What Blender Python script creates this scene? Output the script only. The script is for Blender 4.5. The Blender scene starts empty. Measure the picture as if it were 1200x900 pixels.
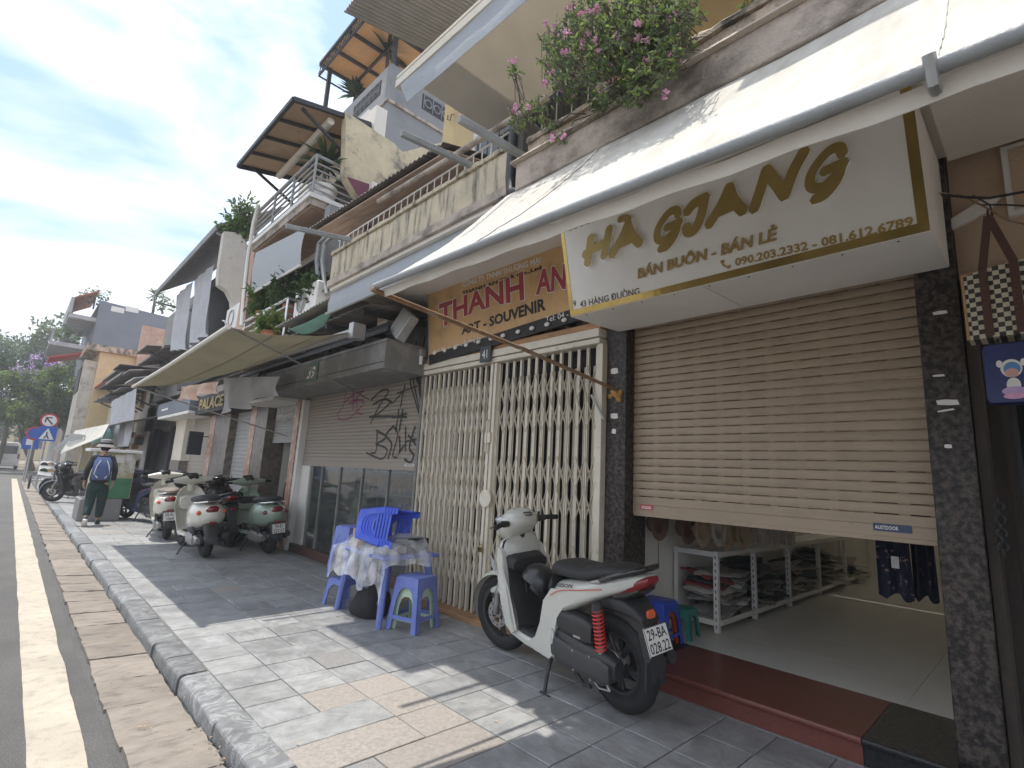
import bpy, bmesh, math, random
from mathutils import Vector as V, Matrix, Euler, noise
from mathutils.geometry import tessellate_polygon
from math import sin, cos, pi, radians as rad
random.seed(11)
scn = bpy.context.scene
COL = scn.collection

# ------------------------------------------------------------------ camera
H = 1.3
CR = (Matrix.Rotation(-0.75838, 3, 'Z') @ Matrix.Rotation(1.750781, 3, 'X') @ Matrix.Rotation(0.0534408, 3, 'Z'))
FPX = 605.66
cam = bpy.data.cameras.new('camera'); camo = bpy.data.objects.new('camera', cam); COL.objects.link(camo)
camo.matrix_world = Matrix.Translation((0, 0, H)) @ CR.to_4x4()
cam.sensor_width = 36; cam.lens = 36 * FPX / 1200; cam.clip_start = .05; cam.clip_end = 3000
scn.camera = camo

def at(u, v, x=None, y=None, z=None):
    """a point taken from image pixels: the sight line through photo point (u,v) met with the plane x, y or z"""
    d = CR @ V(((u - 600) / FPX, -(v - 450) / FPX, -1)); c = V((0, 0, H))
    for i, k in enumerate((x, y, z)):
        if k is not None: return c + d * ((k - c[i]) / d[i])

# ------------------------------------------------------------------ light
SUN_D = V((.035, -.11, -1)).normalized()          # travel direction of the light
sun = bpy.data.lights.new('sun', 'SUN'); sun.energy = 2.0; sun.angle = rad(.55); sun.color = (1, .95, .86)
so = bpy.data.objects.new('sun', sun); COL.objects.link(so)
so.rotation_euler = SUN_D.to_track_quat('-Z', 'Y').to_euler(); so.location = (0, 0, 30)
w = bpy.data.worlds.new('World'); scn.world = w; w.use_nodes = True
nt = w.node_tree; N = nt.nodes; L = nt.links; N.clear()
def nd(t, **k):
    n = N.new(t)
    for a, b in k.items(): setattr(n, a, b)
    return n
sky = nd('ShaderNodeTexSky'); sky.sky_type = 'NISHITA'; sky.sun_disc = False
sky.sun_elevation = math.asin(-SUN_D.z); sky.sun_rotation = math.atan2(-SUN_D.x, -SUN_D.y)
sky.air_density = 1.0; sky.dust_density = 1.5; sky.ozone_density = 1.5
tc = nd('ShaderNodeTexCoord'); mp = nd('ShaderNodeMapping'); mp.inputs['Scale'].default_value = (1, 1, 2.1)
mp.inputs['Rotation'].default_value = (.2, .1, .55); mp.inputs['Location'].default_value = (.35, .2, .1)
n1 = nd('ShaderNodeTexNoise'); n1.inputs['Scale'].default_value = 1.9; n1.inputs['Detail'].default_value = 8; n1.inputs['Roughness'].default_value = .56; n1.inputs['Distortion'].default_value = .35
rp = nd('ShaderNodeValToRGB'); rp.color_ramp.elements[0].position = .41; rp.color_ramp.elements[1].position = .60
# thin bright haze towards the horizon, as under any humid summer sky
sx = nd('ShaderNodeSeparateXYZ'); mr = nd('ShaderNodeMapRange'); mr.inputs[1].default_value = 0; mr.inputs[2].default_value = .42; mr.inputs[3].default_value = .38; mr.inputs[4].default_value = 0
mx = nd('ShaderNodeMath', operation='MAXIMUM'); mix = nd('ShaderNodeMixRGB'); mix.inputs[2].default_value = (5.75, 5.7, 5.65, 1)
base = nd('ShaderNodeMixRGB'); base.inputs[0].default_value = .6; base.inputs[2].default_value = (2.3, 3.3, 5.0, 1)
bg = nd('ShaderNodeBackground'); bg.inputs['Strength'].default_value = .12; out = nd('ShaderNodeOutputWorld')
L.new(tc.outputs['Generated'], mp.inputs[0]); L.new(mp.outputs[0], n1.inputs[0]); L.new(n1.outputs['Fac'], rp.inputs[0])
L.new(tc.outputs['Generated'], sx.inputs[0]); L.new(sx.outputs['Z'], mr.inputs[0]); L.new(rp.outputs[0], mx.inputs[0]); L.new(mr.outputs[0], mx.inputs[1])
L.new(sky.outputs[0], base.inputs[1]); L.new(mx.outputs[0], mix.inputs[0]); L.new(base.outputs[0], mix.inputs[1]); L.new(mix.outputs[0], bg.inputs[0]); L.new(bg.outputs[0], out.inputs[0])
vs = scn.view_settings; vs.view_transform = 'Standard'; vs.look = 'None'; vs.exposure = 1.25; vs.gamma = 1
scn.cycles.max_bounces = 9; scn.cycles.diffuse_bounces = 8; scn.cycles.glossy_bounces = 3; scn.cycles.transparent_max_bounces = 8

# ------------------------------------------------------------------ materials
MATS = {}
def mat(name, col, rough=.6, var=.18, scale=6, bump=.15, bscale=90, metal=0, col2=None, f2=(.5, .62), s2=3, st2=(1, 1, 1), rnd=0, spec=.5, coat=0, alpha=1, trans=0, emit=0, dist=0):
    """procedural surface: base colour with broad and fine variation, an optional second colour in patches (stains, veins, grain), relief"""
    if name in MATS: return MATS[name]
    m = bpy.data.materials.new(name); MATS[name] = m; m.use_nodes = True
    t = m.node_tree; n = t.nodes; l = t.links; b = n['Principled BSDF']
    b.inputs['Roughness'].default_value = rough; b.inputs['Metallic'].default_value = metal
    b.inputs['Specular IOR Level'].default_value = spec; b.inputs['Coat Weight'].default_value = coat; b.inputs['Coat Roughness'].default_value = .08
    b.inputs['Transmission Weight'].default_value = trans; b.inputs['Alpha'].default_value = alpha
    c = n.new('ShaderNodeTexCoord'); oi = n.new('ShaderNodeObjectInfo')
    add = n.new('ShaderNodeVectorMath'); add.operation = 'ADD'; mulr = n.new('ShaderNodeVectorMath'); mulr.operation = 'SCALE'; mulr.inputs[0].default_value = (13, 7, 5)
    l.new(oi.outputs['Random'], mulr.inputs['Scale']); l.new(c.outputs['Object'], add.inputs[0]); l.new(mulr.outputs[0], add.inputs[1])
    no = n.new('ShaderNodeTexNoise'); no.inputs['Scale'].default_value = scale; no.inputs['Detail'].default_value = 6; no.inputs['Roughness'].default_value = .62
    l.new(add.outputs[0], no.inputs[0])
    mr_ = n.new('ShaderNodeMapRange'); mr_.inputs[1].default_value = .3; mr_.inputs[2].default_value = .7; mr_.inputs[3].default_value = 1 - var; mr_.inputs[4].default_value = 1 + var
    l.new(no.outputs['Fac'], mr_.inputs[0])
    val = mr_.outputs[0]
    if rnd:
        r2 = n.new('ShaderNodeMapRange'); r2.inputs[3].default_value = 1 - rnd; r2.inputs[4].default_value = 1 + rnd; l.new(oi.outputs['Random'], r2.inputs[0])
        mm = n.new('ShaderNodeMath'); mm.operation = 'MULTIPLY'; l.new(val, mm.inputs[0]); l.new(r2.outputs[0], mm.inputs[1]); val = mm.outputs[0]
    src = n.new('ShaderNodeRGB'); src.outputs[0].default_value = (*col, 1); csrc = src.outputs[0]
    if col2:
        mp_ = n.new('ShaderNodeMapping'); mp_.inputs['Scale'].default_value = st2; l.new(add.outputs[0], mp_.inputs[0])
        n2 = n.new('ShaderNodeTexNoise'); n2.inputs['Scale'].default_value = s2; n2.inputs['Detail'].default_value = 7; n2.inputs['Roughness'].default_value = .65; n2.inputs['Distortion'].default_value = dist
        l.new(mp_.outputs[0], n2.inputs[0])
        rr = n.new('ShaderNodeValToRGB'); rr.color_ramp.elements[0].position = f2[0]; rr.color_ramp.elements[1].position = f2[1]
        if len(f2) > 2:                                  # a vein: the band between the two stops
            e = rr.color_ramp.elements.new(f2[2]); e.color = (0, 0, 0, 1)
        l.new(n2.outputs['Fac'], rr.inputs[0])
        mc = n.new('ShaderNodeMixRGB'); l.new(rr.outputs[0], mc.inputs[0]); l.new(csrc, mc.inputs[1]); mc.inputs[2].default_value = (*col2, 1); csrc = mc.outputs[0]
    vm = n.new('ShaderNodeVectorMath'); vm.operation = 'SCALE'; l.new(csrc, vm.inputs[0]); l.new(val, vm.inputs['Scale'])
    l.new(vm.outputs[0], b.inputs['Base Color'])
    if emit:
        l.new(vm.outputs[0], b.inputs['Emission Color']); b.inputs['Emission Strength'].default_value = emit
    if bump:
        nb = n.new('ShaderNodeTexNoise'); nb.inputs['Scale'].default_value = bscale; nb.inputs['Detail'].default_value = 5; l.new(add.outputs[0], nb.inputs[0])
        bp = n.new('ShaderNodeBump'); bp.inputs['Strength'].default_value = bump; bp.inputs['Distance'].default_value = .02; l.new(nb.outputs['Fac'], bp.inputs['Height']); l.new(bp.outputs[0], b.inputs['Normal'])
        rg = n.new('ShaderNodeMapRange'); rg.inputs[1].default_value = .3; rg.inputs[2].default_value = .7; rg.inputs[3].default_value = max(.02, rough * .8); rg.inputs[4].default_value = min(1, rough * 1.2)
        l.new(no.outputs['Fac'], rg.inputs[0]); l.new(rg.outputs[0], b.inputs['Roughness'])
    return m
def cloth(name, col, tr=.35, **k):
    """thin sheet that lets some daylight through"""
    m = mat(name, col, .85, **k); t = m.node_tree; b = t.nodes['Principled BSDF']; o = t.nodes['Material Output']
    tl = t.nodes.new('ShaderNodeBsdfTranslucent'); ms = t.nodes.new('ShaderNodeMixShader'); ms.inputs[0].default_value = tr
    s = b.inputs['Base Color'].links[0].from_socket; t.links.new(s, tl.inputs[0]); t.links.new(b.outputs[0], ms.inputs[1]); t.links.new(tl.outputs[0], ms.inputs[2]); t.links.new(ms.outputs[0], o.inputs[0])
    return m

M = dict(
 asphalt=mat('asphalt', (.125, .12, .115), .9, .25, 1.6, .8, 260, col2=(.235, .23, .22), s2=150, f2=(.50, .64)),
 paint=mat('road_paint', (.50, .445, .36), .85, .14, 3, .5, 180, col2=(.30, .27, .235), s2=11, f2=(.50, .78)),
 gutter=mat('gutter_stone', (.27, .235, .20), .9, .2, 5, .5, 130, col2=(.17, .15, .13), s2=7, f2=(.52, .68), rnd=.13),
 dirt=mat('grit', (.26, .21, .16), .95, .35, 20, .8, 120),
 kerb=mat('kerb_marble', (.165, .168, .172), .55, .3, 7, .3, 100, col2=(.27, .275, .275), s2=4, f2=(.46, .51, .56), st2=(1, 1, 1), dist=1.2, rnd=.2),
 tile=mat('marble_tile', (.252, .254, .256), .5, .22, 6, .3, 110, col2=(.33, .33, .33), s2=4.5, f2=(.40, .64), st2=(2.6, 1, 1), dist=1.6, rnd=.15),
 tile2=mat('marble_tile_pale', (.32, .32, .315), .55, .18, 8, .3, 110, col2=(.245, .25, .255), s2=5, f2=(.42, .66), st2=(1, 2.4, 1), dist=1.8, rnd=.12),
 tile3=mat('granite_tile_tan', (.31, .28, .255), .7, .2, 50, .3, 160, rnd=.08),
 tile4=mat('granite_tile_grey', (.235, .23, .225), .7, .22, 60, .3, 160, rnd=.08),
 grout=mat('grout', (.16, .15, .14), .95, .2, 20),
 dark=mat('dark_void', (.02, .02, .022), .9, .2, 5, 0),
 plaster=mat('old_plaster', (.55, .50, .43), .9, .12, 3, .35, 60, col2=(.30, .27, .23), s2=2.2, f2=(.52, .72)),
 granite=mat('dark_granite', (.085, .068, .058), .42, .45, 45, .12, 120, col2=(.022, .019, .018), s2=34, f2=(.40, .58), spec=.28),
 black_stone=mat('black_stone', (.018, .018, .020), .3, .3, 30, .1, 60, spec=.35),
 red_stone=mat('red_stone', (.155, .045, .032), .38, .22, 70, .1, 60, coat=.1),
 shutter=mat('shutter_tan', (.37, .285, .20), .5, .08, 3, .12, 40, col2=(.295, .225, .155), s2=1.8, f2=(.50, .78), st2=(1, 3, 8), rnd=.045),
 shutter_b=mat('shutter_brown', (.35, .30, .25), .55, .08, 3, .08, 40, rnd=.04),
 shutter_g=mat('shutter_grey', (.38, .375, .36), .6, .1, 4, .08, 40, rnd=.04),
 cream=mat('cream_paint', (.68, .62, .51), .5, .1, 4, .1, 60, col2=(.42, .35, .26), s2=9, f2=(.6, .74)),
 creamsheet=mat('cream_sheet', (.60, .54, .44), .6, .12, 5, .15, 60, col2=(.2, .17, .14), s2=6, f2=(.63, .78)),
 white=mat('white_panel', (.85, .825, .775), .5, .04, 3, .06, 80),
 white2=mat('white_paint', (.74, .72, .68), .6, .07, 4, .15, 80),
 gold=mat('gold', (.46, .34, .12), .22, .25, 3, .08, 20, metal=.9),
 goldtext=mat('gold_print', (.38, .25, .08), .5, .08, 5, 0),
 goldpaint=mat('gold_paint', (.37, .265, .085), .4, .15, 6, .05, 30, metal=.35),
 browntext=mat('brown_print', (.13, .10, .07), .6, .1, 5, 0),
 kraft=mat('tan_board', (.60, .37, .17), .55, .1, 3, .08, 60, col2=(.44, .27, .13), s2=4, f2=(.5, .7)),
 redtext=mat('red_print', (.36, .05, .06), .5, .12, 8, 0),
 ink=mat('black_print', (.025, .022, .02), .6, .1, 5, 0),
 paper=mat('white_print', (.76, .74, .70), .7, .05, 5, 0),
 canvas=cloth('white_canvas', (.60, .575, .515), .12, var=.07, scale=2.5, bump=.3, bscale=14, col2=(.40, .365, .31), s2=2.6, f2=(.50, .80), st2=(.6, 2.5, .6)),
 greycloth=cloth('grey_cloth', (.46, .49, .52), .25, var=.07, scale=3, bump=.2, bscale=40),
 drape=cloth('pale_drape', (.70, .70, .715), .4, var=.1, scale=3, bump=.3, bscale=20),
 tancanvas=cloth('tan_canvas', (.40, .375, .29), .42, var=.1, scale=3, bump=.15, bscale=200),
 blind=cloth('woven_blind', (.58, .60, .61), .35, var=.06, scale=30, bump=.25, bscale=250),
 orangecloth=cloth('orange_polycarbonate', (.56, .385, .215), .38, var=.08, scale=3, bump=.1, bscale=30),
 sheer=cloth('sheer_canvas', (.78, .74, .66), .28, var=.05, scale=3, bump=.1, bscale=120),
 board=mat('ceiling_board', (.62, .47, .385), .75, .12, 4, .2, 60, st2=(1, 1, 12), col2=(.50, .37, .29), s2=3),
 tancan=cloth('tan_roof_sheet', (.44, .345, .25), .3, var=.12, scale=2, bump=.1, bscale=40, col2=(.34, .27, .2), s2=2),
 turq=cloth('turquoise_tarp', (.30, .56, .50), .3, var=.1, scale=4, bump=.2, bscale=30),
 steel=mat('stainless_steel', (.62, .62, .62), .28, .08, 5, .05, 40, metal=.95),
 galv=mat('galvanised', (.42, .42, .41), .45, .15, 6, .1, 40, metal=.6),
 rust=mat('rusty_pole', (.29, .175, .10), .75, .3, 14, .4, 90, col2=(.40, .33, .25), s2=6, f2=(.5, .65)),
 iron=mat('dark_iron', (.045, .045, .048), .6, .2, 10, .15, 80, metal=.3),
 gpole=mat('grey_pole', (.30, .31, .31), .6, .15, 8, .15, 80),
 wood=mat('weathered_wood', (.42, .24, .12), .7, .2, 4, .2, 60, st2=(1, 1, 12), col2=(.29, .15, .08), s2=3),
 salmon=mat('salmon_wall', (.46, .30, .22), .85, .15, 4, .3, 60, col2=(.55, .45, .38), s2=3, f2=(.5, .7)),
 beigewall=mat('beige_wall', (.50, .37, .265), .85, .1, 4, .3, 60, col2=(.40, .27, .18), s2=3, f2=(.55, .75)),
 yellowwall=mat('yellow_wall', (.60, .47, .26), .85, .08, 3, .25, 60),
 soffit=mat('painted_soffit', (.74, .70, .63), .85, .06, 3, .2, 60),
 moss=mat('stained_parapet', (.53, .46, .335), .9, .18, 5, .5, 70, col2=(.085, .08, .068), s2=4, f2=(.49, .68), st2=(3.2, 3.2, .45)),
 moss2=mat('stained_parapet_pale', (.50, .40, .30), .9, .25, 6, .7, 70, col2=(.085, .075, .062), s2=3.4, f2=(.44, .62), st2=(1.2, 1.2, .8)),
 ledge=mat('stained_ledge', (.47, .40, .34), .9, .2, 6, .6, 60, col2=(.17, .14, .115), s2=5, f2=(.45, .66), st2=(1.6, .7, 1)),
 greywall=mat('grey_wall', (.25, .255, .26), .9, .08, 3, .3, 60, col2=(.19, .19, .195), s2=2, f2=(.5, .75)),
 whitewall=mat('white_wall', (.36, .365, .365), .9, .07, 3, .3, 60, col2=(.5, .49, .47), s2=2, f2=(.52, .75)),
 bluegrey=mat('blue_grey_wall', (.20, .215, .245), .9, .07, 1.2, .3, 30, col2=(.15, .16, .185), s2=.6, f2=(.45, .7)),
 canopy=mat('canopy_grey', (.20, .19, .175), .7, .15, 5, .1, 60, col2=(.28, .27, .25), s2=5, f2=(.5, .7)),
 corr=mat('corrugated_sheet', (.19, .165, .155), .7, .2, 5, .15, 60, col2=(.11, .09, .08), s2=6, f2=(.5, .7)),
 corrg=mat('grey_sheet', (.35, .34, .33), .6, .15, 5, .15, 60),
 marble=mat('brown_marble', (.20, .165, .14), .4, .3, 12, .1, 60, col2=(.12, .1, .085), s2=9, f2=(.45, .6)),
 redmarble=mat('red_marble', (.40, .23, .16), .4, .3, 12, .1, 60, col2=(.55, .42, .33), s2=9, f2=(.5, .6)),
 brick=mat('clay_tile', (.42, .17, .10), .85, .25, 4, .4, 30),
 glass=mat('shop_glass', (.55, .6, .6), .04, .02, 3, 0, trans=.92, spec=.6),
 darkglass=mat('dark_glass', (.025, .03, .035), .07, .1, 3, 0, spec=.8),
 floor=mat('shop_floor', (.66, .645, .60), .34, .05, 3, 0),
 inwall=mat('shop_wall', (.78, .76, .71), .8, .06, 3, .15, 60),
 bag=cloth('plastic_bag', (.60, .60, .60), .4, var=.25, scale=9, bump=.6, bscale=14),
 rubber=mat('rubber', (.015, .015, .016), .8, .2, 20, .25, 90),
 blackp=mat('black_plastic', (.030, .030, .031), .48, .15, 12, .12, 140),
 blackg=mat('gloss_black', (.018, .018, .019), .16, .1, 5, 0, coat=.5),
 seat=mat('seat_vinyl', (.026, .026, .027), .62, .12, 14, .2, 260),
 alloy=mat('alloy', (.40, .39, .38), .42, .2, 14, .1, 60, metal=.8),
 chrome=mat('chrome', (.7, .7, .7), .1, .05, 5, 0, metal=1),
 redspring=mat('red_spring', (.55, .035, .03), .4, .1, 12, 0),
 tail=mat('tail_lens', (.20, .008, .012), .12, .15, 9, 0, coat=.7),
 lens=mat('clear_lens', (.45, .46, .48), .08, .3, 30, 0, coat=.8, metal=.4),
 sage=mat('sage_grey_paint', (.53, .53, .48), .25, .03, 6, .01, 30, coat=.6),
 palegreen=mat('pale_green_paint', (.30, .375, .295), .25, .03, 6, .01, 30, coat=.6),
 ivory=mat('ivory_paint', (.66, .635, .55), .25, .03, 6, .01, 30, coat=.6),
 maroon=mat('maroon_paint', (.14, .022, .025), .25, .1, 6, .01, 30, coat=.6),
 bluep=mat('dark_blue_paint', (.05, .06, .12), .25, .1, 6, .01, 30, coat=.6),
 greenp=mat('light_green_paint', (.30, .55, .26), .4, .1, 6, .01, 30),
 blue=mat('blue_plastic', (.035, .085, .56), .42, .1, 7, .06, 120, col2=(.10, .16, .60), s2=5, f2=(.5, .75)),
 blue2=mat('faded_blue_plastic', (.16, .21, .52), .5, .12, 7, .06, 120, col2=(.10, .13, .42), s2=6, f2=(.5, .75)),
 mint=mat('mint_plastic', (.50, .62, .46), .5, .1, 7, .06, 120),
 teal=mat('teal_plastic', (.03, .22, .19), .5, .1, 7, .06, 120),
 orange=mat('orange_plastic', (.65, .12, .04), .45, .1, 6, .05, 60),
 card=mat('cardboard', (.48, .31, .16), .85, .12, 5, .15, 60),
 skin=mat('skin', (.42, .26, .18), .55, .08, 10, .1, 90),
 navy=mat('navy_fabric', (.012, .016, .035), .9, .2, 14, .3, 160),
 blackf=mat('black_fabric', (.018, .018, .021), .9, .25, 14, .3, 160),
 greenf=mat('dark_green_fabric', (.010, .032, .031), .85, .25, 10, .3, 120),
 backpack=mat('blue_backpack_fabric', (.065, .10, .235), .8, .2, 14, .3, 160),
 hatf=mat('grey_hat_fabric', (.28, .26, .26), .9, .15, 14, .3, 160),
 bark=mat('bark', (.12, .10, .085), .95, .3, 8, .7, 40),
)
def leafmat(name, c, c2):
    m = cloth(name, c, .5, var=.35, scale=1.3, bump=0, col2=c2, s2=2.2, f2=(.4, .62)); return m
M['leaf'] = leafmat('leaf_green', (.11, .18, .05), (.05, .095, .028))
M['leafd'] = leafmat('leaf_dark', (.075, .12, .045), (.035, .065, .026))
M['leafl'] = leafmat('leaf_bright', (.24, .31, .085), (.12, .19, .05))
M['leafg'] = leafmat('leaf_greyish', (.19, .245, .13), (.09, .13, .06))
M['pink'] = mat('pink_petal', (.70, .36, .52), .7, .15, 20, 0)
M['purple'] = mat('purple_petal', (.52, .36, .60), .7, .15, 20, 0)

# ------------------------------------------------------------------ mesh building
class MB:
    def __init__(s): s.v = []; s.f = []
    def add(s, vs, fs):
        o = len(s.v); s.v += [V(p) for p in vs]; s.f += [tuple(i + o for i in f) for f in fs]; return s
    def box(s, x0, x1, y0, y1, z0, z1, m=None):
        p = [V((x, y, z)) for x in (x0, x1) for y in (y0, y1) for z in (z0, z1)]
        if m is not None: p = [m @ q for q in p]
        return s.add(p, [(0, 1, 3, 2), (4, 6, 7, 5), (0, 4, 5, 1), (2, 3, 7, 6), (0, 2, 6, 4), (1, 5, 7, 3)])
    def bar(s, a, b, w, h, up=(0, 0, 1)):
        a = V(a); b = V(b); d = (b - a).normalized(); u = V(up)
        if abs(d.dot(u)) > .98: u = V((1, 0, 0))
        r = d.cross(u).normalized(); u = r.cross(d)
        p = [c + r * i * w / 2 + u * j * h / 2 for c in (a, b) for i, j in ((-1, -1), (1, -1), (1, 1), (-1, 1))]
        return s.add(p, [(0, 1, 2, 3), (7, 6, 5, 4), (0, 4, 5, 1), (1, 5, 6, 2), (2, 6, 7, 3), (3, 7, 4, 0)])
    def tube(s, pts, r, n=8, caps=True, flat=1.0):
        pts = [V(p) for p in pts]; R = r if isinstance(r, (list, tuple)) else [r] * len(pts)
        t0 = (pts[1] - pts[0]).normalized(); u = t0.orthogonal().normalized(); rings = []
        for i, p in enumerate(pts):
            t = ((pts[min(i + 1, len(pts) - 1)] - pts[max(i - 1, 0)])).normalized()
            u = (u - t * u.dot(t)).normalized(); q = t.cross(u)
            rings.append([p + (u * cos(2 * pi * k / n) + q * sin(2 * pi * k / n) * flat) * R[i] for k in range(n)])
        return s.loft(rings, caps)
    def loft(s, rings, caps=True, closed=True):
        n = len(rings[0]); vs = [p for r in rings for p in r]; fs = []
        for i in range(len(rings) - 1):
            for k in range(n if closed else n - 1):
                a = i * n + k; b = i * n + (k + 1) % n; fs.append((a, b, b + n, a + n))
        if caps and closed: fs += [tuple(range(n - 1, -1, -1)), tuple((len(rings) - 1) * n + k for k in range(n))]
        return s.add(vs, fs)
    def lathe(s, prof, o=(0, 0, 0), ax='z', n=20, a0=0, a1=2 * pi):
        full = abs(a1 - a0 - 2 * pi) < 1e-6; o = V(o); rings = []; c = n if full else n + 1
        for (r, h) in prof:
            ring = []
            for k in range(c):
                a = a0 + (a1 - a0) * k / n; x, y = r * cos(a), r * sin(a)
                ring.append(o + V({'z': (x, y, h), 'x': (h, x, y), 'y': (x, h, y)}[ax]))
            rings.append(ring)
        return s.loft(rings, False, full)
    def torus(s, R, r, o, ax='y', n=28, m=10, sx=1.0):
        return s.lathe([(R + r * cos(2 * pi * k / m), sx * r * sin(2 * pi * k / m)) for k in range(m + 1)], o, ax, n)
    def poly(s, pts2, fn, d):
        """extruded outline: fn(a,b,depth) -> point, from depth 0 to d"""
        n = len(pts2); tri = tessellate_polygon([[V((a, b, 0)) for a, b in pts2]])
        f = [fn(a, b, 0) for a, b in pts2]; g = [fn(a, b, d) for a, b in pts2]
        return s.add(f + g, [tuple(t) for t in tri] + [tuple(n + i for i in reversed(t)) for t in tri] + [(i, (i + 1) % n, n + (i + 1) % n, n + i) for i in range(n)])
    def grid(s, fn, nu, nv, th=None):
        P = [[V(fn(i / nu, j / nv)) for j in range(nv + 1)] for i in range(nu + 1)]
        w = nv + 1; fs = [(i * w + j, (i + 1) * w + j, (i + 1) * w + j + 1, i * w + j + 1) for i in range(nu) for j in range(nv)]
        flat = [p for r in P for p in r]
        if th is None: return s.add(flat, fs)
        t = V(th); m = len(flat); b = [p + t for p in flat]
        fs2 = fs + [tuple(m + k for k in reversed(f)) for f in fs]
        edge = [i * w for i in range(nu + 1)] + [nu * w + j for j in range(1, nv + 1)] + [i * w + nv for i in range(nu - 1, -1, -1)] + [j for j in range(nv - 1, 0, -1)]
        for a, c in zip(edge, edge[1:] + edge[:1]): fs2.append((a, c, m + c, m + a))
        return s.add(flat + b, fs2)
    def ell(s, c, r, n=12, m=8, rot=None):
        c = V(c); rings = []
        for i in range(1, m):
            a = pi * i / m; rings.append([V((r[0] * sin(a) * cos(2 * pi * k / n), r[1] * sin(a) * sin(2 * pi * k / n), r[2] * cos(a))) for k in range(n)])
        rings = [[c + (rot @ p if rot else p) for p in R] for R in rings]
        return s.loft(rings, True)
    def rbox(s, st, n=16, e=3.2, ax='x'):
        """superelliptic loft through stations (pos, centre b, centre c, half b, half c)"""
        rings = []
        for (p, cb, cc, hb, hc) in st:
            ring = []
            for k in range(n):
                a = 2 * pi * (k + .5) / n; ca, sa = cos(a), sin(a)
                b = cb + hb * math.copysign(abs(ca) ** (2 / e), ca); c = cc + hc * math.copysign(abs(sa) ** (2 / e), sa)
                ring.append(V({'x': (p, b, c), 'y': (b, p, c), 'z': (b, c, p)}[ax]))
            rings.append(ring)
        return s.loft(rings, True)
    def mesh(s, name, o=V((0, 0, 0)), smooth=True, ang=38):
        me = bpy.data.meshes.new(name); me.from_pydata([tuple(p - o) for p in s.v], [], s.f); me.validate()
        bm = bmesh.new(); bm.from_mesh(me); bmesh.ops.recalc_face_normals(bm, faces=bm.faces); bm.to_mesh(me); bm.free()
        if smooth:
            me.shade_smooth(); me.set_sharp_from_angle(angle=rad(ang))
        return me
def origin(o):
    p = V((0, 0, 0))
    while o is not None: p = p + o.location; o = o.parent
    return p
def link(name, me, m, parent=None, loc=None):
    o = bpy.data.objects.new(name, me); COL.objects.link(o)
    if parent is not None: o.parent = parent
    if loc is not None: o.location = loc
    if m is not None and me is not None and not me.materials: me.materials.append(M[m] if isinstance(m, str) else m)
    return o
def part(name, mb, m, parent, bevel=0, smooth=True, label=None, kind=None, ang=38):
    """a part given in world coordinates (its thing stands unrotated)"""
    o = link(name, mb.mesh(name, origin(parent) if parent else V((0, 0, 0)), smooth, ang), m, parent)
    if bevel: bev(o, bevel)
    if label: o['label'] = label
    if kind: o['kind'] = kind
    return o
def bev(o, w, seg=2):
    b = o.modifiers.new('bevel', 'BEVEL'); b.width = w; b.segments = seg; b.limit_method = 'ANGLE'; b.angle_limit = rad(40)
    return o
def tag(o, label, cat, group=None):
    o['label'] = label; o['category'] = cat
    if group: o['group'] = group
    return o
def thing(name, label, cat, loc=(0, 0, 0), rz=0, group=None):
    o = bpy.data.objects.new(name, None); COL.objects.link(o); o.location = loc; o.rotation_euler = (0, 0, rz); o.empty_display_size = .2
    return tag(o, label, cat, group)
def single(name, mb, m, label, cat, loc=None, group=None, bevel=0, smooth=True):
    loc = V(loc) if loc is not None else sum(mb.v, V((0, 0, 0))) / len(mb.v)
    if True: loc.z = min(p.z for p in mb.v)
    o = link(name, mb.mesh(name, loc, smooth), m, None, loc)
    if bevel: bev(o, bevel)
    return tag(o, label, cat, group)
def struct(name, mb, m, parent=None, smooth=False):
    o = link(name, mb.mesh(name, smooth=smooth), m, parent)
    if parent is None: o['kind'] = 'structure'
    return o
def dup(src, loc, rz=0, label=None, scale=None):
    r = src.copy(); COL.objects.link(r); r.location = loc; r.rotation_euler = (src.rotation_euler[0], src.rotation_euler[1], rz)
    if label: r['label'] = label
    if scale: r.scale = scale
    for ch in list(src.children):
        c = ch.copy(); COL.objects.link(c); c.parent = r
        for g in ch.children:
            d = g.copy(); COL.objects.link(d); d.parent = c
    return r
def text2d(s, bold=0, shear=0, space=1.0, res=2):
    cu = bpy.data.curves.new('t', 'FONT'); cu.body = s; cu.size = 1; cu.offset = bold; cu.shear = shear; cu.space_character = space; cu.resolution_u = res; cu.fill_mode = 'FRONT'
    o = bpy.data.objects.new('t', cu); COL.objects.link(o); bpy.context.view_layer.update()
    me = o.evaluated_get(bpy.context.evaluated_depsgraph_get()).to_mesh()
    v = [(p.co.x, p.co.y) for p in me.vertices]; f = [tuple(p.vertices) for p in me.polygons]
    o.evaluated_get(bpy.context.evaluated_depsgraph_get()).to_mesh_clear(); bpy.data.objects.remove(o); bpy.data.curves.remove(cu)
    x0 = min(p[0] for p in v); x1 = max(p[0] for p in v); y0 = min(p[1] for p in v); y1 = max(p[1] for p in v)
    return [((a - x0) / (x1 - x0), (b - y0) / (y1 - y0)) for a, b in v], f, (x1 - x0) / (y1 - y0)
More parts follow.
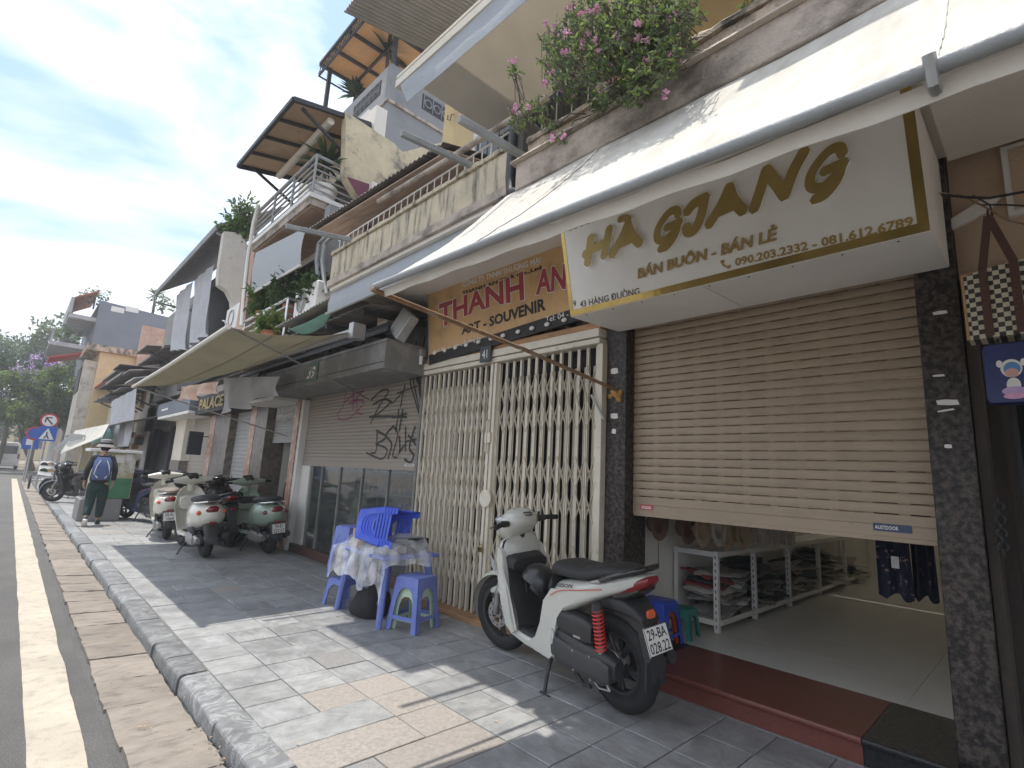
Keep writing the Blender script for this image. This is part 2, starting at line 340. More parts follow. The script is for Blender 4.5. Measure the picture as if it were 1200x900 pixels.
def text(name, s, m, parent, o, r, u, w, h=None, lift=.004, th=.002, bold=0.0, shear=0, space=1.0, warp=None, label=None, res=2):
    """lettering on a panel: o lower-left corner, r reading direction, u up; w wide (h from the font unless given)"""
    vs, fs, asp = text2d(s, bold, shear, space, res); h = h or w / asp; o, r, u = V(o), V(r).normalized(), V(u).normalized(); nrm = r.cross(u)
    warp = warp or (lambda a, b: (a, b)); mb = MB(); q = [warp(a, b) for a, b in vs]
    top = [o + r * (a * w) + u * (b * h) + nrm * (lift + th) for a, b in q]; bot = [p - nrm * th for p in top]; n = len(top)
    from collections import Counter
    c = Counter(); 
    for f in fs:
        for i in range(len(f)): c[(f[i], f[(i + 1) % len(f)])] += 1
    side = [(a, b, b + n, a + n) for (a, b) in c if (b, a) not in c] if th > .001 else []
    mb.add(top + bot, fs + side)
    me = bpy.data.meshes.new(name); P0 = origin(parent); me.from_pydata([tuple(p - P0) for p in mb.v], [], mb.f)
    ob = link(name, me, m, parent)
    if label: ob['label'] = label
    return ob
# ------------------------------------------------------------------ ground
struct('ground', MB().box(-900, 900, -300, 1500, -.40, -.16), 'dirt')
struct('road', MB().box(-14, .80, -12, 420, -.30, -.105), 'asphalt')
def wob(y, k=0): return .010 * noise.noise(V((y * 1.1, k, 0))) + .004 * noise.noise(V((y * 17, k + 5, 0)))
line = struct('road_marking', MB().grid(lambda a, b: (.285 + wob(a * 70, 1) * .7 + b * (.21 + wob(a * 70, 9)), -3 + a * 41, -.100), 500, 1, (0, 0, -.02)), 'paint')
# stop line / crossing far up the street
struct('road_marking', MB().box(-2.6, -.5, 47, 48.2, -.12, -.100), 'paint')
struct('gutter_bed', MB().grid(lambda a, b: (.58 + b * .44 + (0 if b else wob(a * 90, 3) * 1.4), -4 + a * 64, -.104 - .01 * b), 300, 1, (0, 0, -.1)), 'asphalt')
gut = struct('gutter', MB().box(.64, .95, -4, 60, -.30, -.12), 'gutter')
slabs = []
for k in range(5):
    rnd = random.Random(k); sd = k * 9.1
    def gs(a, b, sd=sd):
        e = 0 if 0 < a < 1 and 0 < b < 1 else 1
        return V((-.17 + .34 * a + .010 * noise.noise(V((b * 4, sd, a * 3))), -.5 + b, -.012 * a + .005 * noise.noise(V((a * 5, b * 5, sd))) - .006 * e))
    slabs.append(MB().grid(gs, 6, 8, (0, 0, -.07)).mesh('gutter_slab', ang=60))
y = .4; k = 0; rnd = random.Random(4)
cuts = {5: 2.83, 6: 3.27, 7: 3.79, 8: 4.25, 9: 4.71, 10: 5.19}
ys = [.6, 1.05, 1.5, 1.95, 2.4, 2.83, 3.27, 3.79, 4.25, 4.71, 5.19]
while ys[-1] < 34: ys.append(ys[-1] + rnd.uniform(.44, .62))
for a, b in zip(ys, ys[1:]):
    o = link('slab', rnd.choice(slabs), 'gutter', gut, (.785 + rnd.uniform(-.006, .006), (a + b) / 2, -.072 + rnd.uniform(-.006, .006)))
    o.scale = (1, b - a - .012, 1); o.rotation_euler = (rnd.uniform(-.012, .012), rnd.uniform(-.01, .03), rnd.uniform(-.035, .035))
# kerb
kerb = struct('kerb', MB().box(.99, 1.11, -4, 60, -.35, -.06), 'dirt')
kp = [(1.125, -.20), (1.125, -.004), (1.119, 0), (.995, 0), (.980, -.004), (.970, -.012), (.965, -.022), (.962, -.06), (.962, -.20)]
km = []
for k in range(3):
    def ring(t, k=k):
        return [V((x + (.004 * noise.noise(V((t * 4, k * 7, x * 9))) if x < 1.1 else 0), t, z + (.003 * noise.noise(V((t * 7, k, z * 20))) if z > -.1 else 0))) for x, z in kp]
    km.append(MB().loft([ring(-.5 + i / 10) for i in range(11)]).mesh('kerb_stone', ang=22))
ky = [-.4, .6, 1.55, 2.44, 3.10, 3.85, 4.23, 4.605, 5.31, 6.09, 6.9]
rnd = random.Random(8)
while ky[-1] < 36: ky.append(ky[-1] + rnd.uniform(.7, .95))
for i, (a, b) in enumerate(zip(ky, ky[1:])):
    o = link('kerb_stone', km[i % 3], 'kerb', kerb, (rnd.uniform(-.008, .008) + (.018 if 2 < a < 3 else 0), (a + b) / 2, rnd.uniform(-.006, .004))); o.scale = (1, b - a - .007, 1)
    o.rotation_euler = (rnd.uniform(-.008, .008), 0, rnd.uniform(-.012, .012))
rb = MB(); rnd = random.Random(5)
for i in range(150):
    x = rnd.gauss(.93, .035); yy = rnd.uniform(2.2, 3.3) if i < 90 else rnd.uniform(3, 14); r = rnd.uniform(.004, .02) if i < 90 else rnd.uniform(.003, .008)
    rb.ell((x, yy, -.10 + r * .4), (r * rnd.uniform(.7, 1.3), r, r * rnd.uniform(.5, .9)), 5, 4, Euler((rnd.random() * 3, rnd.random() * 3, 0)).to_matrix())
o = link('rubble', rb.mesh('rubble', smooth=False), 'gutter'); o['kind'] = 'stuff'
lt = MB()
for i in range(260):
    x = rnd.choice([rnd.uniform(.6, .98), rnd.gauss(.95, .03), rnd.uniform(1.15, 3.2)]); yy = rnd.uniform(1.6, 14); s = rnd.uniform(.004, .013); a = rnd.random() * 6
    z = .006 if x > 1.12 else -.064
    lt.add([(x + s * cos(a), yy + s * sin(a), z), (x - s * .4 * sin(a), yy + s * .4 * cos(a), z + .004), (x - s * cos(a), yy - s * sin(a), z), (x + s * .4 * sin(a), yy - s * .4 * cos(a), z + .003)], [(0, 1, 2, 3)])
o = link('leaf_litter', lt.mesh('leaf_litter'), 'card'); o['kind'] = 'stuff'
# pavement of stone tiles
pav = struct('pavement', MB().box(1.06, 3.62, -4, 60, -.35, -.007), 'grout')
def tilemesh(w, h):
    g = .004; c = .0028; x = w / 2 - g; yv = h / 2 - g
    return MB().add([(sx * (x - q), sy * (yv - q), zz) for q, zz in ((0, -.02), (0, -c), (c, 0)) for sx, sy in ((-1, -1), (1, -1), (1, 1), (-1, 1))],
        [(0, 1, 5, 4), (1, 2, 6, 5), (2, 3, 7, 6), (3, 0, 4, 7), (4, 5, 9, 8), (5, 6, 10, 9), (6, 7, 11, 10), (7, 4, 8, 11), (8, 9, 10, 11)])
GX = [1.131, 1.44, 1.735, 2.03, 2.335, 2.632, 2.925, 3.25]; cache = {}
rnd = random.Random(21); ntile = 0
def tile_mat(x, yy):
    r = rnd.random()
    if 1.4 < x < 1.95 and 2.0 < yy < 2.9: return 'tile3' if r < .62 else 'tile4' if r < .75 else 'tile2'
    if x < 1.5 and yy < 2.4: return 'tile4' if r < .5 else 'tile'
    return 'tile' if r < .64 else 'tile2' if r < .965 else 'tile3' if r < .98 else 'tile4'
stuff = {m: MB() for m in ('tile', 'tile2', 'tile3', 'tile4')}
for j in range(-8, 130):
    y0 = 2.32 + .284 * j; i = 0
    while i < 7:
        span = 2 if (i < 6 and rnd.random() < (.5 if y0 > 3.7 or i == 5 else .12)) else 1
        x0, x1 = GX[i], GX[i + span]; i += span
        m = tile_mat((x0 + x1) / 2, y0); key = (round(x1 - x0, 3), m)
        if y0 < 10.6 and ntile < 292 and y0 > .2:
            if key not in cache:
                me = tilemesh(x1 - x0, .284).mesh('tile', smooth=False); me.materials.append(M[m]); cache[key] = me
            o = link('tile', cache[key], None, pav, ((x0 + x1) / 2, y0 + .142, rnd.uniform(-.003, .002))); ntile += 1
            o.rotation_euler = (rnd.uniform(-.006, .006), rnd.uniform(-.006, .006), rnd.choice((0, pi)))
        else:
            t = tilemesh(x1 - x0, .284); z = rnd.uniform(-.0015, .0015); stuff[m].add([p + V(((x0 + x1) / 2, y0 + .142, z)) for p in t.v], t.f)
for m, mb in stuff.items():
    o = struct('paving', mb, m, pav); o['kind'] = 'stuff'
struct('fillet', MB().box(3.25, 3.345, -4, 60, -.05, .003), 'tile4', pav)

# ------------------------------------------------------------------ roller shutter pieces
def shutter(house, x, y0, y1, z0, z1, m, pitch, slots=True, rail=.13, x_out=1):
    """a roller shutter hung in a house front: bottom rail with every slat a piece of its own"""
    sh = part('roller_shutter', MB().box(x - .014, x + .014, y0, y1, z0, z0 + rail).box(x - .02, x + .006, y0 + .01, y1 - .01, z0 - .012, z0 + .014).box(x - .018, x - .01, y0, y1, z0 + rail * .55, z0 + rail * .6), m, house, .003)
    P0 = origin(house); L_ = y1 - y0; mb = MB(); h = pitch
    prof = [(.004, 0.006), (-.010, .0065), (-.0145, h * .42), (-.0145, h * .66), (-.010, h - .003), (.002, h + .003), (.006, h - .004), (-.004, h * .5), (.010, .012)]
    mb.loft([[V((a, -L_ / 2, c)) for a, c in prof], [V((a, L_ / 2, c)) for a, c in prof]])
    n = max(3, int(L_ / .16)) if slots else 1
    for i in range(n):                                              # hinge strip with see-through slots
        a = -L_ / 2 + L_ * i / n; b = -L_ / 2 + L_ * (i + 1) / n; g = .115 if slots else 0
        mb.box(-.002, .002, a + g, b, -.002, .010) if slots else mb.box(-.002, .003, a, b, -.002, .013)
    me = mb.mesh('slat', ang=25); z = z0 + rail
    while z < z1:
        link('slat', me, m, sh, V((x, (y0 + y1) / 2, z)) - P0); z += h
    return sh

# ------------------------------------------------------------------ number 43: the near shop
h43 = thing('shop_house', 'near shop with half raised tan shutter between dark granite pillars and planted balcony', 'shop house', (3.6, 1.3, 0))
part('pillar', MB().box(3.35, 3.64, 2.250, 2.432, 0, 3.2), 'granite', h43, .006)
part('pillar', MB().box(3.35, 3.64, .262, .436, .0, 3.2), 'granite', h43, .006)
part('wall', MB().box(3.50, 10.4, 2.47, 2.60, -.1, 3.2), 'inwall', h43)
part('wall', MB().box(3.50, 10.4, .24, .40, -.1, 3.2), 'inwall', h43)
part('wall', MB().box(10.3, 10.4, .402, 2.468, -.1, 3.2), 'inwall', h43)
part('ceiling', MB().box(3.66, 7.2, .402, 2.468, 2.75, 2.85), 'inwall', h43); part('added_skylight', MB().box(7.2, 10.3, .402, 2.468, 3.16, 3.166), 'sheer', h43, label='translucent roof added unseen at the back to let daylight in')  # unseen translucent opening, added to brighten the inside of the shop
part('lintel', MB().box(3.42, 3.62, .437, 2.249, 2.72, 3.2), 'white2', h43)
fl = part('floor', MB().box(3.93, 10.3, .402, 2.468, -.2, .128), 'grout', h43)
tm = {}
for i in range(11):
    for j in range(4):
        x0, x1 = 3.93 + i * .58, 3.93 + (i + 1) * .58 - .003; y1 = 2.466 - j * .58; y0 = max(.404, y1 - .577)
        k_ = round(y1 - y0, 2)
        if k_ not in tm: tm[k_] = MB().box(-.2885, .2885, -k_ / 2, k_ / 2, -.01, 0).mesh('floor_tile', smooth=False)
        link('floor_tile', tm[k_], 'floor', fl, V(((x0 + x1) / 2, (y0 + y1) / 2, .135)) - origin(h43))
def stepm(y0, y1):
    pr = [(3.262, -.05), (3.262, .098), (3.240, .100), (3.234, .108), (3.234, .126), (3.240, .134), (3.925, .136), (3.925, -.05)]
    return MB().loft([[V((a, y0, c)) for a, c in pr], [V((a, y1, c)) for a, c in pr]])
part('step', stepm(.788, 2.02), 'red_stone', h43, .002, label='red stone middle of the door step')
part('step', stepm(-.35, .785), 'black_stone', h43, .002, label='black stone near end of the door step')
part('step', stepm(2.023, 2.42), 'black_stone', h43, .002, label='black stone far end of the door step')
shutter(h43, 3.47, .438, 2.248, 1.085, 2.70, 'shutter', .0565)
sk = part('sticker', MB().box(3.4515, 3.4535, .55, .72, 1.125, 1.165), mat('navy_sticker', (.03, .05, .12), .4, .1, 5, 0), h43)
text('lettering', 'AUSTDOOR', 'paper', sk, (3.4515, .712, 1.134), (0, -1, 0), (0, 0, 1), .105, .02, lift=.0006, th=.0004, bold=.02)
sk = part('sticker', MB().box(3.4515, 3.4535, 2.075, 2.18, 1.122, 1.16), mat('red_sticker', (.5, .06, .06), .4, .1, 5, 0), h43)
[part('print', MB().box(3.4505, 3.4512, 2.086 + .001 * i, 2.17, 1.130 + .011 * i, 1.136 + .011 * i), 'paper', sk) for i in range(2)]
# paper scraps and the foam patch on the pillars
for (yc, zc, wy, hz) in ((2.36, 2.18, .07, .05), (2.355, 1.82, .07, .045), (2.355, 1.70, .04, .04), (.34, 2.26, .06, .02), (.37, 1.93, .05, .012), (.345, 1.79, .09, .03), (.355, 1.75, .07, .01), (.36, 1.57, .03, .02)):
    a = random.uniform(-.25, .25); mb = MB().poly([(-.5, -.4), (-.1, -.5), (.45, -.38), (.5, .35), (.1, .5), (-.42, .4)], lambda p, q, d: V((3.3488 - d, yc + (p * cos(a) * wy - q * sin(a) * hz), zc + (p * sin(a) * wy + q * cos(a) * hz))), .0012)
    part('paper_scrap', mb, 'paper', h43)
foam = MB()
for i in range(12): foam.ell((3.345, 2.335 + random.gauss(0, .022), 1.985 + random.gauss(0, .03)), (.018, .022, .022), 8, 6)
part('foam_patch', foam, mat('yellow_foam', (.42, .24, .08), .9, .3, 20, .6, 60), h43)
# upper part: slab, ledge, parapet; coordinates scaled about the camera
part('wall', MB().box(3.35, 3.55, -3.5, 2.60, 3.2, 6.9), 'yellowwall', h43)
part('balcony_slab', MB().box(2.391, 3.352, -4.2, 2.263, 3.116, 3.322), 'soffit', h43)
part('ledge', MB().box(2.079, 2.393, -4.2, 2.268, 3.133, 3.322), 'ledge', h43, .008)
part('moulding', MB().grid(lambda a, b: (2.046 + .05 * b, -4.2 + 6.50 * a, 3.324 + .03 * sin(pi * b) + .006 * noise.noise(V((a * 60, 0, 0)))), 120, 3, (.10, 0, -.004)), 'ledge', h43)
def par(y0, y1, x0, x1, z0, z1, seed, amp=.02):
    n = max(8, int((y1 - y0) / .06)); mb = MB(); rings = []
    for i in range(n + 1):
        yy = y0 + (y1 - y0) * i / n; t = z1 + amp * noise.noise(V((yy * 4, seed, 0))) + amp * .6 * noise.noise(V((yy * 17, seed, 3)))
        k = amp * .5 * noise.noise(V((yy * 5, seed, 7)))
        rings.append([V((x0 + k, yy, z0)), V((x0 + k * .4, yy, (z0 + t) / 2)), V((x0 + k, yy, t - .03)), V((x0 + .02, yy, t)), V((x1 - .02, yy, t)), V((x1, yy, t - .03)), V((x1, yy, z0))])
    return mb.loft(rings)
part('parapet', par(-4.2, 2.249, 2.164, 2.296, 3.327, 3.525, 1, .025), 'moss2', h43)
part('coping', par(-4.2, 2.249, 2.145, 2.325, 3.502, 3.559, 5, .02), 'moss2', h43)
# right-hand neighbour
h45 = thing('shop_house', 'tan walled neighbour at the right edge with pale relief letters over its dark entrance', 'shop house', (3.8, -.8, 0))
part('wall', MB().box(3.42, 3.62, -3.5, .258, 2.44, 3.2), 'beigewall', h45)
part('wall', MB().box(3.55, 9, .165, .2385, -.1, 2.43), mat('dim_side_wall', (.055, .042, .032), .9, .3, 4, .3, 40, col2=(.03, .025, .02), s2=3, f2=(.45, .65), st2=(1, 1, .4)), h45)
part('beam', MB().box(3.355, 3.60, -3.5, .250, 2.36, 2.45), 'wood', h45, .005)
part('beam', MB().box(3.375, 3.60, -3.5, .248, 2.27, 2.355), 'wood', h45, .005)
part('door_frame', MB().box(3.38, 3.56, .215, .2585, 0, 2.268), MATS['dim_side_wall'], h45, .004)
part('floor', MB().box(3.30, 9, -3.5, .079, -.05, .02), 'black_stone', h45)
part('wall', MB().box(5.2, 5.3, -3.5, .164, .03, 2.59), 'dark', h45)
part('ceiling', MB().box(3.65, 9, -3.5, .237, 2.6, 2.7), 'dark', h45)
gt = part('folded_gate', MB().box(3.62, 3.66, .11, .128, .03, 2.2), 'iron', h45)
for k in range(7):
    z = .3 + k * .27
    part('gate_bar', MB().bar((3.64, .06, z), (3.64, -.10, z + .25), .012, .022).bar((3.645, -.10, z), (3.645, .06, z + .25), .012, .022), 'iron', gt)
ch = MB()
for k in range(9): ch.torus(.018, .005, (3.36, .20, 1.32 - k * .03), 'x' if k % 2 else 'y', 12, 6)
part('chain', ch, 'iron', h45)
# pale relief letters on the tan wall
def relief(outl, y_, z_, s):
    q = lambda k: [(a * s, b * s) for a, b in k]
    lt_ = part('relief_letter', MB().poly(q(outl), lambda a, b, d: V((3.4195 - d, y_ - a, z_ + b)), .035), 'white2', h45, .004)
    return lt_
A_ = at(1170, 175, x=3.4); B_ = at(1182, 255, x=3.4); sc = (A_.z - B_.z)
relief([(0, 0), (.85, 0), (.85, .52), (.36, .52), (.36, 1), (0, 1)], B_.y, B_.z, sc)
part('relief_letter', MB().poly([(.07, .07), (.78, .07), (.78, .45), (.29, .45), (.29, .93), (.07, .93)], lambda a, b, d: V((3.3843 - d, B_.y - a * sc, B_.z + b * sc)), .004), 'beigewall', h45)
A_ = at(1108, 270, x=3.4); sc = .18
relief([(0, 0), (.05, .2), (.5, .42), (.8, .42), (.62, .22), (.3, .08)], A_.y, A_.z - .01, sc * 1.6)
part('soffit', MB().box(2.56, 3.34, -4.0, .245, 3.08, 3.14), 'soffit', h45)
# ------------------------------------------------------------------ white awning of number 43
def hemz(y): return 2.213 + .036 * (y - .95) - .012 * max(0, y - 1.8)
YL = 2.36
def aw(a, b):
    yy = YL - (YL + 2.6) * a; x = 2.105 + (1.235 - 2.105) * b; z = 3.145 + (hemz(yy) - 3.145) * b
    z -= .035 * sin(pi * b) - .014 * noise.noise(V((yy * 2.2, b * 3, 0))) - .006 * noise.noise(V((yy * 1.2, b * 14 + yy * 3, 4))) + .010 * b * b * abs(sin(yy * 1.9))
    if -.25 < yy < .42 and b > .35: z += .006 * sin(34 * (yy * .55 + b * 1.6)) * min(1, (b - .35) * 4) * max(0, 1 - abs(yy - .1) / .35)
    return V((x, yy, z))
awn = thing('awning', 'long sunlit white canvas awning over the gold lettered sign', 'awning', (2.1, 0, 2.2))
part('canvas', MB().grid(aw, 150, 30, (0, 0, -.006)), 'canvas', awn, ang=70)
for ys_ in (.12, 1.62):
    part('seam', MB().grid(lambda a, b: aw((YL - ys_ + .03 * b) / (YL + 2.6), a) + V((0, 0, .003)), 20, 1, (0, 0, .003)), 'canvas', awn)
part('front_bar', MB().tube([(1.230, YL + .02, hemz(YL) - .012), (1.230, 1, hemz(1) - .012), (1.230, -2.6, hemz(-2.6) - .012)], .018, 12), 'gpole', awn)
part('hem', MB().grid(lambda a, b: (1.262 + .02 * b, YL - (YL + 2.6) * a, hemz(YL - (YL + 2.6) * a) - .020 - .035 * b - .004 * sin(a * 90)), 60, 2, (.003, 0, 0)), 'soffit', awn)
part('bracket', MB().tube([(1.205, .10, hemz(.1) + .005), (1.235, .10, hemz(.1) - .045), (1.27, .10, hemz(.1) - .04)], .012, 8), 'galv', awn)
pe = at(722, 457, x=3.34)
single('awning_pole', MB().tube([(3.345, pe.y, pe.z), (2.3, (pe.y + YL) / 2 - .005, (pe.z + hemz(YL)) / 2 - .006), (1.205, YL + .005, hemz(YL) - .035)], .0135, 10), 'rust', 'thin rusty pole propping the awning corner from the dark granite pillar', 'pole')

# ------------------------------------------------------------------ the gold lettered sign box
so_ = V((2.75, 2.324, 2.468)); su = V((-.19, 0, .80)).normalized(); sr = V((0, -1, 0)); sn = sr.cross(su)
SW = 2.324 - .284; SHt = .65
def onsign(u, v):
    d = CR @ V(((u - 600) / FPX, -(v - 450) / FPX, -1)); c = V((0, 0, H)); p = c + d * ((so_ - c).dot(sn) / d.dot(sn)); return (p - so_).dot(sr), (p - so_).dot(su)
sg = thing('shop_sign', 'white box sign with raised gold letters above the half open shop', 'sign', (3.0, 1.3, 2.46))
tp = so_ + su * SHt
def sgp(a, d): return so_ + sr * a + su * d
Bx = 3.348
pn = MB().add([so_, sgp(SW, 0), sgp(SW, SHt), sgp(0, SHt), V((Bx, 2.324, 2.50)), V((Bx, .284, 2.50)), V((Bx, .284, tp.z)), V((Bx, 2.324, tp.z))],
    [(0, 1, 2, 3), (4, 7, 6, 5), (1, 5, 6, 2), (0, 3, 7, 4), (3, 2, 6, 7), (0, 4, 5, 1)])
part('sign_box', pn, 'white', sg)
for a0, a1 in ((.0, .99), (.994, SW)):                                # two sheets of the underside, meeting in a seam
    mb = MB(); 
    for zz in (0, -.004): mb.add([sgp(a0 + .003, 0) + V((.006, 0, zz - .001)), sgp(a1 - .003, 0) + V((.006, 0, zz - .001)), V((Bx - .004, so_.y - a1 + .003, 2.499 + zz)), V((Bx - .004, so_.y - a0 - .003, 2.499 + zz))], [(0, 1, 2, 3)])
    mb.add([], [(-8, -7, -3, -4), (-7, -6, -2, -3), (-6, -5, -1, -2), (-5, -8, -4, -1)]); part('bottom_sheet', mb, 'white', sg)
def strip(a0, a1, t0, t1, nm='gold_edge', m='gold', lift=.003):
    mb = MB(); P_ = [sgp(a0, t0), sgp(a1, t0), sgp(a1, t1), sgp(a0, t1)]
    mb.add([p + sn * .0008 for p in P_] + [p + sn * lift for p in P_], [(4, 5, 6, 7), (0, 1, 5, 4), (1, 2, 6, 5), (2, 3, 7, 6), (3, 0, 4, 7)]); return part(nm, mb, m, sg)
strip(0, SW, 0, .042); strip(0, .030, .0425, SHt); strip(SW - .042, SW, .0425, SHt)
for k in range(9): part('rivet', MB().ell(sgp(.12 + k * .225, -.004) + V((.03, 0, 0)), (.006, .006, .004), 6, 4), 'iron', sg)
# brush-like raised letters, built from rounded strokes
def stroke(mb, pts, wd, fn, d0, d1, k):
    P_ = [V((a, b, 0)) for a, b in pts]; n = len(P_); Lf = []; Rt = []
    for i, p in enumerate(P_):
        t = (P_[min(i + 1, n - 1)] - P_[max(i - 1, 0)]).normalized(); q = V((-t.y, t.x, 0)); wi = wd * (1 if not isinstance(wd, list) else 1)
        Lf.append(p + q * wi / 2); Rt.append(p - q * wi / 2)
    t1 = (P_[-1] - P_[-2]).normalized(); t0 = (P_[0] - P_[1]).normalized(); capE = []; capS = []
    for a in (.5, 0, -.5):
        c, s = cos(a * pi * .66), sin(a * pi * .66); q = V((-t1.y, t1.x, 0)); capE.append(P_[-1] + (t1 * c + q * s) * wd / 2)
        q = V((-t0.y, t0.x, 0)); capS.append(P_[0] + (t0 * c + q * s) * wd / 2)
    out_ = [(p.x, p.y) for p in Lf + capE + Rt[::-1] + capS]
    mb.poly(out_, lambda a, b, d: fn(a, b, d0 + (d1 - d0) * d + k), 1)
def curve(pts, n=7):
    out_ = []
    for i in range(len(pts) - 1):
        p0, p1, p2, p3 = [V((*pts[max(0, min(len(pts) - 1, j))], 0)) for j in (i - 1, i, i + 1, i + 2)]
        for k in range(n):
            t = k / n; q = .5 * ((2 * p1) + (p2 - p0) * t + (2 * p0 - 5 * p1 + 4 * p2 - p3) * t * t + (3 * p1 - p0 - 3 * p2 + p3) * t ** 3); out_.append((q.x, q.y))
    return out_ + [pts[-1]]
GL = {'H': [[(.12, .98), (.03, .02)], [(.66, 1.0), (.52, .04)], curve([(-.04, .40), (.3, .50), (.62, .52)], 3)],
 'A': [curve([(-.05, .05), (.25, .55), (.42, .98)], 3), curve([(.42, .98), (.55, .5), (.78, .06)], 3), [(.12, .33), (.56, .36)]],
 '`': [curve([(.18, 1.30), (.34, 1.26), (.46, 1.12)], 3)],
 'G': [curve([(.70, .78), (.62, .97), (.38, .96), (.10, .62), (.08, .25), (.32, .10), (.58, .28), (.68, .50)]), [(.36, .50), (.74, .52)], curve([(.70, .52), (.62, .15), (.40, -.12), (.18, -.14)])],
 'J': [curve([(.05, .80), (.25, .96), (.62, 1.0)]), curve([(.60, 1.0), (.50, .45), (.32, .08), (.10, .06), (.02, .24)])],
 'N': [curve([(.0, .0), (.12, .5), (.22, .96)], 3), curve([(.22, .96), (.42, .5), (.60, .04)], 3), curve([(.60, .04), (.74, .6), (.92, 1.02)], 3)]}
for chs, (u0, v0), (u1, v1), hh in ((('H',), (690, 309), (727, 300), .20), (('A', '`'), (722, 299), (757, 289), .20), (('G',), (770, 290), (805, 278), .215), (('J',), (806, 276), (838, 262), .205), (('A',), (836, 264), (879, 250), .205), (('N',), (886, 245), (940, 222), .22), (('G',), (947, 232), (998, 205), .225)):
    a0, t0 = onsign(u0, v0); a1, t1 = onsign(u1, v1); wd = (a1 - a0); s = wd / .90
    fn = lambda a, b, d, a0=a0, t0=t0, s=s, hh=hh: so_ + sr * (a0 + a * s + .10 * b * hh) + su * (t0 + b * hh + .02 * a) + sn * d
    ml = MB(); mg = MB(); i = 0
    for c_ in chs:
        hs_ = hh * .80
        for pts in GL[c_]:
            # work in metric units so that the stroke keeps its width
            P2 = [(a * s, b * hs_) for a, b in pts]; wdt = .050 if c_ == 'G' else .062 if c_ != '`' else .046
            f2 = lambda a, b, d, a0=a0, t0=t0, s=s: so_ + sr * (a0 + a + .16 * b) + su * (t0 + b + .06 * a) + sn * d
            stroke(ml, P2, wdt, f2, .001, .026, i * .0004); stroke(mg, P2, wdt - .003, f2, .0265, .0285, i * .0004); i += 1
    lt_ = part('letter', ml, 'white', sg, smooth=False); part('letter_face', mg, 'goldpaint', lt_, smooth=False)
def onsigntext(s, m, A, B, up, **k):
    a0, t0 = onsign(*A); a1, t1 = onsign(*B); P_ = sgp(a0, t0); r = sr * (a1 - a0) + su * (t1 - t0)
    hk = {'h': up} if up else {}
    return text('lettering', s, m, sg, P_, r, (su - r.normalized() * su.dot(r.normalized())), r.length, **hk, **k)
onsigntext('BÁN BUÔN - BÁN LẺ', 'goldtext', (748, 327), (913, 281), .086, bold=.025, shear=.18, lift=.002, th=.006)
onsigntext('090.203.2332 - 081.612.6789', 'goldtext', (862, 312.5), (1071, 265), .047, bold=.03, lift=.001, th=.002)
onsigntext('43 HÀNG ĐƯỜNG', 'browntext', (680, 360.5), (750, 345), None, bold=.02, lift=.001, th=.001)
onsigntext('THỜI TRANG', 'browntext', (664, 272), (760, 236), None, bold=.06, lift=.001, th=.003)
a0, t0 = onsign(674, 358); pin = MB(); mk = [(.0, 0), (.011, .024), (.012, .034), (.007, .043), (0, .046), (-.007, .043), (-.012, .034), (-.011, .024)]
ins = [(.005, .033), (0, .028), (-.005, .033), (0, .038)]
pin.poly(mk, lambda a, b, d: sgp(a0 + a, t0 + b - .008) + sn * (.001 + d), .001); part('pin_mark', pin, 'browntext', sg, smooth=False)
part('pin_mark', MB().poly(ins, lambda a, b, d: sgp(a0 + a, t0 + b - .008) + sn * (.0025 + d), .0008), 'white', sg, smooth=False)
a0, t0 = onsign(851, 312); tel = MB(); stroke(tel, curve([(-.02, .03), (-.012, .008), (.018, -.012)]), .010, lambda a, b, d: sgp(a0 + a, t0 + b) + sn * d, .001, .002, 0)
stroke(tel, [(-.022, .032), (-.012, .030)], .016, lambda a, b, d: sgp(a0 + a, t0 + b) + sn * d, .001, .002, .0003); stroke(tel, [(.010, -.010), (.020, -.004)], .016, lambda a, b, d: sgp(a0 + a, t0 + b) + sn * d, .001, .002, .0005)
part('telephone_mark', tel, 'goldtext', sg, smooth=False)

# ------------------------------------------------------------------ number 41: folding gate and tan board
h41 = thing('shop_house', 'shop closed by a cream folding gate below a tan souvenir board and a mossy balcony', 'shop house', (3.6, 3.7, 0))
GY0, GY1, GX_, GZ = 2.455, 4.96, 3.33, 2.41
gate = part('folding_gate', MB().box(3.27, 3.39, GY0, GY1, GZ, GZ + .045).box(3.26, 3.40, GY0, GY1 + .03, GZ + .055, GZ + .125).box(3.29, 3.36, GY0 - .02, GY0 + .035, .05, GZ - .002), 'cream', h41, .004)
part('gate_track', MB().box(3.20, 3.40, GY0, GY1, -.03, .045), 'wood', h41, .01)
part('dark_backing', MB().box(3.40, 3.42, GY0, GY1, .046, 2.6), 'dark', h41)  # near-black sheet standing in for the unlit space behind the gate
YM = at(575, 560, x=GX_).y; O41 = origin(h41)
upm = MB().box(-.016, .016, -.004, .004, 0, GZ - .06).box(-.016, -.012, -.013, .013, 0, GZ - .06).mesh('upright', smooth=False)
sheet = {}
def lat(w, za, zb, sgn): return MB().bar((-.016 - .004 * sgn, -w / 2, za), (-.016 - .004 * sgn, w / 2, zb) , .003, .017, (1, 0, 0)).mesh('lattice_bar', smooth=False)
bands = ((2.24, 1.72), (1.50, .98), (.80, .30)); lm = {}
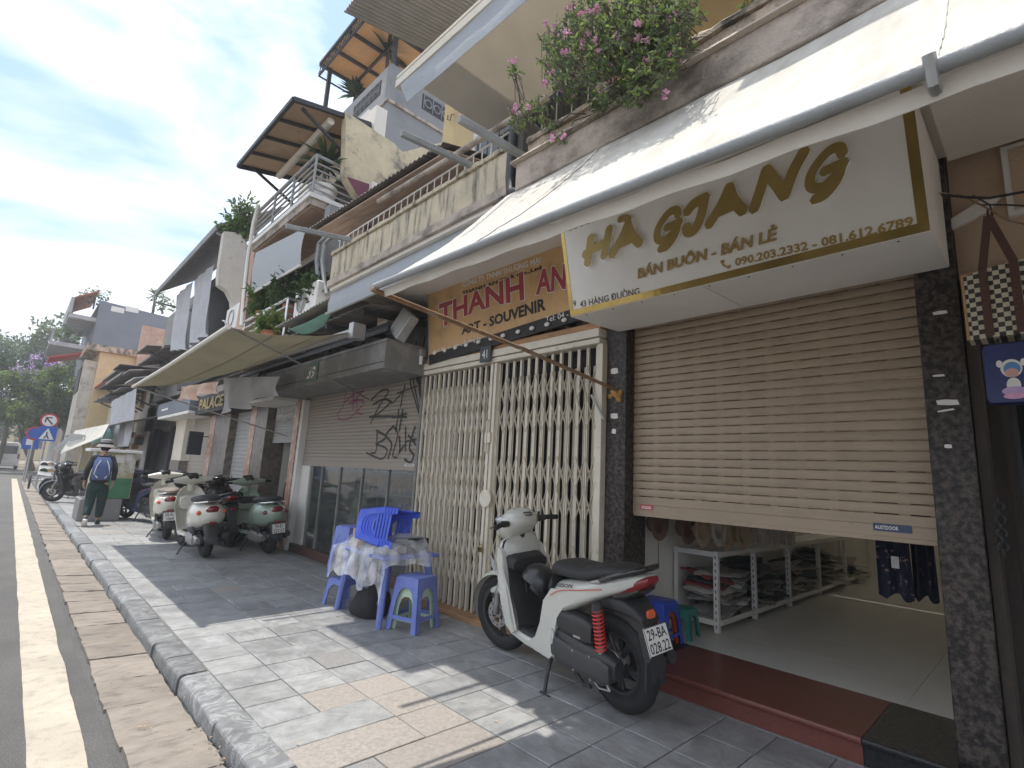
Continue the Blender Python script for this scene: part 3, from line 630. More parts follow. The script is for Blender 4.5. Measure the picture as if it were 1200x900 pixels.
for ya, yb, n in ((GY0 + .05, YM - .06, 12), (YM + .06, GY1 - .01, 13)):
    pw = (yb - ya) / n
    for i in range(n + 1):
        yy = ya + i * pw; o = link('upright', upm, 'cream', gate, V((GX_, yy, .05)) - O41); o.rotation_euler = (0, 0, random.uniform(-.15, .15))
        if i == n: break
        if pw not in sheet: sheet[pw] = MB().grid(lambda a, b: (.012 + .010 * sin(a * pi) * -1, (a - .5) * pw * .66, b * (GZ - .22)), 6, 1, (.002, 0, 0)).mesh('gate_sheet')
        link('gate_sheet', sheet[pw], 'creamsheet', gate, V((GX_ + .03, yy + pw * .5 + random.uniform(-.006, .006), .06)) - O41)
        for z1, z0 in bands:
            h = (z1 - z0)
            for a, b, sg_ in ((z0, z0 + h * .5, 1), (z0 + h * .5, z0, -1), (z0 + h * .5, z1, 1), (z1, z0 + h * .5, -1)):
                key = (pw, round(b - a, 3), sg_)
                if key not in lm: lm[key] = lat(pw, 0, b - a, sg_)
                link('lattice_bar', lm[key], 'cream', gate, V((GX_, yy + pw / 2, a)) - O41)
for s in (-1, 1):
    part('gate_stile', MB().box(3.285, 3.345, YM + s * .028 - .018, YM + s * .028 + .018, .05, GZ - .004), 'cream', gate, .003)
part('handle', MB().tube([(3.28, YM + .02, 1.85), (3.26, YM + .02, 1.82), (3.26, YM + .02, 1.55), (3.28, YM + .02, 1.52)], .008, 8), 'cream', gate)
part('lock_plate', MB().lathe([(0, -.004), (.078, -.004), (.082, 0), (.0, .012)], (3.272, YM, 1.10), 'x', 28), 'cream', gate)
part('lock_box', MB().box(3.262, 3.284, YM - .03, YM + .05, 1.62, 1.72), 'cream', gate, .004)
part('padlock', MB().box(3.24, 3.262, YM - .02, YM + .02, .62, .66).tube([(3.25, YM - .012, .66), (3.25, YM - .012, .685), (3.25, YM + .012, .685), (3.25, YM + .012, .66)], .004, 6), 'gold', gate)
part('gate_handle', MB().tube([at(693, 463, x=3.26), at(701, 478, x=3.26), at(708, 492, x=3.26)], .010, 8), 'galv', gate)
part('jamb', MB().box(3.30, 3.42, GY1 + .006, GY1 + .05, 0, 2.5), 'canopy', h41)
part('beam', MB().box(3.28, 3.42, GY0, GY1 + .08, GZ + .128, GZ + .185), 'wood', h41, .006)
for k in range(12):                                                  # row of eave tile ends under the board
    yy = 2.62 + k * .19
    zt = GZ + .222 + .03 * (4.6 - yy) / 2
    part('eave_tile', MB().lathe([(.0, -.06), (.036, -.06), (.040, .06), (.0, .06)], (3.30, yy, zt), 'x', 12, 0, 2 * pi), 'iron', h41)
    part('eave_plug', MB().ell((3.235, yy + random.uniform(-.01, .01), zt), (.015, .030, .020), 10, 6), 'paper', h41)
npl = single('house_number', MB().box(3.225, 3.24, 3.735, 3.895, 2.415, 2.575), mat('slate_plate', (.05, .06, .068), .5, .1, 5, .05, 50), 'dark square plate with the number 41 above the folding gate', 'house number', bevel=.004)
text('lettering', '41', 'paper', npl, (3.225, 3.855, 2.452), (0, -1, 0), (0, 0, 1), .075, .085, lift=.001, th=.002)
# the tan board
bl_, brt = at(503, 416, x=3.24), at(690, 355.5, x=3.24); TL_ = at(502, 336, x=3.17)
o41 = bl_; b41u = V((3.17, o41.y + .03, TL_.z)) - o41; bh = b41u.length; b41u.normalize(); br = (brt - bl_).normalized(); W41 = 2.26; bn = br.cross(b41u).normalized()
sg2 = thing('shop_sign', 'tan souvenir shop board with dark red lettering above the folding gate', 'sign', (3.2, 3.5, 2.45))
def bp(a, t, d=0): return o41 + br * a + b41u * t + bn * d
def slab(nm, a0, a1, t0, t1, d0, d1, m, par_):
    P_ = [bp(a0, t0), bp(a1, t0), bp(a1, t1), bp(a0, t1)]
    return part(nm, MB().add([p + bn * d0 for p in P_] + [p + bn * d1 for p in P_], [(3, 2, 1, 0), (4, 5, 6, 7), (0, 1, 5, 4), (1, 2, 6, 5), (2, 3, 7, 6), (3, 0, 4, 7)]), m, par_)
slab('board', 0, W41, 0, bh, -.05, 0, 'kraft', sg2); slab('base_band', -.01, W41, -.115, -.002, -.045, .002, 'ink', sg2); slab('edge', -.014, -.001, -.115, bh, -.055, .006, 'galv', sg2); slab('edge', 0, W41, bh + .001, bh + .016, -.055, .006, 'galv', sg2)
def on41(u, v):
    d = CR @ V(((u - 600) / FPX, -(v - 450) / FPX, -1)); c = V((0, 0, H)); p = c + d * ((o41 - c).dot(bn) / d.dot(bn)); return (p - o41).dot(br), (p - o41).dot(b41u)
def t41(s, m, A, B, h, **k):
    a0, t0 = on41(*A); a1, t1 = on41(*B); r = br * (a1 - a0) + b41u * (t1 - t0); rr = r.normalized()
    kk = dict(h=h) if h else {}
    return text('lettering', s, m, sg2, bp(a0, t0), r, b41u - rr * b41u.dot(rr), r.length, lift=k.pop('lift', .001), th=k.pop('th', .002), **kk, **k)
t41('CÔNG TY TNHH THƯƠNG MẠI', 'paper', (541, 340), (633, 314.5), .085, bold=.018)
t41('THANH AN TRÀ Co.,Ltd', 'ink', (541, 348), (634, 321), .052, bold=.03)
arch = lambda a, b: (a, b * (1 - .22 * sin(pi * min(1, a * 1.0))) + .17 * sin(pi * min(1, a)))
t41('THANH', 'paper', (514.0, 387), (615.5, 356), .30, bold=.052, warp=arch, lift=.001, th=.002)
t41('THANH', 'redtext', (515, 386), (614.5, 355.5), .285, bold=.03, warp=arch, lift=.0035, th=.002)
t41('AN TRÀ', 'paper', (627, 351.0), (727, 334), .30, bold=.052, lift=.001, th=.002)
t41('AN TRÀ', 'redtext', (628, 350), (726, 333), .285, bold=.03, lift=.0035, th=.002)
t41('ART - SOUVENIR', 'ink', (541, 394), (640, 368), .115, bold=.035, warp=lambda a, b: (a, b * (.8 + .25 * a)))
t41('Add: No 41 - Hàng Đường Str - HN', 'paper', (508, 415), (577, 398), .048)
t41('Tel: 04 - 8 281 345', 'paper', (640, 382.5), (705, 368), .052)
# upper front of 41: slab, stained parapet, blue grey rolled awning below it
part('wall', MB().box(3.44, 3.60, 2.61, 5.05, 2.62, 3.45), 'plaster', h41)
part('wall', MB().box(3.50, 3.62, 2.61, 6.9, 3.62, 5.4), 'salmon', h41)
part('balcony_slab', MB().box(2.375, 3.7, 2.631, 5.681, 3.333, 3.447), 'soffit', h41)  # slab, parapet, pier and pipe: numbers shrunk about the camera
part('slab_edge', MB().box(2.339, 2.375, 2.631, 5.7, 3.369, 3.452), 'ledge', h41, .006)
part('parapet', par(2.66, 5.652, 2.351, 2.47, 3.454, 3.77, 11, .02), 'moss', h41)
part('coping', par(2.651, 5.671, 2.332, 2.498, 3.756, 3.813, 15, .018), 'moss', h41)
part('pier', MB().box(2.318, 2.527, 2.47, 2.627, 3.295, 3.912), mat('black_mould', (.10, .095, .085), .95, .4, 6, .6, 60, col2=(.3, .27, .22), s2=5, f2=(.55, .7)), h41, .012)
part('drain_pipe', MB().tube([(2.299, 2.555, 3.817), (2.289, 2.555, 3.438), (2.28, 2.527, 3.314), (2.242, 2.375, 3.238), (2.242, 2.318, 3.229)], .035, 10), 'iron', h41)
for yy, xx in ((2.64, 2.28), (2.335, 2.22)):
    part('roller_bracket', MB().box(xx, xx + .12, yy - .02, yy + .02, 3.16, 3.32).box(xx - .03, xx + .05, yy - .035, yy + .035, 3.18, 3.26).tube([(xx + .02, yy - .05, 3.20), (xx + .02, yy + .05, 3.20)], .03, 10), 'iron', h41)
for k in range(27):
    yy = 2.70 + k * .112; part('railing_bar', MB().tube([(2.40, yy, 3.80), (2.40, yy, 3.96)], .006, 5), 'paper', h41)
part('railing', MB().tube([(2.403, 2.679, 3.96), (2.403, 5.652, 3.96)], .009, 6), 'paper', h41)
p_a = at(444, 236, x=2.33); p_b = at(641, 114, x=2.33)
part('handrail', MB().tube([p_a, (p_a + p_b) / 2 - V((0, 0, .01)), p_b], .026, 10), 'ledge', h41)
aw41 = thing('awning', 'blue grey cloth awning half rolled under the mossy balcony', 'awning', (2.5, 4.4, 3.1))
part('cloth', MB().grid(lambda a, b: (2.425 - .035 * b - .02 * sin(pi * b), 2.68 + a * 3.02, 3.340 - .275 * b - .012 * sin(a * 5) * b + .008 * noise.noise(V((a * 12, b * 3, 0)))), 60, 10, (.004, 0, 0)), 'greycloth', aw41)
part('front_bar', MB().tube([(2.39, 2.66, 3.064), (2.39, 5.72, 3.064)], .018, 10), 'gpole', aw41)
for i, (A, B, xx) in enumerate((((538, 139), (616, 184), 2.19), ((470, 156), (551, 192), 2.33), ((335, 265), (410, 279), 2.33))):
    e = at(*B, x=xx); 
    tip = at(*A, y=e.y)
    single('bracket_pole', MB().bar(e + V((.12, 0, 0)), tip, .036, .046), 'gpole', ['short grey pole sticking out beside the flowering plant', 'grey pole sticking out over the middle of the mossy balcony', 'grey pole sticking out at the far end of the mossy balcony'][i], 'pole', group='poles sticking out from the balconies', bevel=.004)
# second floor of 41/43: yellow wall, soffit with grey valance
h2 = thing('upper_storey', 'yellow upper storey with white soffit and grey valance set back above the balconies', 'upper storey', (3.6, 2, 3.6))
yc = at(523, 110, x=3.42).y; part('wall', MB().box(3.42, 3.44, yc - .66, yc, 3.6, 6.3).box(3.44, 6.5, yc - .12, yc - .001, 3.6, 6.3), 'yellowwall', h2)
part('wall', MB().box(3.425, 3.62, -3.5, 2.58, 6.905, 7.4), 'yellowwall', h2)
part('wall', MB().box(3.44, 3.50, 2.62, yc - .662, 5.42, 6.3), 'yellowwall', h2)
wf = part('window', MB().box(3.43, 3.47, 2.66, yc - .70, 3.66, 3.72).box(3.43, 3.47, 2.66, yc - .70, 5.32, 5.40).box(3.425, 3.475, yc - .70, yc - .64, 3.66, 5.40), 'white2', h2)
part('pane', MB().box(3.455, 3.462, 2.66, yc - .702, 3.722, 5.318), 'darkglass', wf)
for k in range(9):
    yy = 2.75 + k * .2; part('grille_bar', MB().tube([(3.40, yy, 3.7), (3.40, yy, 5.3)], .007, 5), 'paper', wf)
VZ0 = at(490, 105, x=2.3).z; VZ1 = at(470, 95, x=2.3)
part('soffit_sheet', MB().box(2.32, 3.415, -3.4, 4.16, 5.20, 5.206), 'sheer', h2)
part('gutter_rail', MB().bar((2.28, 4.36, 5.235), (2.28, -3.4, 5.03), .07, .09).bar((2.255, 4.34, 5.30), (2.255, -3.4, 5.09), .03, .035), 'cream', h2, .006)
part('valance', MB().grid(lambda a, b: (2.26 - .02 * b + .015 * noise.noise(V((a * 14, b * 2, 2))), 4.28 - 7.6 * a - .20 * b * (1 if a < .05 else 0), 5.20 - .2 * a - .33 * b * (1 - .1 * a)), 70, 6, (.003, 0, 0)), 'greycloth', h2)
rf = MB()
def cr(a, b): return V((1.9 + 2.2 * a, at(507, 35, z=6.4).y + .5 - 1.3 * b, 6.35 + .5 * a + .018 * sin(b * 150)))
part('metal_roof', rf.grid(cr, 2, 160, (0, 0, .012)), 'corrg', h2)
part('shade_roof', MB().grid(lambda a, b: (1.83 + 1.63 * b, -3.2 + 4.25 * a, 5.45 + .3 * b + .018 * sin(a * 150)), 150, 2, (0, 0, .012)), 'corrg', h2)  # added above the view so that it shades the upper awning canvas
part('hook', MB().tube([at(525, 135, x=3.41), at(524, 140, x=3.39), at(528, 141, x=3.39), at(529, 134, x=3.39), at(532, 134, x=3.39)], .006, 6), 'iron', h2)
# corrugated roof with timber soffit over the mossy balcony
lean = thing('lean_to_roof', 'corrugated lean-to roof with a timber ceiling over the mossy balcony', 'roof', (3.0, 5.2, 4.3))
ca, cb = at(362, 268, x=2.30), at(522, 166, x=2.30)
def lr(a, b):
    p = ca.lerp(cb, a); return p + V((1.3 * b, 0, .34 * b + .012 * sin(a * (cb - ca).length * 2 * pi / .076)))
part('metal_sheet', MB().grid(lr, 160, 2, (0, 0, .006)), 'corr', lean)
for k in range(9):
    b0, b1 = k / 9, (k + .94) / 9
    part('ceiling_board', MB().add([ca.lerp(cb, t) + V((.06 + 1.2 * b, 0, .31 * b - .03 - dz)) for dz in (0, .012) for t, b in ((.015, b0), (.985, b0), (.985, b1), (.015, b1))], [(0, 1, 2, 3), (7, 6, 5, 4), (0, 4, 5, 1), (1, 5, 6, 2), (2, 6, 7, 3), (3, 7, 4, 0)]), 'board', lean)
wfr = part('window', MB().box(3.46, 3.499, 3.2, 6.4, 3.66, 3.72).box(3.46, 3.499, 3.2, 6.4, 4.28, 4.34).box(3.455, 3.50, 5.1, 5.16, 3.722, 4.278).box(3.455, 3.5, 4.2, 4.25, 3.722, 4.278), 'wood', h41)
part('pane', MB().box(3.478, 3.485, 3.2, 6.4, 3.722, 4.278), 'darkglass', wfr)
# ------------------------------------------------------------------ number 39: grey fascia, graffitied shutter over a glass shopfront
def fy(u, v=560, x=3.35): return at(u, v, x=x).y
h39 = thing('shop_house', 'shop with grey fascia box, graffiti on its shutter and glass display below', 'shop house', (3.6, 6.8, 0))
FY0, FY1 = 4.93, 8.62
part('fascia', MB().box(2.75, 3.34, FY0, FY1, 2.40, 2.735), 'canopy', h39, .006)
part('fascia_seam', MB().box(2.746, 2.75, FY0, FY1, 2.47, 2.476).box(2.746, 2.75, FY0, FY1, 2.69, 2.694), 'iron', h39)
part('wall', MB().box(3.46, 3.64, 5.06, 8.7, 2.38, 3.6), 'canopy', h39)
S39 = (5.11, 8.50)
shutter(h39, 3.47, S39[0], S39[1], 1.335, 2.42, 'shutter_b', .052, False, .13)
part('jamb', MB().box(3.36, 3.52, 8.505, 8.60, 0, 2.40), 'white2', h39, .004)
part('jamb', MB().box(3.38, 3.55, 5.045, 5.105, 0, 2.40), 'iron', h39, .004)
part('pillar', MB().box(3.34, 3.66, 8.605, 8.80, 0, 2.42), 'redmarble', h39, .006)
part('step', MB().box(3.40, 3.75, 4.99, 8.60, -.05, .115), mat('dark_red_step', (.10, .05, .04), .45, .2, 20), h39, .006)
def shapes(st, y0, z0, w, h, x): return st
def spray(nm, strokes, u0, v0, u1, v1, m, wd, label):
    p0 = at(u0, v0, x=3.455); p1 = at(u1, v1, x=3.455); mb = MB()
    for i, st in enumerate(strokes):
        c = curve(st, 6) if len(st) > 2 else st
        stroke(mb, [(a * (p0.y - p1.y), b * (p0.z - p1.z)) for a, b in c], wd * (1 if i % 2 else .8), lambda a, b, d: V((3.4535 - d, p0.y - a, p1.z + b)), 0, .0006, i * .0003)
    part(nm, mb, m, h39, smooth=False, label=label)
gk = mat('graffiti_black', (.03, .035, .03), .6, .2, 12, 0); gp = mat('graffiti_magenta', (.28, .04, .14), .6, .2, 12, 0)
spray('graffiti', [[(.25, 1), (.22, .5), (.02, .2)], [(.25, .6), (.6, .85), (.95, .9)], [(.95, .95), (.62, .6), (.45, .55)], [(.45, .55), (.9, .6), (1, .45)], [(.02, .25), (.1, .02), (.5, .0), (.95, .4)], [(.55, .95), (.62, .3)], [(.72, .75), (.8, .2), (1, .1)]], 398, 460, 425, 489, gp, .022, 'magenta sprayed tag')
spray('graffiti', [[(.05, .75), (.3, 1), (.5, .95), (.3, .55), (.1, .0)], [(.12, .6), (.4, .72), (.6, .6)], [(.6, .62), (.3, .30), (.05, .2)], [(.05, .2), (.5, .18), (1, .1)], [(.8, .35), (.78, -.3)], [(.9, .32), (.86, -.28)], [(.68, .12), (1.0, .2)]], 434, 460, 476, 493, gk, .03, 'black sprayed tag upper')
spray('graffiti', [[(.12, .85), (.14, .3), (.02, .25)], [(.1, .9), (.35, .7), (.12, .5)], [(.12, .5), (.4, .35), (.3, .08), (-.1, .25)], [(.5, 1), (.35, .75), (.5, .5), (.45, .1)], [(.5, 1), (.62, .75), (.55, .2), (.64, .12)], [(.66, .7), (.7, .3), (.62, .1), (.78, .45)], [(.78, .95), (.82, .3)], [(.98, .95), (.9, .4), (1.0, .2), (.95, .0), (.82, .08)], [(.8, .55), (1.04, .62)], [(.86, .72), (1.04, .45)]], 437, 501, 484, 542, gk, .03, 'black sprayed tag lower')
spray('graffiti', [[(0, 0), (.45, .6), (.5, 1)], [(.5, .9), (.4, -.2)], [(.2, .55), (1, .75)]], 461, 452, 487, 470, gk, .022, 'black sprayed tag at the top')
st_ = part('sticker', MB().box(3.4515, 3.455, 5.25, 5.45, 1.375, 1.405), 'paper', h39); part('print', MB().box(3.4507, 3.4512, 5.27, 5.43, 1.385, 1.395), 'ink', st_)
# glass front and the stocked shelves behind
gl = part('glass_front', MB().box(3.478, 3.486, 5.11, 8.50, .118, 1.33), 'glass', h39)
for yy in (5.13, 5.83, 6.5, 7.15, 7.75, 8.1): part('mullion', MB().box(3.462, 3.502, yy - .018, yy + .018, .118, 1.33), 'canopy', gl)
part('post', MB().box(3.45, 3.53, 8.18, 8.50, .118, 1.33), 'white2', h39)
part('floor', MB().box(3.755, 6.4, 5.0, 8.8, -.05, .10), 'black_stone', h39)
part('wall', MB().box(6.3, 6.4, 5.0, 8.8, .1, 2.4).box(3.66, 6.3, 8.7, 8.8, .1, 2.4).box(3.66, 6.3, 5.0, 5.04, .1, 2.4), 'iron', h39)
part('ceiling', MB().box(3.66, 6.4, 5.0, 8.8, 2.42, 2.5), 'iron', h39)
rk = thing('display_shelf', 'dark glass shelves of small goods behind the shop window', 'shelf', (4.6, 6.8, .1))
for zz in (.30, .62, .95, 1.28): part('shelf_board', MB().box(4.2, 4.75, 5.3, 8.4, zz, zz + .02), 'galv', rk)
for yy in (5.3, 6.3, 7.3, 8.4): part('post', MB().box(4.19, 4.76, yy - .012, yy + .012, .1, 1.9), 'galv', rk)
rnd = random.Random(3); gm = ['paper', 'ink', 'ink', 'card', 'galv', 'navy', 'blue', 'iron', 'shutter_g']
for zz in (.32, .64, .97, 1.30):
    yy = 5.36
    while yy < 8.3:
        w_ = rnd.uniform(.06, .17); h_ = rnd.uniform(.06, .24)
        b = MB().box(4.22, 4.22 + rnd.uniform(.08, .22), yy, yy + w_, zz, zz + h_) if rnd.random() < .6 else MB().lathe([(0, 0), (w_ / 2, 0), (w_ / 2, h_ * .7), (w_ / 5, h_ * .8), (w_ / 5, h_), (0, h_)], (4.32, yy + w_ / 2, zz), 'z', 10)
        o = part('goods', b, rnd.choice(gm), rk); yy += w_ + rnd.uniform(.02, .07)
n39 = single('house_number', MB().box(2.738, 2.749, 6.62, 6.99, 2.435, 2.665), mat('green_rim', (.05, .17, .11), .5, .1, 5, 0), 'small green rimmed number 39 on the grey fascia', 'house number')
part('plate', MB().box(2.734, 2.7385, 6.64, 6.97, 2.45, 2.65), 'canopy', n39)
text('lettering', '39', 'paper', n39, (2.734, 6.93, 2.47), (0, -1, 0), (0, 0, 1), .25, .16, lift=.001, th=.003, bold=.02, shear=.2)
lampo = thing('wall_lamp', 'small twin spotlight fixed beside the grey fascia box', 'lamp', (3.2, 4.86, 2.55))
q = at(492, 415, x=3.2); part('housing', MB().box(q.x - .03, q.x + .05, q.y - .06, q.y + .06, q.z - .03, q.z + .05), 'galv', lampo, .006)
for s in (-1, 1): part('bulb', MB().lathe([(0, -.10), (.018, -.10), (.024, -.02), (.02, 0)], (q.x, q.y + s * .034, q.z - .025), 'z', 10), 'paper', lampo)
cbl = MB()
rnd = random.Random(17)
for k in range(7):
    a = at(486 + k * 2, 405 + rnd.uniform(-12, 12), x=3.32); b = at(491 + k, 470 + rnd.uniform(-25, 25), x=3.33)
    cbl.tube([a, (a + b) / 2 + V((-.05, rnd.uniform(-.06, .06), -.05)), b], .008, 5)
o = single('cable_bundle', cbl, 'iron', 'tangle of black cables in the corner between the fascia and the folding gate', 'cable'); o['kind'] = 'stuff'
# void above the fascia: tie beams, meter box, tilted floodlight
vo = part('rafter_ceiling', MB().grid(lambda a, b: (2.58 + .9 * b, 5.0 + 5.6 * a, 3.10 + .10 * b + .01 * sin(a * 200)), 120, 2, (0, 0, .01)), 'corr', h39)
for k in range(6): part('rafter', MB().bar((2.58, 5.2 + k * .95, 3.04), (3.45, 5.2 + k * .95, 3.10), .05, .06), 'iron', h39)
for yy, z in ((5.0, 2.98), (5.0, 2.86)): part('tie_beam', MB().bar((2.75 + (z - 2.8), yy, z), (2.75 + (z - 2.8), 10.2, z), .04, .05), 'iron', h39)
for k in range(5): part('strut', MB().bar((2.8, 5.6 + k * .9, 2.74), (3.0, 5.9 + k * .9, 3.05), .03, .03), 'iron', h39)
p = at(448, 372, x=2.95); mbx = thing('meter_box', 'pale electricity meter box hanging above the grey fascia', 'meter box', (p.x, p.y, p.z - .12))
part('box', MB().box(p.x, p.x + .12, p.y - .12, p.y + .12, p.z - .13, p.z + .13), 'cream', mbx, .012)
text('lettering', 'PE30', 'redtext', mbx, (p.x, p.y + .08, p.z + .03), (0, -1, 0), (0, 0, 1), .15, .05, lift=.001, th=.001); text('lettering', '060H', 'redtext', mbx, (p.x, p.y + .08, p.z - .05), (0, -1, 0), (0, 0, 1), .15, .05, lift=.001, th=.001)
part('cable', MB().tube([(p.x + .05, p.y, p.z - .13), (p.x + .07, p.y - .05, p.z - .25), (p.x + .1, p.y - .02, p.z - .4)], .008, 6), 'iron', mbx)
p = at(473, 381, x=2.95); fm = Matrix.Translation(p) @ Euler((.55, .25, 0)).to_matrix().to_4x4()
fl_ = thing('floodlight', 'tilted grey floodlight between the meter box and the tan board', 'lamp', p - V((0, 0, .15)))
part('housing', MB().box(-.06, .06, -.15, .15, -.16, .16, fm), 'galv', fl_, .015); part('lens', MB().box(-.066, -.0605, -.12, .12, -.13, .13, fm), 'shutter_g', fl_)
part('bracket', MB().bar(p + V((.05, 0, .02)), p + V((.4, .05, .1)), .02, .03), 'iron', fl_)

# tan awning of number 39 with its arms
ta = thing('awning', 'wide tan canvas awning stretched out over the parked scooters', 'awning', (2.6, 8, 2.5))
rA, rB = at(262, 437, x=2.52), at(414, 389, x=2.52); fA, fB = at(156.5, 453, x=1.25), at(266, 384, x=1.25)
def tan(a, b):
    p = rB.lerp(rA, a).lerp(fB.lerp(fA, a), b); return p - V((0, 0, .16 * sin(pi * b) * (.35 + .65 * sin(pi * min(1, a * .9 + .05))) - .02 * noise.noise(V((a * 3, b * 3, 0)))))
part('canvas', MB().grid(tan, 40, 24, (0, 0, .004)), 'tancanvas', ta)
for b in (.33, .66): part('seam', MB().grid(lambda a, c: tan(a, b + c * .012) - V((0, 0, .004)), 40, 1, (0, 0, -.002)), 'tancanvas', ta)
part('roller', MB().tube([rA + V((0, .05, 0)), rB], .042, 14), 'shutter_g', ta); part('roller_end', MB().box(rB.x - .06, rB.x + .1, rB.y - .10, rB.y - .0, rB.z - .09, rB.z + .09), 'galv', ta, .01)
part('front_bar', MB().tube([fA + V((0, .05, 0)), (fA + fB) / 2 - V((0, 0, .02)), fB - V((0, .05, 0))], .024, 10), 'soffit', ta)
e1 = at(432, 468, x=3.40); e2 = at(336, 511, x=3.40)
part('arm', MB().tube([fB - V((0, .02, -.01)), e1], .011, 8), 'galv', ta); part('arm', MB().tube([fA - V((0, 0, 0)), e2], .011, 8), 'galv', ta)
part('hook', MB().tube([fB, fB + V((-.02, .02, .06)), fB + V((-.03, .06, .07))], .008, 6), 'galv', ta)

# ------------------------------------------------------------------ the row further up the street
def bay(label, u0, u1, v=560, top=3.0, x=3.5, m='plaster'):
    y0, y1 = fy(u1, v), fy(u0, v)
    h = thing('shop_house', label, 'shop house', (3.6, (y0 + y1) / 2, 0)); part('wall', MB().box(x, x + .2, y0, y1, 2.55, top), m, h); return h, y0, y1
Y1 = [8.82, 10.1, 11.05, 12.3, 13.9, 16.2, 18.1, 19.4, 21.6]
hx = thing('shop_house', 'clothes shop with mannequins under a half raised shutter hung with white posters', 'shop house', (3.6, 9.5, 0))
shutter(hx, 3.50, 8.81, 10.08, 1.72, 2.6, 'shutter_g', .055, False, .06)
part('wall', MB().box(3.46, 3.66, 8.81, 11.0, 2.62, 3.4), 'iron', hx)
part('pillar', MB().box(3.34, 3.70, 10.09, 11.02, 0, 2.6), 'marble', hx, .006); part('pillar_face', MB().box(3.334, 3.339, 10.7, 11.01, 0, 2.6), 'redmarble', hx)
part('floor', MB().box(3.40, 6.2, 8.81, 10.08, -.05, .10), 'floor', hx); part('wall', MB().box(6.1, 6.2, 8.81, 10.08, .1, 2.6).box(3.71, 6.1, 10.09, 10.15, .1, 2.6), 'inwall', hx)
part('ceiling', MB().box(3.6, 6.2, 8.81, 10.08, 2.61, 2.7), 'inwall', hx)
sx_ = thing('shop_sign', 'dark fascia sign with white script letters beside the grey fascia', 'sign', (3.1, 9.6, 2.3))
part('panel', MB().box(2.95, 3.44, 8.66, 10.95, 2.42, 2.86), 'ink', sx_, .005)
text('lettering', 'Xưởng-Thời', 'paper', sx_, (2.95, 10.35, 2.52), (0, -1, 0), (0, 0, 1), 1.62, .25, lift=.002, th=.004, bold=.02, shear=.25)
part('light_tray', MB().box(2.94, 3.44, 8.70, 10.2, 2.36, 2.415), 'white2', sx_)
# posters of white lettering sagging on the half shutter
tx = MB(); rnd = random.Random(7)
pst = part('poster', MB().grid(lambda a, b: (3.45 - .02 * sin(a * 9), 9.95 - a * 1.0, 2.10 + b * .42 + .02 * sin(a * 12)), 12, 3, (.003, 0, 0)), 'shutter_g', hx)
for r in range(3):
    for c in range(9):
        sm = MB()
        for q in range(3): stroke(sm, [(rnd.uniform(0, .08), rnd.uniform(0, .1)), (rnd.uniform(0, .08), rnd.uniform(0, .1))], .014, lambda a, b, d: V((3.425 - .002 * d, 9.86 - c * .1 - a, 2.37 - r * .125 + b)), 0, 1, q * .3)
        part('brush_mark', sm, 'paper', pst, smooth=False, kind='stuff')
def mannequin(x, y, s, rz, top, bot, label):
    t = thing('mannequin', label, 'mannequin', (x, y, .10), rz)
    J = lambda mb, nm, m: link(nm, mb.mesh(nm), m, t)
    J(MB().lathe([(0, 0), (.15, 0), (.15, .015), (.02, .025), (.02, .35)], (0, 0, 0), 'z', 16), 'galv' and 'stand' or '', 'galv')
    J(MB().rbox([(.72, 0, 0, .08, .10), (.85, 0, 0, .11, .165), (1.0, 0, 0, .095, .135), (1.15, .01, 0, .11, .155), (1.3, .01, 0, .115, .185), (1.38, 0, 0, .085, .18), (1.43, 0, 0, .05, .075), (1.47, 0, 0, .042, .045), (1.52, .01, 0, .05, .05), (1.6, .015, 0, .085, .065), (1.68, .01, 0, .08, .065), (1.74, 0, 0, .03, .03)], 18, 2.2, 'z'), 'figure', 'cream')
    J(MB().rbox([(.86, 0, 0, .125, .18), (1.0, 0, 0, .11, .155), (1.15, .01, 0, .125, .17), (1.3, .01, 0, .13, .20), (1.385, 0, 0, .095, .19), (1.43, 0, 0, .055, .08)], 18, 2.4, 'z'), 'shirt', top)
    for sd in (-1, 1):
        J(MB().tube([(0, sd * .17, 1.36), (0, sd * .215, 1.22), (.01, sd * .225, 1.08)], [.055, .06, .058], 10), 'sleeve', top)
        J(MB().tube([(.01, sd * .222, 1.10), (.03, sd * .23, .98), (.06, sd * .225, .82), (.07, sd * .22, .73)], [.038, .034, .028, .018], 8), 'arm', 'cream')
    J(MB().rbox([(.10, 0, 0, .12, .19), (.5, 0, 0, .12, .19), (.88, 0, 0, .125, .175)], 16, 2.6, 'z'), 'trousers', bot)
mannequin(3.95, 9.02, 1, pi, 'blackf', 'navy', 'black shirted mannequin standing nearest the street in the clothes shop')
mannequin(4.5, 9.45, 1, pi, 'blackf', 'blackf', 'all black mannequin set deeper in the clothes shop')
jk = thing('clothes_rack', 'rail of dark jackets standing in the clothes shop doorway', 'clothes rack', (3.9, 9.6, .1))
part('rail', MB().tube([(3.85, 9.35, .1), (3.85, 9.35, 1.12), (3.85, 9.95, 1.12), (3.85, 9.95, .1)], .012, 8), 'galv', jk)
for k in range(4): part('jacket', MB().rbox([(.35, 3.85, 9.42 + k * .13, .14, .045), (.8, 3.85, 9.42 + k * .13, .15, .05), (1.0, 3.85, 9.42 + k * .13, .14, .045), (1.08, 3.85, 9.42 + k * .13, .04, .03)], 12, 2.2, 'z'), 'blackf' if k % 2 else 'navy', jk)
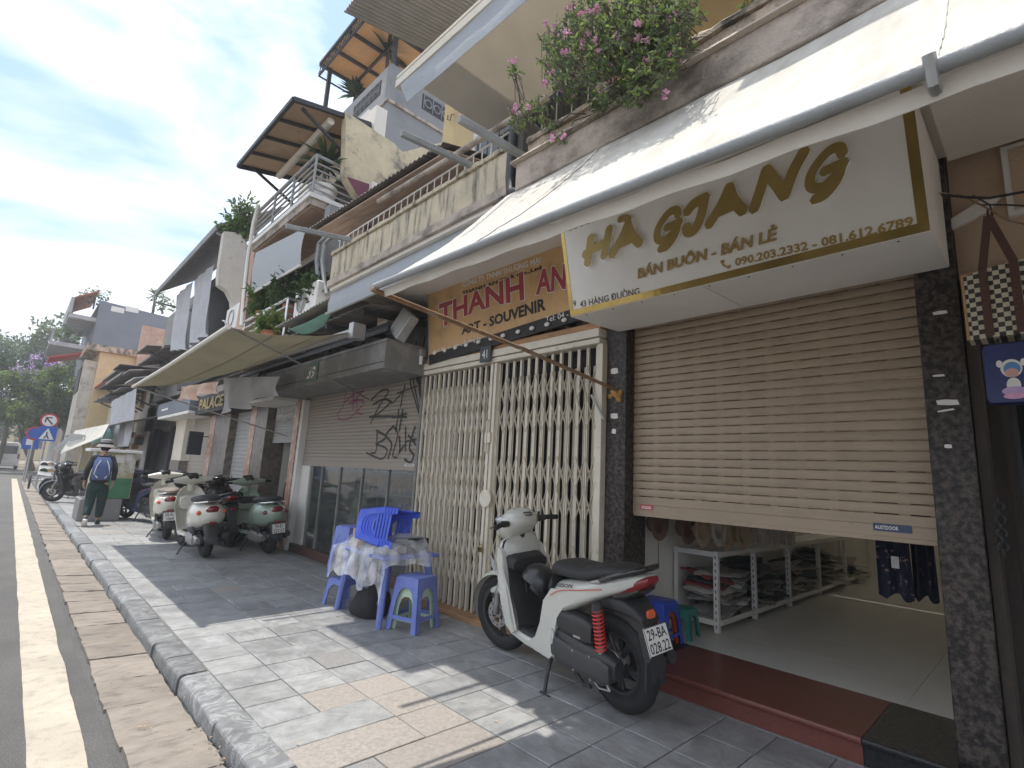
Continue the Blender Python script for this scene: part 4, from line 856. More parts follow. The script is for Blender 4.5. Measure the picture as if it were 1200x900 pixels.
# closed grey shutter bay
hp = thing('shop_house', 'shop with a fully closed grey shutter and brown marble pier', 'shop house', (3.6, 12.2, 0))
shutter(hp, 3.50, 11.04, 12.36, .10, 2.62, 'shutter_g', .085, False, .10)
part('pillar', MB().box(3.34, 3.70, 12.38, 13.9, 0, 2.5), 'marble', hp, .006); part('pillar_face', MB().box(3.334, 3.339, 13.5, 13.89, 0, 2.5), 'redmarble', hp)
part('wall', MB().box(3.5, 3.7, 11.03, 13.9, 2.64, 3.3), 'iron', hp); part('step', MB().box(3.36, 3.6, 11.03, 13.9, -.05, .09), 'marble', hp)
sp = thing('shop_sign', 'dark fascia sign with gold capital letters', 'sign', (3.1, 12.3, 2.3)); part('panel', MB().box(3.02, 3.46, 11.05, 14.1, 2.38, 2.80), 'ink', sp, .005)
text('lettering', 'PALACE', 'goldpaint', sp, (3.02, 13.75, 2.46), (0, -1, 0), (0, 0, 1), 1.9, .26, lift=.004, th=.012, bold=.03)
# brown shutter bay with a dark window below, and the curved cream wall
hb = thing('shop_house', 'shop with a brown ribbed shutter half down over a dark window', 'shop house', (3.6, 15, 0))
shutter(hb, 3.50, 13.95, 16.15, .98, 2.45, 'shutter_b', .10, False, .10)
part('window', MB().box(3.5, 3.52, 13.95, 16.15, .12, .975), 'darkglass', hb); part('step', MB().box(3.36, 3.6, 13.92, 18.2, -.05, .12), 'marble', hb)
part('wall', MB().box(3.5, 3.7, 13.92, 18.3, 2.47, 3.2), 'plaster', hb)
for yy in (14.6, 15.4): part('mullion', MB().box(3.48, 3.499, yy, yy + .05, .12, .975), 'canopy', hb)
crv = [(16.2, .9), (18.2, .9), (18.2, 2.9), (17.6, 2.9), (17.1, 2.75)] + [(17.1 - .9 * sin(a), 1.85 + .9 * cos(a)) for a in [i * pi / 16 for i in range(1, 9)]]
part('curved_wall', MB().poly([(16.2, 1.3), (17.3, 1.3), (17.3, 2.2), (17.45, 2.42), (17.75, 2.55), (18.3, 2.6), (18.3, 3.0), (16.2, 3.0)], lambda a, b, d: V((3.30 + d * .22, a, b)), 1), 'cream', hb)
part('pier_base', MB().box(3.28, 3.56, 16.2, 17.3, 0, 1.298), 'marble', hb, .006)
lb = single('light_box', MB().box(3.0, 3.3, 14.2, 14.32, 1.45, 2.0), 'iron', 'small dark box sign hanging in front of the brown shutter', 'sign', bevel=.01)
part('bracket', MB().bar((3.30, 14.26, 1.9), (3.5, 14.26, 1.9), .02, .02), 'iron', lb)
ps = thing('shop_sign', 'grey blue box sign over the curved cream wall', 'sign', (3.1, 16, 2.5)); part('box', MB().box(2.9, 3.3, 14.2, 18.0, 2.5, 2.85), 'bluegrey', ps, .006)
part('tray', MB().box(2.9, 3.48, 14.2, 17.8, 2.42, 2.49), 'white2', ps); part('print', MB().box(2.896, 2.8985, 16.6, 17.4, 2.64, 2.69), 'paper', ps)
# white interior bay
hw = thing('shop_house', 'open shop with a bright white interior and grey side shutters', 'shop house', (3.6, 20, 0))
part('wall', MB().box(3.5, 3.7, 18.3, 23.6, 2.3, 3.2), 'canopy', hw); part('wall', MB().box(5.6, 5.7, 18.3, 23.6, 0, 2.3).box(3.7, 5.6, 18.3, 18.36, 0, 2.3), 'white2', hw)
part('floor', MB().box(3.37, 5.6, 18.3, 23.6, -.05, .08), 'floor', hw); part('ceiling', MB().box(3.7, 5.6, 18.3, 23.6, 2.31, 2.4), 'white2', hw)
part('jamb', MB().box(3.4, 3.6, 18.32, 18.6, .08, 2.3), 'iron', hw); part('jamb', MB().box(3.4, 3.6, 20.9, 21.1, .08, 2.3), 'iron', hw)
shutter(hw, 3.5, 21.1, 23.5, .1, 2.3, 'shutter_g', .10, False, .1)
cb = thing('coat_display', 'dark cap and coat hanging in the bright white shop', 'coat', (4.6, 19.6, .6)); part('coat', MB().rbox([(.8, 4.6, 19.6, .1, .18), (1.2, 4.6, 19.6, .12, .22), (1.45, 4.6, 19.6, .06, .12)], 14, 2.3, 'z'), 'blackf', cb)
part('cap', MB().ell((4.6, 19.6, 1.62), (.12, .14, .09)), 'blackf', cb)
# ------------------------------------------------------------------ scooters
def tyre(R, wd, n=66, tread=True):
    mb = MB(); prof = []
    for k in range(13):
        a = -2.35 + 4.7 * k / 12; prof.append((R - wd * .62 + wd * .62 * cos(a), wd * .5 * sin(a) * (1.05 if abs(a) < 1.9 else .9), k))
    rings = []
    for i in range(n):
        t = 2 * pi * i / n; ring = []
        for r, y, k in prof:
            g = 0
            if tread and 2 <= k <= 10:
                ph = (i + abs(k - 6) * 1) % 6
                g = -.006 if ph == 0 else 0
            ring.append(V(((r + g) * cos(t), y, (r + g) * sin(t))))
        rings.append(ring)
    rings.append(rings[0]); return mb.loft(rings, False, False)
def wheel_parts(root, cx, R, wd, name, rimm, disc=True, spokes=5, tread=True, yaw=0):
    w_ = link(name, tyre(R, wd, 66 if tread else 40, tread).mesh('tyre', ang=50), 'rubber', root, (cx, 0, R)); w_.rotation_euler = (0, .3, yaw)
    ri = R - wd * .98
    rim = MB().lathe([(ri + .012, -.032), (ri + .016, -.026), (ri - .004, -.012), (ri - .012, 0), (ri - .004, .012), (ri + .016, .026), (ri + .012, .032), (ri - .022, .03), (ri - .026, 0), (ri - .022, -.03), (ri + .012, -.032)], (0, 0, 0), 'y', 40)
    link('rim', rim.mesh('rim'), rimm, w_)
    hub = MB().lathe([(0, -.055), (.03, -.055), (.045, -.03), (.045, .03), (.03, .055), (0, .055)], (0, 0, 0), 'y', 18)
    link('hub', hub.mesh('hub'), 'alloy', w_)
    for k in range(spokes):
        a = 2 * pi * k / spokes
        sp = MB()
        for da in (-.12, .12): sp.tube([(cos(a) * .04, 0, sin(a) * .04), (cos(a + da * .6) * (ri * .55), .004, sin(a + da * .6) * (ri * .55)), (cos(a + da) * (ri - .01), 0, sin(a + da) * (ri - .01))], [.016, .013, .014], 6)
        link('spoke', sp.mesh('spoke'), rimm, w_)
    if disc:
        d = MB().lathe([(.06, .058), (.098, .058), (.098, .062), (.06, .062), (.06, .058)], (0, 0, 0), 'y', 40)
        dk = link('brake_disc', d.mesh('brake_disc'), 'alloy', w_)
        for k in range(10): a = k * pi / 5; link('disc_hole', MB().lathe([(0, .0622), (.008, .0624)], (.08 * cos(a), 0, .08 * sin(a)), 'y', 8).mesh('disc_hole'), 'iron', w_)
    return w_
def plate_part(root, p, tilt, w_, h_, l1, l2, rz=0):
    """number plate facing backwards"""
    pl = link('number_plate', bplate(w_, h_), 'paper', root, p); pl.rotation_euler = (0, tilt, rz)
    for s, z0 in ((l1, .08), (l2, -.86)):
        vs_, fs, asp = text2d(s, .012, 0, 1.0); hh = h_ * .37; ww = min(w_ * .86, hh * asp * .82)
        me = bpy.data.meshes.new('lettering'); me.from_pydata([(-.0035, ww / 2 - a * ww, z0 * h_ / 2 + b * hh) for a, b in vs_], [], fs); link('lettering', me, 'ink', pl)
    rimv = MB()
    for a0, a1, b0, b1 in ((-.5, .5, .47, .5), (-.5, .5, -.5, -.47), (-.5, -.48, -.469, .469), (.48, .5, -.469, .469)): rimv.box(-.0032, -.0022, a0 * w_, a1 * w_, b0 * h_, b1 * h_)
    link('plate_edge', rimv.mesh('plate_edge', smooth=False), 'ink', pl)
    return pl
def bplate(w_, h_): return MB().box(-.002, .002, -w_ / 2, w_ / 2, -h_ / 2, h_ / 2).mesh('number_plate', smooth=False)
def shell(prof, nv, th):
    """leg shield style panel: profile stations (x, z, half width, sweep back at the edges)"""
    n = len(prof) - 1
    def f(a, b):
        t = a * n; i = min(int(t), n - 1); t -= i; p, q = prof[i], prof[i + 1]; x, z, hw, sw = [p[k] + (q[k] - p[k]) * t for k in range(4)]
        s = 2 * b - 1; return V((x - sw * abs(s) ** 2.2, hw * s, z))
    return MB().grid(f, n * 3, nv, (-th, 0, 0))

TAILFREE = {'shock_absorber', 'spring', 'spring_cup', 'rear_hub', 'brake_arm', 'engine_case', 'belt_cover', 'exhaust'}
def modern(label, loc, rz, col, lean=.10, plate=('29-BA', '028.22'), spring='redspring', helmet=True, detail=True, steer=.18, group='motor scooters parked on the pavement', cat='scooter', lay='blackp'):
    r = thing('motor_scooter', label, cat, loc, rz, group); r.rotation_euler = (-lean, 0, rz)
    def J(nm, mb, m, par=None, **k):
        if nm not in TAILFREE: mb.v = [V((tl_(p.x), p.y, p.z)) for p in mb.v]
        return link(nm, mb.mesh(nm, **k), m, par or r)
    tl_ = lambda x: x if x > .12 else .12 + (x - .12) * .64
    R = .275; WB = 1.215
    wheel_parts(r, 0, R, .100, 'rear_wheel', 'blackp', False, 5, detail); wheel_parts(r, WB, R, .082, 'front_wheel', 'blackp', True, 5, detail, steer)
    # front fork, fender
    fk = MB()
    for s in (-1, 1): fk.tube([(WB, s * .068, R), (WB - .035, s * .068, R + .16), (WB - .13, s * .06, .62)], [.022, .024, .024], 10)
    o = J('fork', fk, 'alloy'); 
    def fen(a, b):
        t = -.30 + a * 2.1; s = 2 * b - 1; k = .318 - .03 * abs(s) ** 2; hw = .062 * (1 - .55 * max(0, .25 - a) / .25) * (1 - .3 * max(0, a - .8) / .2); c, sn_ = cos(t), sin(t)
        p = V((k * c, hw * s, k * sn_)); p = Matrix.Rotation(steer, 3, 'Z') @ p; return p + V((WB, 0, R))
    J('front_fender', MB().grid(lambda a, b: fen(a, b), 22, 8), col)
    J('fender_stay', MB().rbox([(.36, 0, WB - .02, .10, .07), (.46, 0, WB - .05, .095, .09), (.55, 0, WB - .09, .07, .07)], 14, 2.6, 'z') and MB().rbox([(WB - .16, 0, .50, .085, .05), (WB - .06, 0, .47, .09, .05), (WB + .04, 0, .44, .085, .03)], 14, 2.6), col)
    # front apron and inner leg shield
    pr = [(.985, .905, .105, .05), (1.055, .86, .155, .07), (1.085, .78, .19, .11), (1.07, .68, .205, .15), (1.02, .56, .20, .15), (.965, .45, .19, .12), (.915, .36, .185, .09), (.86, .285, .18, .05)]
    J('front_apron', shell(pr, 16, .025), col)
    J('apron_side', MB().poly([(.83, .26), (.90, .30), (.955, .45), (.985, .60), (1.0, .72), (.97, .82), (.93, .80), (.90, .70), (.875, .52), (.84, .36), (.80, .28)], lambda a, b, d: V((a, .195 - d * .03, b)), 1), col)
    J('apron_side', MB().poly([(.83, .26), (.90, .30), (.955, .45), (.985, .60), (1.0, .72), (.97, .82), (.93, .80), (.90, .70), (.875, .52), (.84, .36), (.80, .28)], lambda a, b, d: V((a, -.195 + d * .03, b)), 1), col)
    inn = [(.93, .86, .12, -.02), (.935, .78, .165, -.03), (.925, .68, .18, -.045), (.885, .52, .175, -.05), (.84, .38, .165, -.04), (.79, .30, .16, -.02)]
    il = J('inner_shield', shell(inn, 12, -.03), 'blackp')
    J('inner_cover', shell([(.945, .90, .10, -.02), (.926, .84, .15, -.025), (.915, .78, .172, -.035), (.912, .735, .18, -.04)], 12, .012), col, il)
    J('front_pocket', MB().rbox([(.84, 0, .70, .155, .045), (.89, 0, .71, .165, .06), (.93, 0, .72, .165, .06)], 14, 3), 'blackp', il)
    J('turn_signal', MB().poly([(.80, .62), (.86, .66), (.84, .58), (.78, .52)], lambda a, b, d: V((a + .20, .206 + .004 * d, b + .1)), 1), 'lens')
    # handlebar cowl, headlight, instruments, grips
    hd = Matrix.Translation((.955, 0, 0)) @ Matrix.Rotation(steer, 4, 'Z') @ Matrix.Translation((-.955, 0, 0))
    def H_(nm, mb, m, par=None):
        mb.v = [hd @ p for p in mb.v]; return J(nm, mb, m, par)
    cw = H_('handlebar_cowl', MB().rbox([(.845, 0, 1.0, .05, .028), (.88, 0, 1.0, .12, .062), (.94, 0, .985, .160, .10), (1.0, 0, .97, .158, .118), (1.06, 0, .945, .128, .105), (1.10, 0, .92, .08, .065), (1.118, 0, .91, .035, .03)], 22, 2.3), col)
    H_('headlight', MB().rbox([(1.04, 0, .945, .115, .05), (1.09, 0, .925, .09, .045), (1.12, 0, .91, .05, .03), (1.128, 0, .905, .02, .015)], 16, 2.4), 'lens', cw)
    H_('instrument_dial', MB().lathe([(.0, .012), (.045, .010), (.056, .004), (.060, -.012)], (.905, 0, 1.052), 'z', 22), 'darkglass', cw)
    H_('dial_rim', MB().torus(.060, .006, (.905, 0, 1.050), 'z', 24, 8), 'alloy', cw)
    for s in (-1, 1): H_('cowl_lamp', MB().ell((1.045, s * .115, 1.005), (.05, .035, .028), 14, 8), 'lens', cw)
    for s in (-1, 1):
        H_('handlebar', MB().tube([(.94, s * .11, .985), (.915, s * .22, .995), (.88, s * .32, .99)], .013, 8), 'iron')
        g = H_('grip', MB().tube([(.912, s * .225, .996), (.895, s * .275, .994), (.872, s * .335, .989), (.869, s * .343, .988)], [.019, .0175, .019, .013], 12), 'rubber')
        H_('switch_box', MB().rbox([(s * .165, .925, .99, .024, .022), (s * .222, .915, .995, .026, .024)], 12, 3, 'y'), 'blackp')
        H_('brake_lever', MB().tube([(.95, s * .18, .99), (.965, s * .24, .985), (.945, s * .33, .975)], .0065, 6), 'alloy')
    H_('mirror_stub', MB().tube([(.92, -.17, 1.01), (.92, -.175, 1.045)], .010, 8), 'iron')
    for s in (-1, 1): J('control_cable', MB().tube([(.93, s * .19, .985), (1.02, s * .17, .96), (1.06, s * .08, .90), (1.03, s * .03, .84)], .006, 6), 'rubber')
    J('steering_column', MB().tube([(.99, 0, .70), (.955, 0, .93)], [.05, .038], 12), 'blackp')
    # floor, skirts, tunnel
    fb = J('floorboard', MB().rbox([(.40, 0, .285, .15, .018), (.6, 0, .283, .165, .018), (.82, 0, .285, .155, .02)], 16, 6), 'blackp')
    for k in range(5): J('floor_rib', MB().box(.46 + k * .07, .485 + k * .07, -.13, .13, .301, .308), 'rubber', fb)
    J('lower_skirt', MB().rbox([(.34, 0, .225, .13, .05), (.5, 0, .228, .165, .045), (.70, 0, .235, .175, .04), (.88, 0, .262, .17, .04), (.93, 0, .30, .15, .03)], 18, 4), col)
    # body sides: leg of the panel rising from the floor, then the long sweep to the tail
    bd = [(.47, 0, .36, .13, .10), (.44, 0, .45, .155, .16), (.38, 0, .54, .168, .145), (.28, 0, .612, .176, .095), (.14, 0, .655, .182, .072), (0, 0, .688, .180, .060), (-.14, 0, .718, .165, .050), (-.28, 0, .746, .135, .042), (-.40, 0, .772, .095, .032), (-.47, 0, .79, .05, .018)]
    by = J('body_side', MB().rbox(bd, 26, 4.2), col, ang=30)
    sidepoly = [(.60, .215), (.66, .25), (.585, .30), (.53, .40), (.485, .55), (.40, .64), (.25, .66), (.18, .60), (.29, .545), (.355, .47), (.385, .37), (.40, .24), (.45, .20)]
    for s in (1, -1): J('side_panel', MB().poly(sidepoly, lambda a, b, d: V((a, s * (.178 - .03 * d), b)), 1), col, None)
    J('seat_front_cover', MB().rbox([(.46, 0, .42, .12, .11), (.50, 0, .48, .125, .17), (.485, 0, .60, .13, .10), (.44, 0, .68, .135, .05)], 16, 3), 'blackp')
    # stripe and badge
    for s in (1,):
        st_ = MB(); stroke(st_, curve([(.40, .60), (.30, .648), (.10, .688), (-.16, .722)]), .005, lambda a, b, d: V((a, .1875 - .02 * max(0, -a) * 2.5 - .0 + .0012 * d, b)), 0, 1, 0); J('stripe', st_, 'redspring', by)
        vs_, fs, asp = text2d('VISION', .03, .25); me = bpy.data.meshes.new('lettering'); me.from_pydata([(.33 - a * .15, .1885, .664 + b * .024 + a * .022) for a, b in vs_], [], fs); link('lettering', me, 'ink', by)
    J('side_reflector', MB().poly([(.395, .30), (.42, .31), (.40, .40), (.378, .38)], lambda a, b, d: V((a, .182 + .004 * d, b)), 1), 'lens', by)
    # seat
    stt = [(.50, 0, .715, .06, .035), (.47, 0, .735, .105, .05), (.38, 0, .75, .135, .052), (.22, 0, .752, .145, .042), (.08, 0, .765, .152, .040), (-.02, 0, .785, .15, .045), (-.16, 0, .80, .135, .042), (-.30, 0, .812, .10, .032), (-.36, 0, .815, .05, .018)]
    J('seat', MB().rbox(stt, 22, 2.7), 'seat')
    gr = MB()
    for s in (-1, 1): gr.tube([(-.04, s * .155, .745), (-.16, s * .165, .775), (-.30, s * .15, .808), (-.42, s * .10, .835), (-.46, s * .035, .842)], [.014, .018, .018, .018, .016], 10)
    gr.tube([(-.458, -.045, .842), (-.468, 0, .844), (-.458, .045, .842)], .017, 10); J('grab_rail', gr, 'blackg')
    for s in (-1, 1): J('rail_plate', MB().tube([(.02, s * .158, .738), (-.10, s * .168, .757), (-.24, s * .152, .782)], [.008, .014, .008], 10), 'alloy')
    tl = J('tail_light', MB().rbox([(-.26, 0, .715, .118, .038), (-.36, 0, .742, .105, .040), (-.45, 0, .768, .078, .034), (-.51, 0, .788, .045, .02)], 18, 3), 'tail')
    J('tail_bezel', MB().rbox([(-.20, 0, .685, .125, .03), (-.32, 0, .70, .110, .034), (-.43, 0, .732, .075, .022)], 16, 3), 'blackg')
    # rear fender, number plate, mudflap
    J('rear_fender', MB().rbox([(.02, 0, .625, .10, .055), (-.12, 0, .632, .115, .05), (-.26, 0, .628, .105, .045), (-.37, 0, .60, .085, .035), (-.45, 0, .565, .07, .02)], 16, 4), 'blackp')
    J('plate_bracket', MB().poly([(-.08, .62), (-.30, .63), (-.44, .58), (-.50, .40), (-.49, .25), (-.455, .235), (-.43, .36), (-.375, .50), (-.26, .54), (-.1, .56)], lambda a, b, d: V((a, -.055 + .11 * d, b)), 1), 'blackp')
    J('mudflap', MB().rbox([(.20, 0, -.462, .078, .012), (.30, 0, -.472, .078, .014), (.42, 0, -.468, .06, .014)], 14, 4, 'z') and MB().add([(-.45, -.08, .22), (-.45, .08, .22), (-.475, .085, .36), (-.475, -.085, .36), (-.468, -.08, .215), (-.468, .08, .215), (-.492, .085, .36), (-.492, -.085, .36)], [(0, 1, 2, 3), (7, 6, 5, 4), (0, 4, 5, 1), (1, 5, 6, 2), (2, 6, 7, 3), (3, 7, 4, 0)]), 'blackp')
    J('reflector', MB().rbox([(-.455, 0, .60, .035, .022), (-.47, 0, .595, .03, .018)], 12, 4), 'orange' if detail else 'tail')
    if plate: plate_part(r, (tl_(-.515) - .004, .0, .475), .30, .19, .145, *plate)
    # engine, air box, belt case, exhaust
    en = J('engine_case', MB().rbox([(.44, .10, .31, .04, .06), (.40, .115, .315, .055, .095), (.25, .125, .30, .06, .105), (.08, .13, .285, .062, .10), (-.04, .125, .28, .055, .085), (-.10, .115, .28, .035, .05)], 20, 3), 'blackp')
    J('belt_cover', MB().rbox([(.42, .170, .285, .012, .05), (.36, .180, .285, .014, .075), (.15, .186, .27, .014, .065), (-.02, .182, .265, .014, .07), (-.08, .176, .265, .010, .045)], 18, 2.6), mat('dark_cast', (.045, .045, .046), .42, .15, 14, .15, 60), en)
    for x_, z_ in ((.38, .24), (.38, .335), (.2, .215), (.2, .325), (.02, .205), (.02, .33)): J('bolt', MB().lathe([(0, .012), (.008, .010), (.009, 0)], (x_, .187, z_), 'y', 8), 'alloy', en)
    J('air_box', MB().rbox([(.36, .12, .45, .05, .045), (.32, .125, .46, .06, .07), (.12, .13, .45, .06, .075), (.02, .125, .44, .05, .055)], 18, 4), 'blackp')
    J('air_badge', MB().box(.13, .19, .188, .192, .405, .418), 'alloy', None)
    J('engine_block', MB().rbox([(.50, 0, .25, .06, .05), (.42, 0, .27, .10, .08), (.15, 0, .30, .09, .09), (.02, 0, .29, .06, .07)], 16, 3), 'alloy')
    J('rear_hub', MB().lathe([(0, .05), (.075, .05), (.085, .075), (.06, .10), (.03, .115), (0, .12)], (0, 0, R), 'y', 22), 'alloy')
    J('brake_arm', MB().tube([(-.01, .115, R), (.02, .125, R - .06), (-.03, .125, R - .12)], .010, 8).tube([(-.03, .125, R - .12), (.05, .13, R - .13), (.10, .13, R - .10)], .006, 6), 'alloy')
    J('exhaust', MB().tube([(.42, -.10, .20), (.25, -.15, .19), (.1, -.165, .22), (-.12, -.17, .30), (-.24, -.17, .335)], [.018, .02, .05, .055, .04], 14), 'blackp')
    # spring: left side
    A_, B_ = V((.005, .165, .625)), V((.0, .145, .30))
    J('shock_absorber', MB().tube([B_, B_.lerp(A_, .3)], .022, 10).tube([B_.lerp(A_, .3), A_], .011, 8).tube([B_ + V((0, -.02, 0)), B_ + V((0, .03, 0))], .03, 12), 'alloy')
    n = 11; pts = []
    u_ = (A_ - B_).normalized(); e1 = u_.orthogonal().normalized(); e2 = u_.cross(e1)
    for i in range(n * 10 + 1):
        t = i / (n * 10); a = 2 * pi * n * t; pts.append(B_.lerp(A_, .22 + .73 * t) + e1 * cos(a) * .029 + e2 * sin(a) * .029)
    J('spring', MB().tube(pts, .0062, 6), spring)
    J('spring_cup', MB().tube([A_ - u_ * .04, A_ + u_ * .01], [.034, .03], 14), 'blackp')
    # stands
    J('side_stand', MB().tube([(.50, .10, .20), (.47, .17, .12), (.42, .245, .022)], [.014, .012, .012], 8).tube([(.45, .25, .018), (.36, .25, .014)], .014, 6).tube([(.50, .105, .19), (.44, .20, .10)], .006, 6), 'iron')
    J('centre_stand', MB().tube([(.12, -.13, .13), (.18, -.13, .12), (.32, -.1, .18), (.32, .1, .18), (.18, .13, .12), (.12, .13, .13)], .012, 8), 'iron')
    return r
root = at(753, 847, z=0); ahead = at(593, 763, z=0); d_ = ahead - root
main_rz = math.atan2(d_.y, d_.x)
scoot = modern('pale grey scooter with red spring and black helmet parked before the folding gate', (root.x + .03, root.y + .15, 0.002), main_rz, 'sage', lean=.10)
Rm = Matrix.Translation(scoot.location) @ scoot.rotation_euler.to_matrix().to_4x4()
hel = thing('helmet', 'black half helmet hanging in front of the pale grey scooter seat', 'helmet', Rm @ V((.70, .03, .53)))
def hfn(t, ph): return V((.135 * sin(t) * cos(ph), .125 * sin(t) * sin(ph), .125 * cos(t)))
hm = MB(); hm.loft([[Rm @ (V((.70, .04, .60)) + Euler((.5, -.35, 0)).to_matrix() @ hfn(.05 + 1.75 * i / 10, 2 * pi * k / 26)) for k in range(26)] for i in range(11)])
part('shell', hm, mat('helmet_black', (.022, .022, .024), .33, .1, 6, .02, 60, coat=.2), hel)
part('peak', MB().loft([[Rm @ (V((.70, .04, .60)) + Euler((.5, -.35, 0)).to_matrix() @ (hfn(1.75, pi * .62 + pi * .75 * k / 12) * (1 + .22 * j * sin(pi * k / 12)) - V((0, 0, .012 * j)))) for k in range(13)] for j in range(3)], False, False), 'blackp', hel)
part('strap', MB().tube([Rm @ V(p) for p in ((.76, .10, .53), (.80, .08, .62), (.86, .02, .70))], .008, 6), 'blackf', hel)

def classic(label, loc, rz, col, lean=.09, plate=('29-E1', '227.27'), square=False, steer=.15, seatm='seat', group='motor scooters parked on the pavement', legcol=None):
    r = thing('motor_scooter', label, 'scooter', loc, rz, group); r.rotation_euler = (-lean, 0, rz)
    def J(nm, mb, m, par=None, **k):
        if nm not in TAILFREE and nm != 'tail_rim': mb.v = [V((p.x if p.x > .1 else .1 + (p.x - .1) * .8, p.y, p.z)) for p in mb.v]
        return link(nm, mb.mesh(nm, **k), m, par or r)
    R = .255; WB = 1.29
    wheel_parts(r, 0, R, .11, 'rear_wheel', 'blackp', False, 5, False); wheel_parts(r, WB, R, .10, 'front_wheel', 'blackp', True, 5, False, steer)
    J('front_fender', MB().rbox([(WB - .30, 0, .40, .05, .03), (WB - .2, 0, .46, .10, .07), (WB - .05, 0, .50, .12, .09), (WB + .12, 0, .47, .11, .08), (WB + .24, 0, .38, .075, .05), (WB + .29, 0, .32, .03, .03)], 18, 2.3), col)
    J('fork', MB().tube([(WB, .075, R), (WB - .06, .07, .42), (WB - .16, .0, .62)], .022, 8), 'alloy')
    pr = [(1.0, .93, .08, .02), (1.03, .88, .14, .05), (1.04, .80, .185, .09), (1.02, .68, .215, .12), (.985, .55, .215, .12), (.95, .42, .20, .10), (.91, .33, .185, .06), (.83, .27, .165, .02)]
    ap = J('front_apron', shell(pr, 18, .03), col); 
    pr2 = [(x - .034, z, hw * .93, sw) for x, z, hw, sw in pr]; il = J('inner_shield', shell(pr2, 14, .004), legcol or col, ap)
    if not square:
        for k in range(4): J('rib', MB().rbox([(.36 + 0, .10 + .045 * k - .02, .90, .011, .014), (.62, .10 + .045 * k - .02, .965, .012, .014)], 8, 2, 'z'), col, ap)
    J('glove_box', MB().rbox([(.55, 0, .93, .15, .04), (.66, 0, .955, .17, .05), (.76, 0, .97, .15, .04)], 14, 4, 'z') and MB().rbox([(.86, 0, .68, .15, .09), (.93, 0, .69, .17, .11), (.985, 0, .70, .17, .10)], 16, 4), legcol or col)
    if not square: J('glove_opening', MB().rbox([(.845, 0, .73, .13, .05), (.862, 0, .73, .135, .055)], 14, 4), 'blackp')
    J('column', MB().tube([(.99, 0, .86), (.955, 0, 1.0)], [.055, .05], 12), col)
    hd = Matrix.Translation((.955, 0, 0)) @ Matrix.Rotation(steer, 4, 'Z') @ Matrix.Translation((-.955, 0, 0))
    def H_(nm, mb, m, par=None):
        mb.v = [hd @ p for p in mb.v]; return J(nm, mb, m, par)
    cw = H_('handlebar_cowl', MB().rbox([(-.27, .90, 1.02, .024, .024), (-.18, .925, 1.02, .05, .045), (-.08, .95, 1.02, .075, .065), (0, .955, 1.02, .09, .075), (.08, .95, 1.02, .075, .065), (.18, .925, 1.02, .05, .045), (.27, .90, 1.02, .024, .024)], 16, 2.3, 'y'), col)
    H_('headlight', MB().lathe([(0, .10), (.05, .09), (.075, .07), (.085, .03), (.085, 0)], (.96, 0, 1.03), 'x', 20), 'lens', cw)
    H_('instrument', MB().rbox([(.87, 0, 1.06, .07, .03), (.95, 0, 1.10, .085, .025)], 12, 3), 'blackg', cw)
    for s in (-1, 1):
        H_('grip', MB().tube([(.905, s * .25, 1.02), (.88, s * .37, 1.01)], .018, 10), 'rubber'); H_('brake_lever', MB().tube([(.94, s * .22, 1.015), (.95, s * .29, 1.01), (.93, s * .37, 1.0)], .007, 6), 'chrome')
    fb = J('floorboard', MB().rbox([(.40, 0, .275, .17, .03), (.6, 0, .272, .185, .03), (.86, 0, .28, .175, .035)], 16, 4), col)
    J('floor_mat', MB().box(.44, .80, -.13, .13, .304, .310), 'rubber', fb)
    by = J('body', MB().rbox([(.50, 0, .42, .11, .12), (.45, 0, .47, .15, .20), (.36, 0, .52, .175, .22), (.22, 0, .55, .20, .21), (.08, 0, .56, .215, .195), (-.08, 0, .57, .215, .18), (-.22, 0, .58, .19, .155), (-.32, 0, .59, .145, .12), (-.38, 0, .595, .09, .08), (-.41, 0, .60, .04, .03)], 26, 2.5), col)
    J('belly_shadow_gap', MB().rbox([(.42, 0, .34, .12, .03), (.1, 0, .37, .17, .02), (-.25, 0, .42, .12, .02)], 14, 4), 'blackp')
    for s in (-1, 1): J('chrome_trim', MB().tube([(.40, s * .182, .41), (.1, s * .22, .42), (-.18, s * .205, .46)], .006, 6), 'chrome', by)
    J('seat', MB().rbox([(.44, 0, .745, .08, .03), (.38, 0, .77, .125, .045), (.2, 0, .785, .145, .045), (.02, 0, .80, .155, .05), (-.15, 0, .80, .145, .045), (-.26, 0, .79, .10, .035), (-.31, 0, .78, .04, .02)], 22, 2.6), seatm)
    J('grab_rail', MB().tube([(-.05, .165, .755), (-.25, .15, .765), (-.37, .06, .775), (-.37, -.06, .775), (-.25, -.15, .765), (-.05, -.165, .755)], .011, 8), 'chrome')
    tl = J('tail_light', MB().ell((-.375, 0, .665), (.045, .085, .05), 16, 10), 'tail'); J('tail_rim', MB().torus(1, .09, (0, 0, 0), 'x', 24, 8), 'chrome', tl); 
    tr_ = tl.children[0]; tr_.scale = (.05, .085, .05); tr_.location = (-.285, 0, .665)
    for s in (-1, 1): J('turn_signal', MB().ell((-.30, s * .155, .63), (.05, .03, .03), 12, 8), 'orange' if square else 'tail')
    J('rear_fender', MB().rbox([(-.16, 0, .46, .10, .05), (-.30, 0, .44, .095, .07), (-.37, 0, .36, .085, .10), (-.43, 0, .26, .075, .05)], 16, 3.5), 'blackp')
    J('reflector', MB().rbox([(-.415, 0, .49, .045, .02), (-.432, 0, .488, .04, .016)], 12, 4), 'tail')
    if plate: plate_part(r, (-.352, 0, .40), .12, .19, .14, *plate)
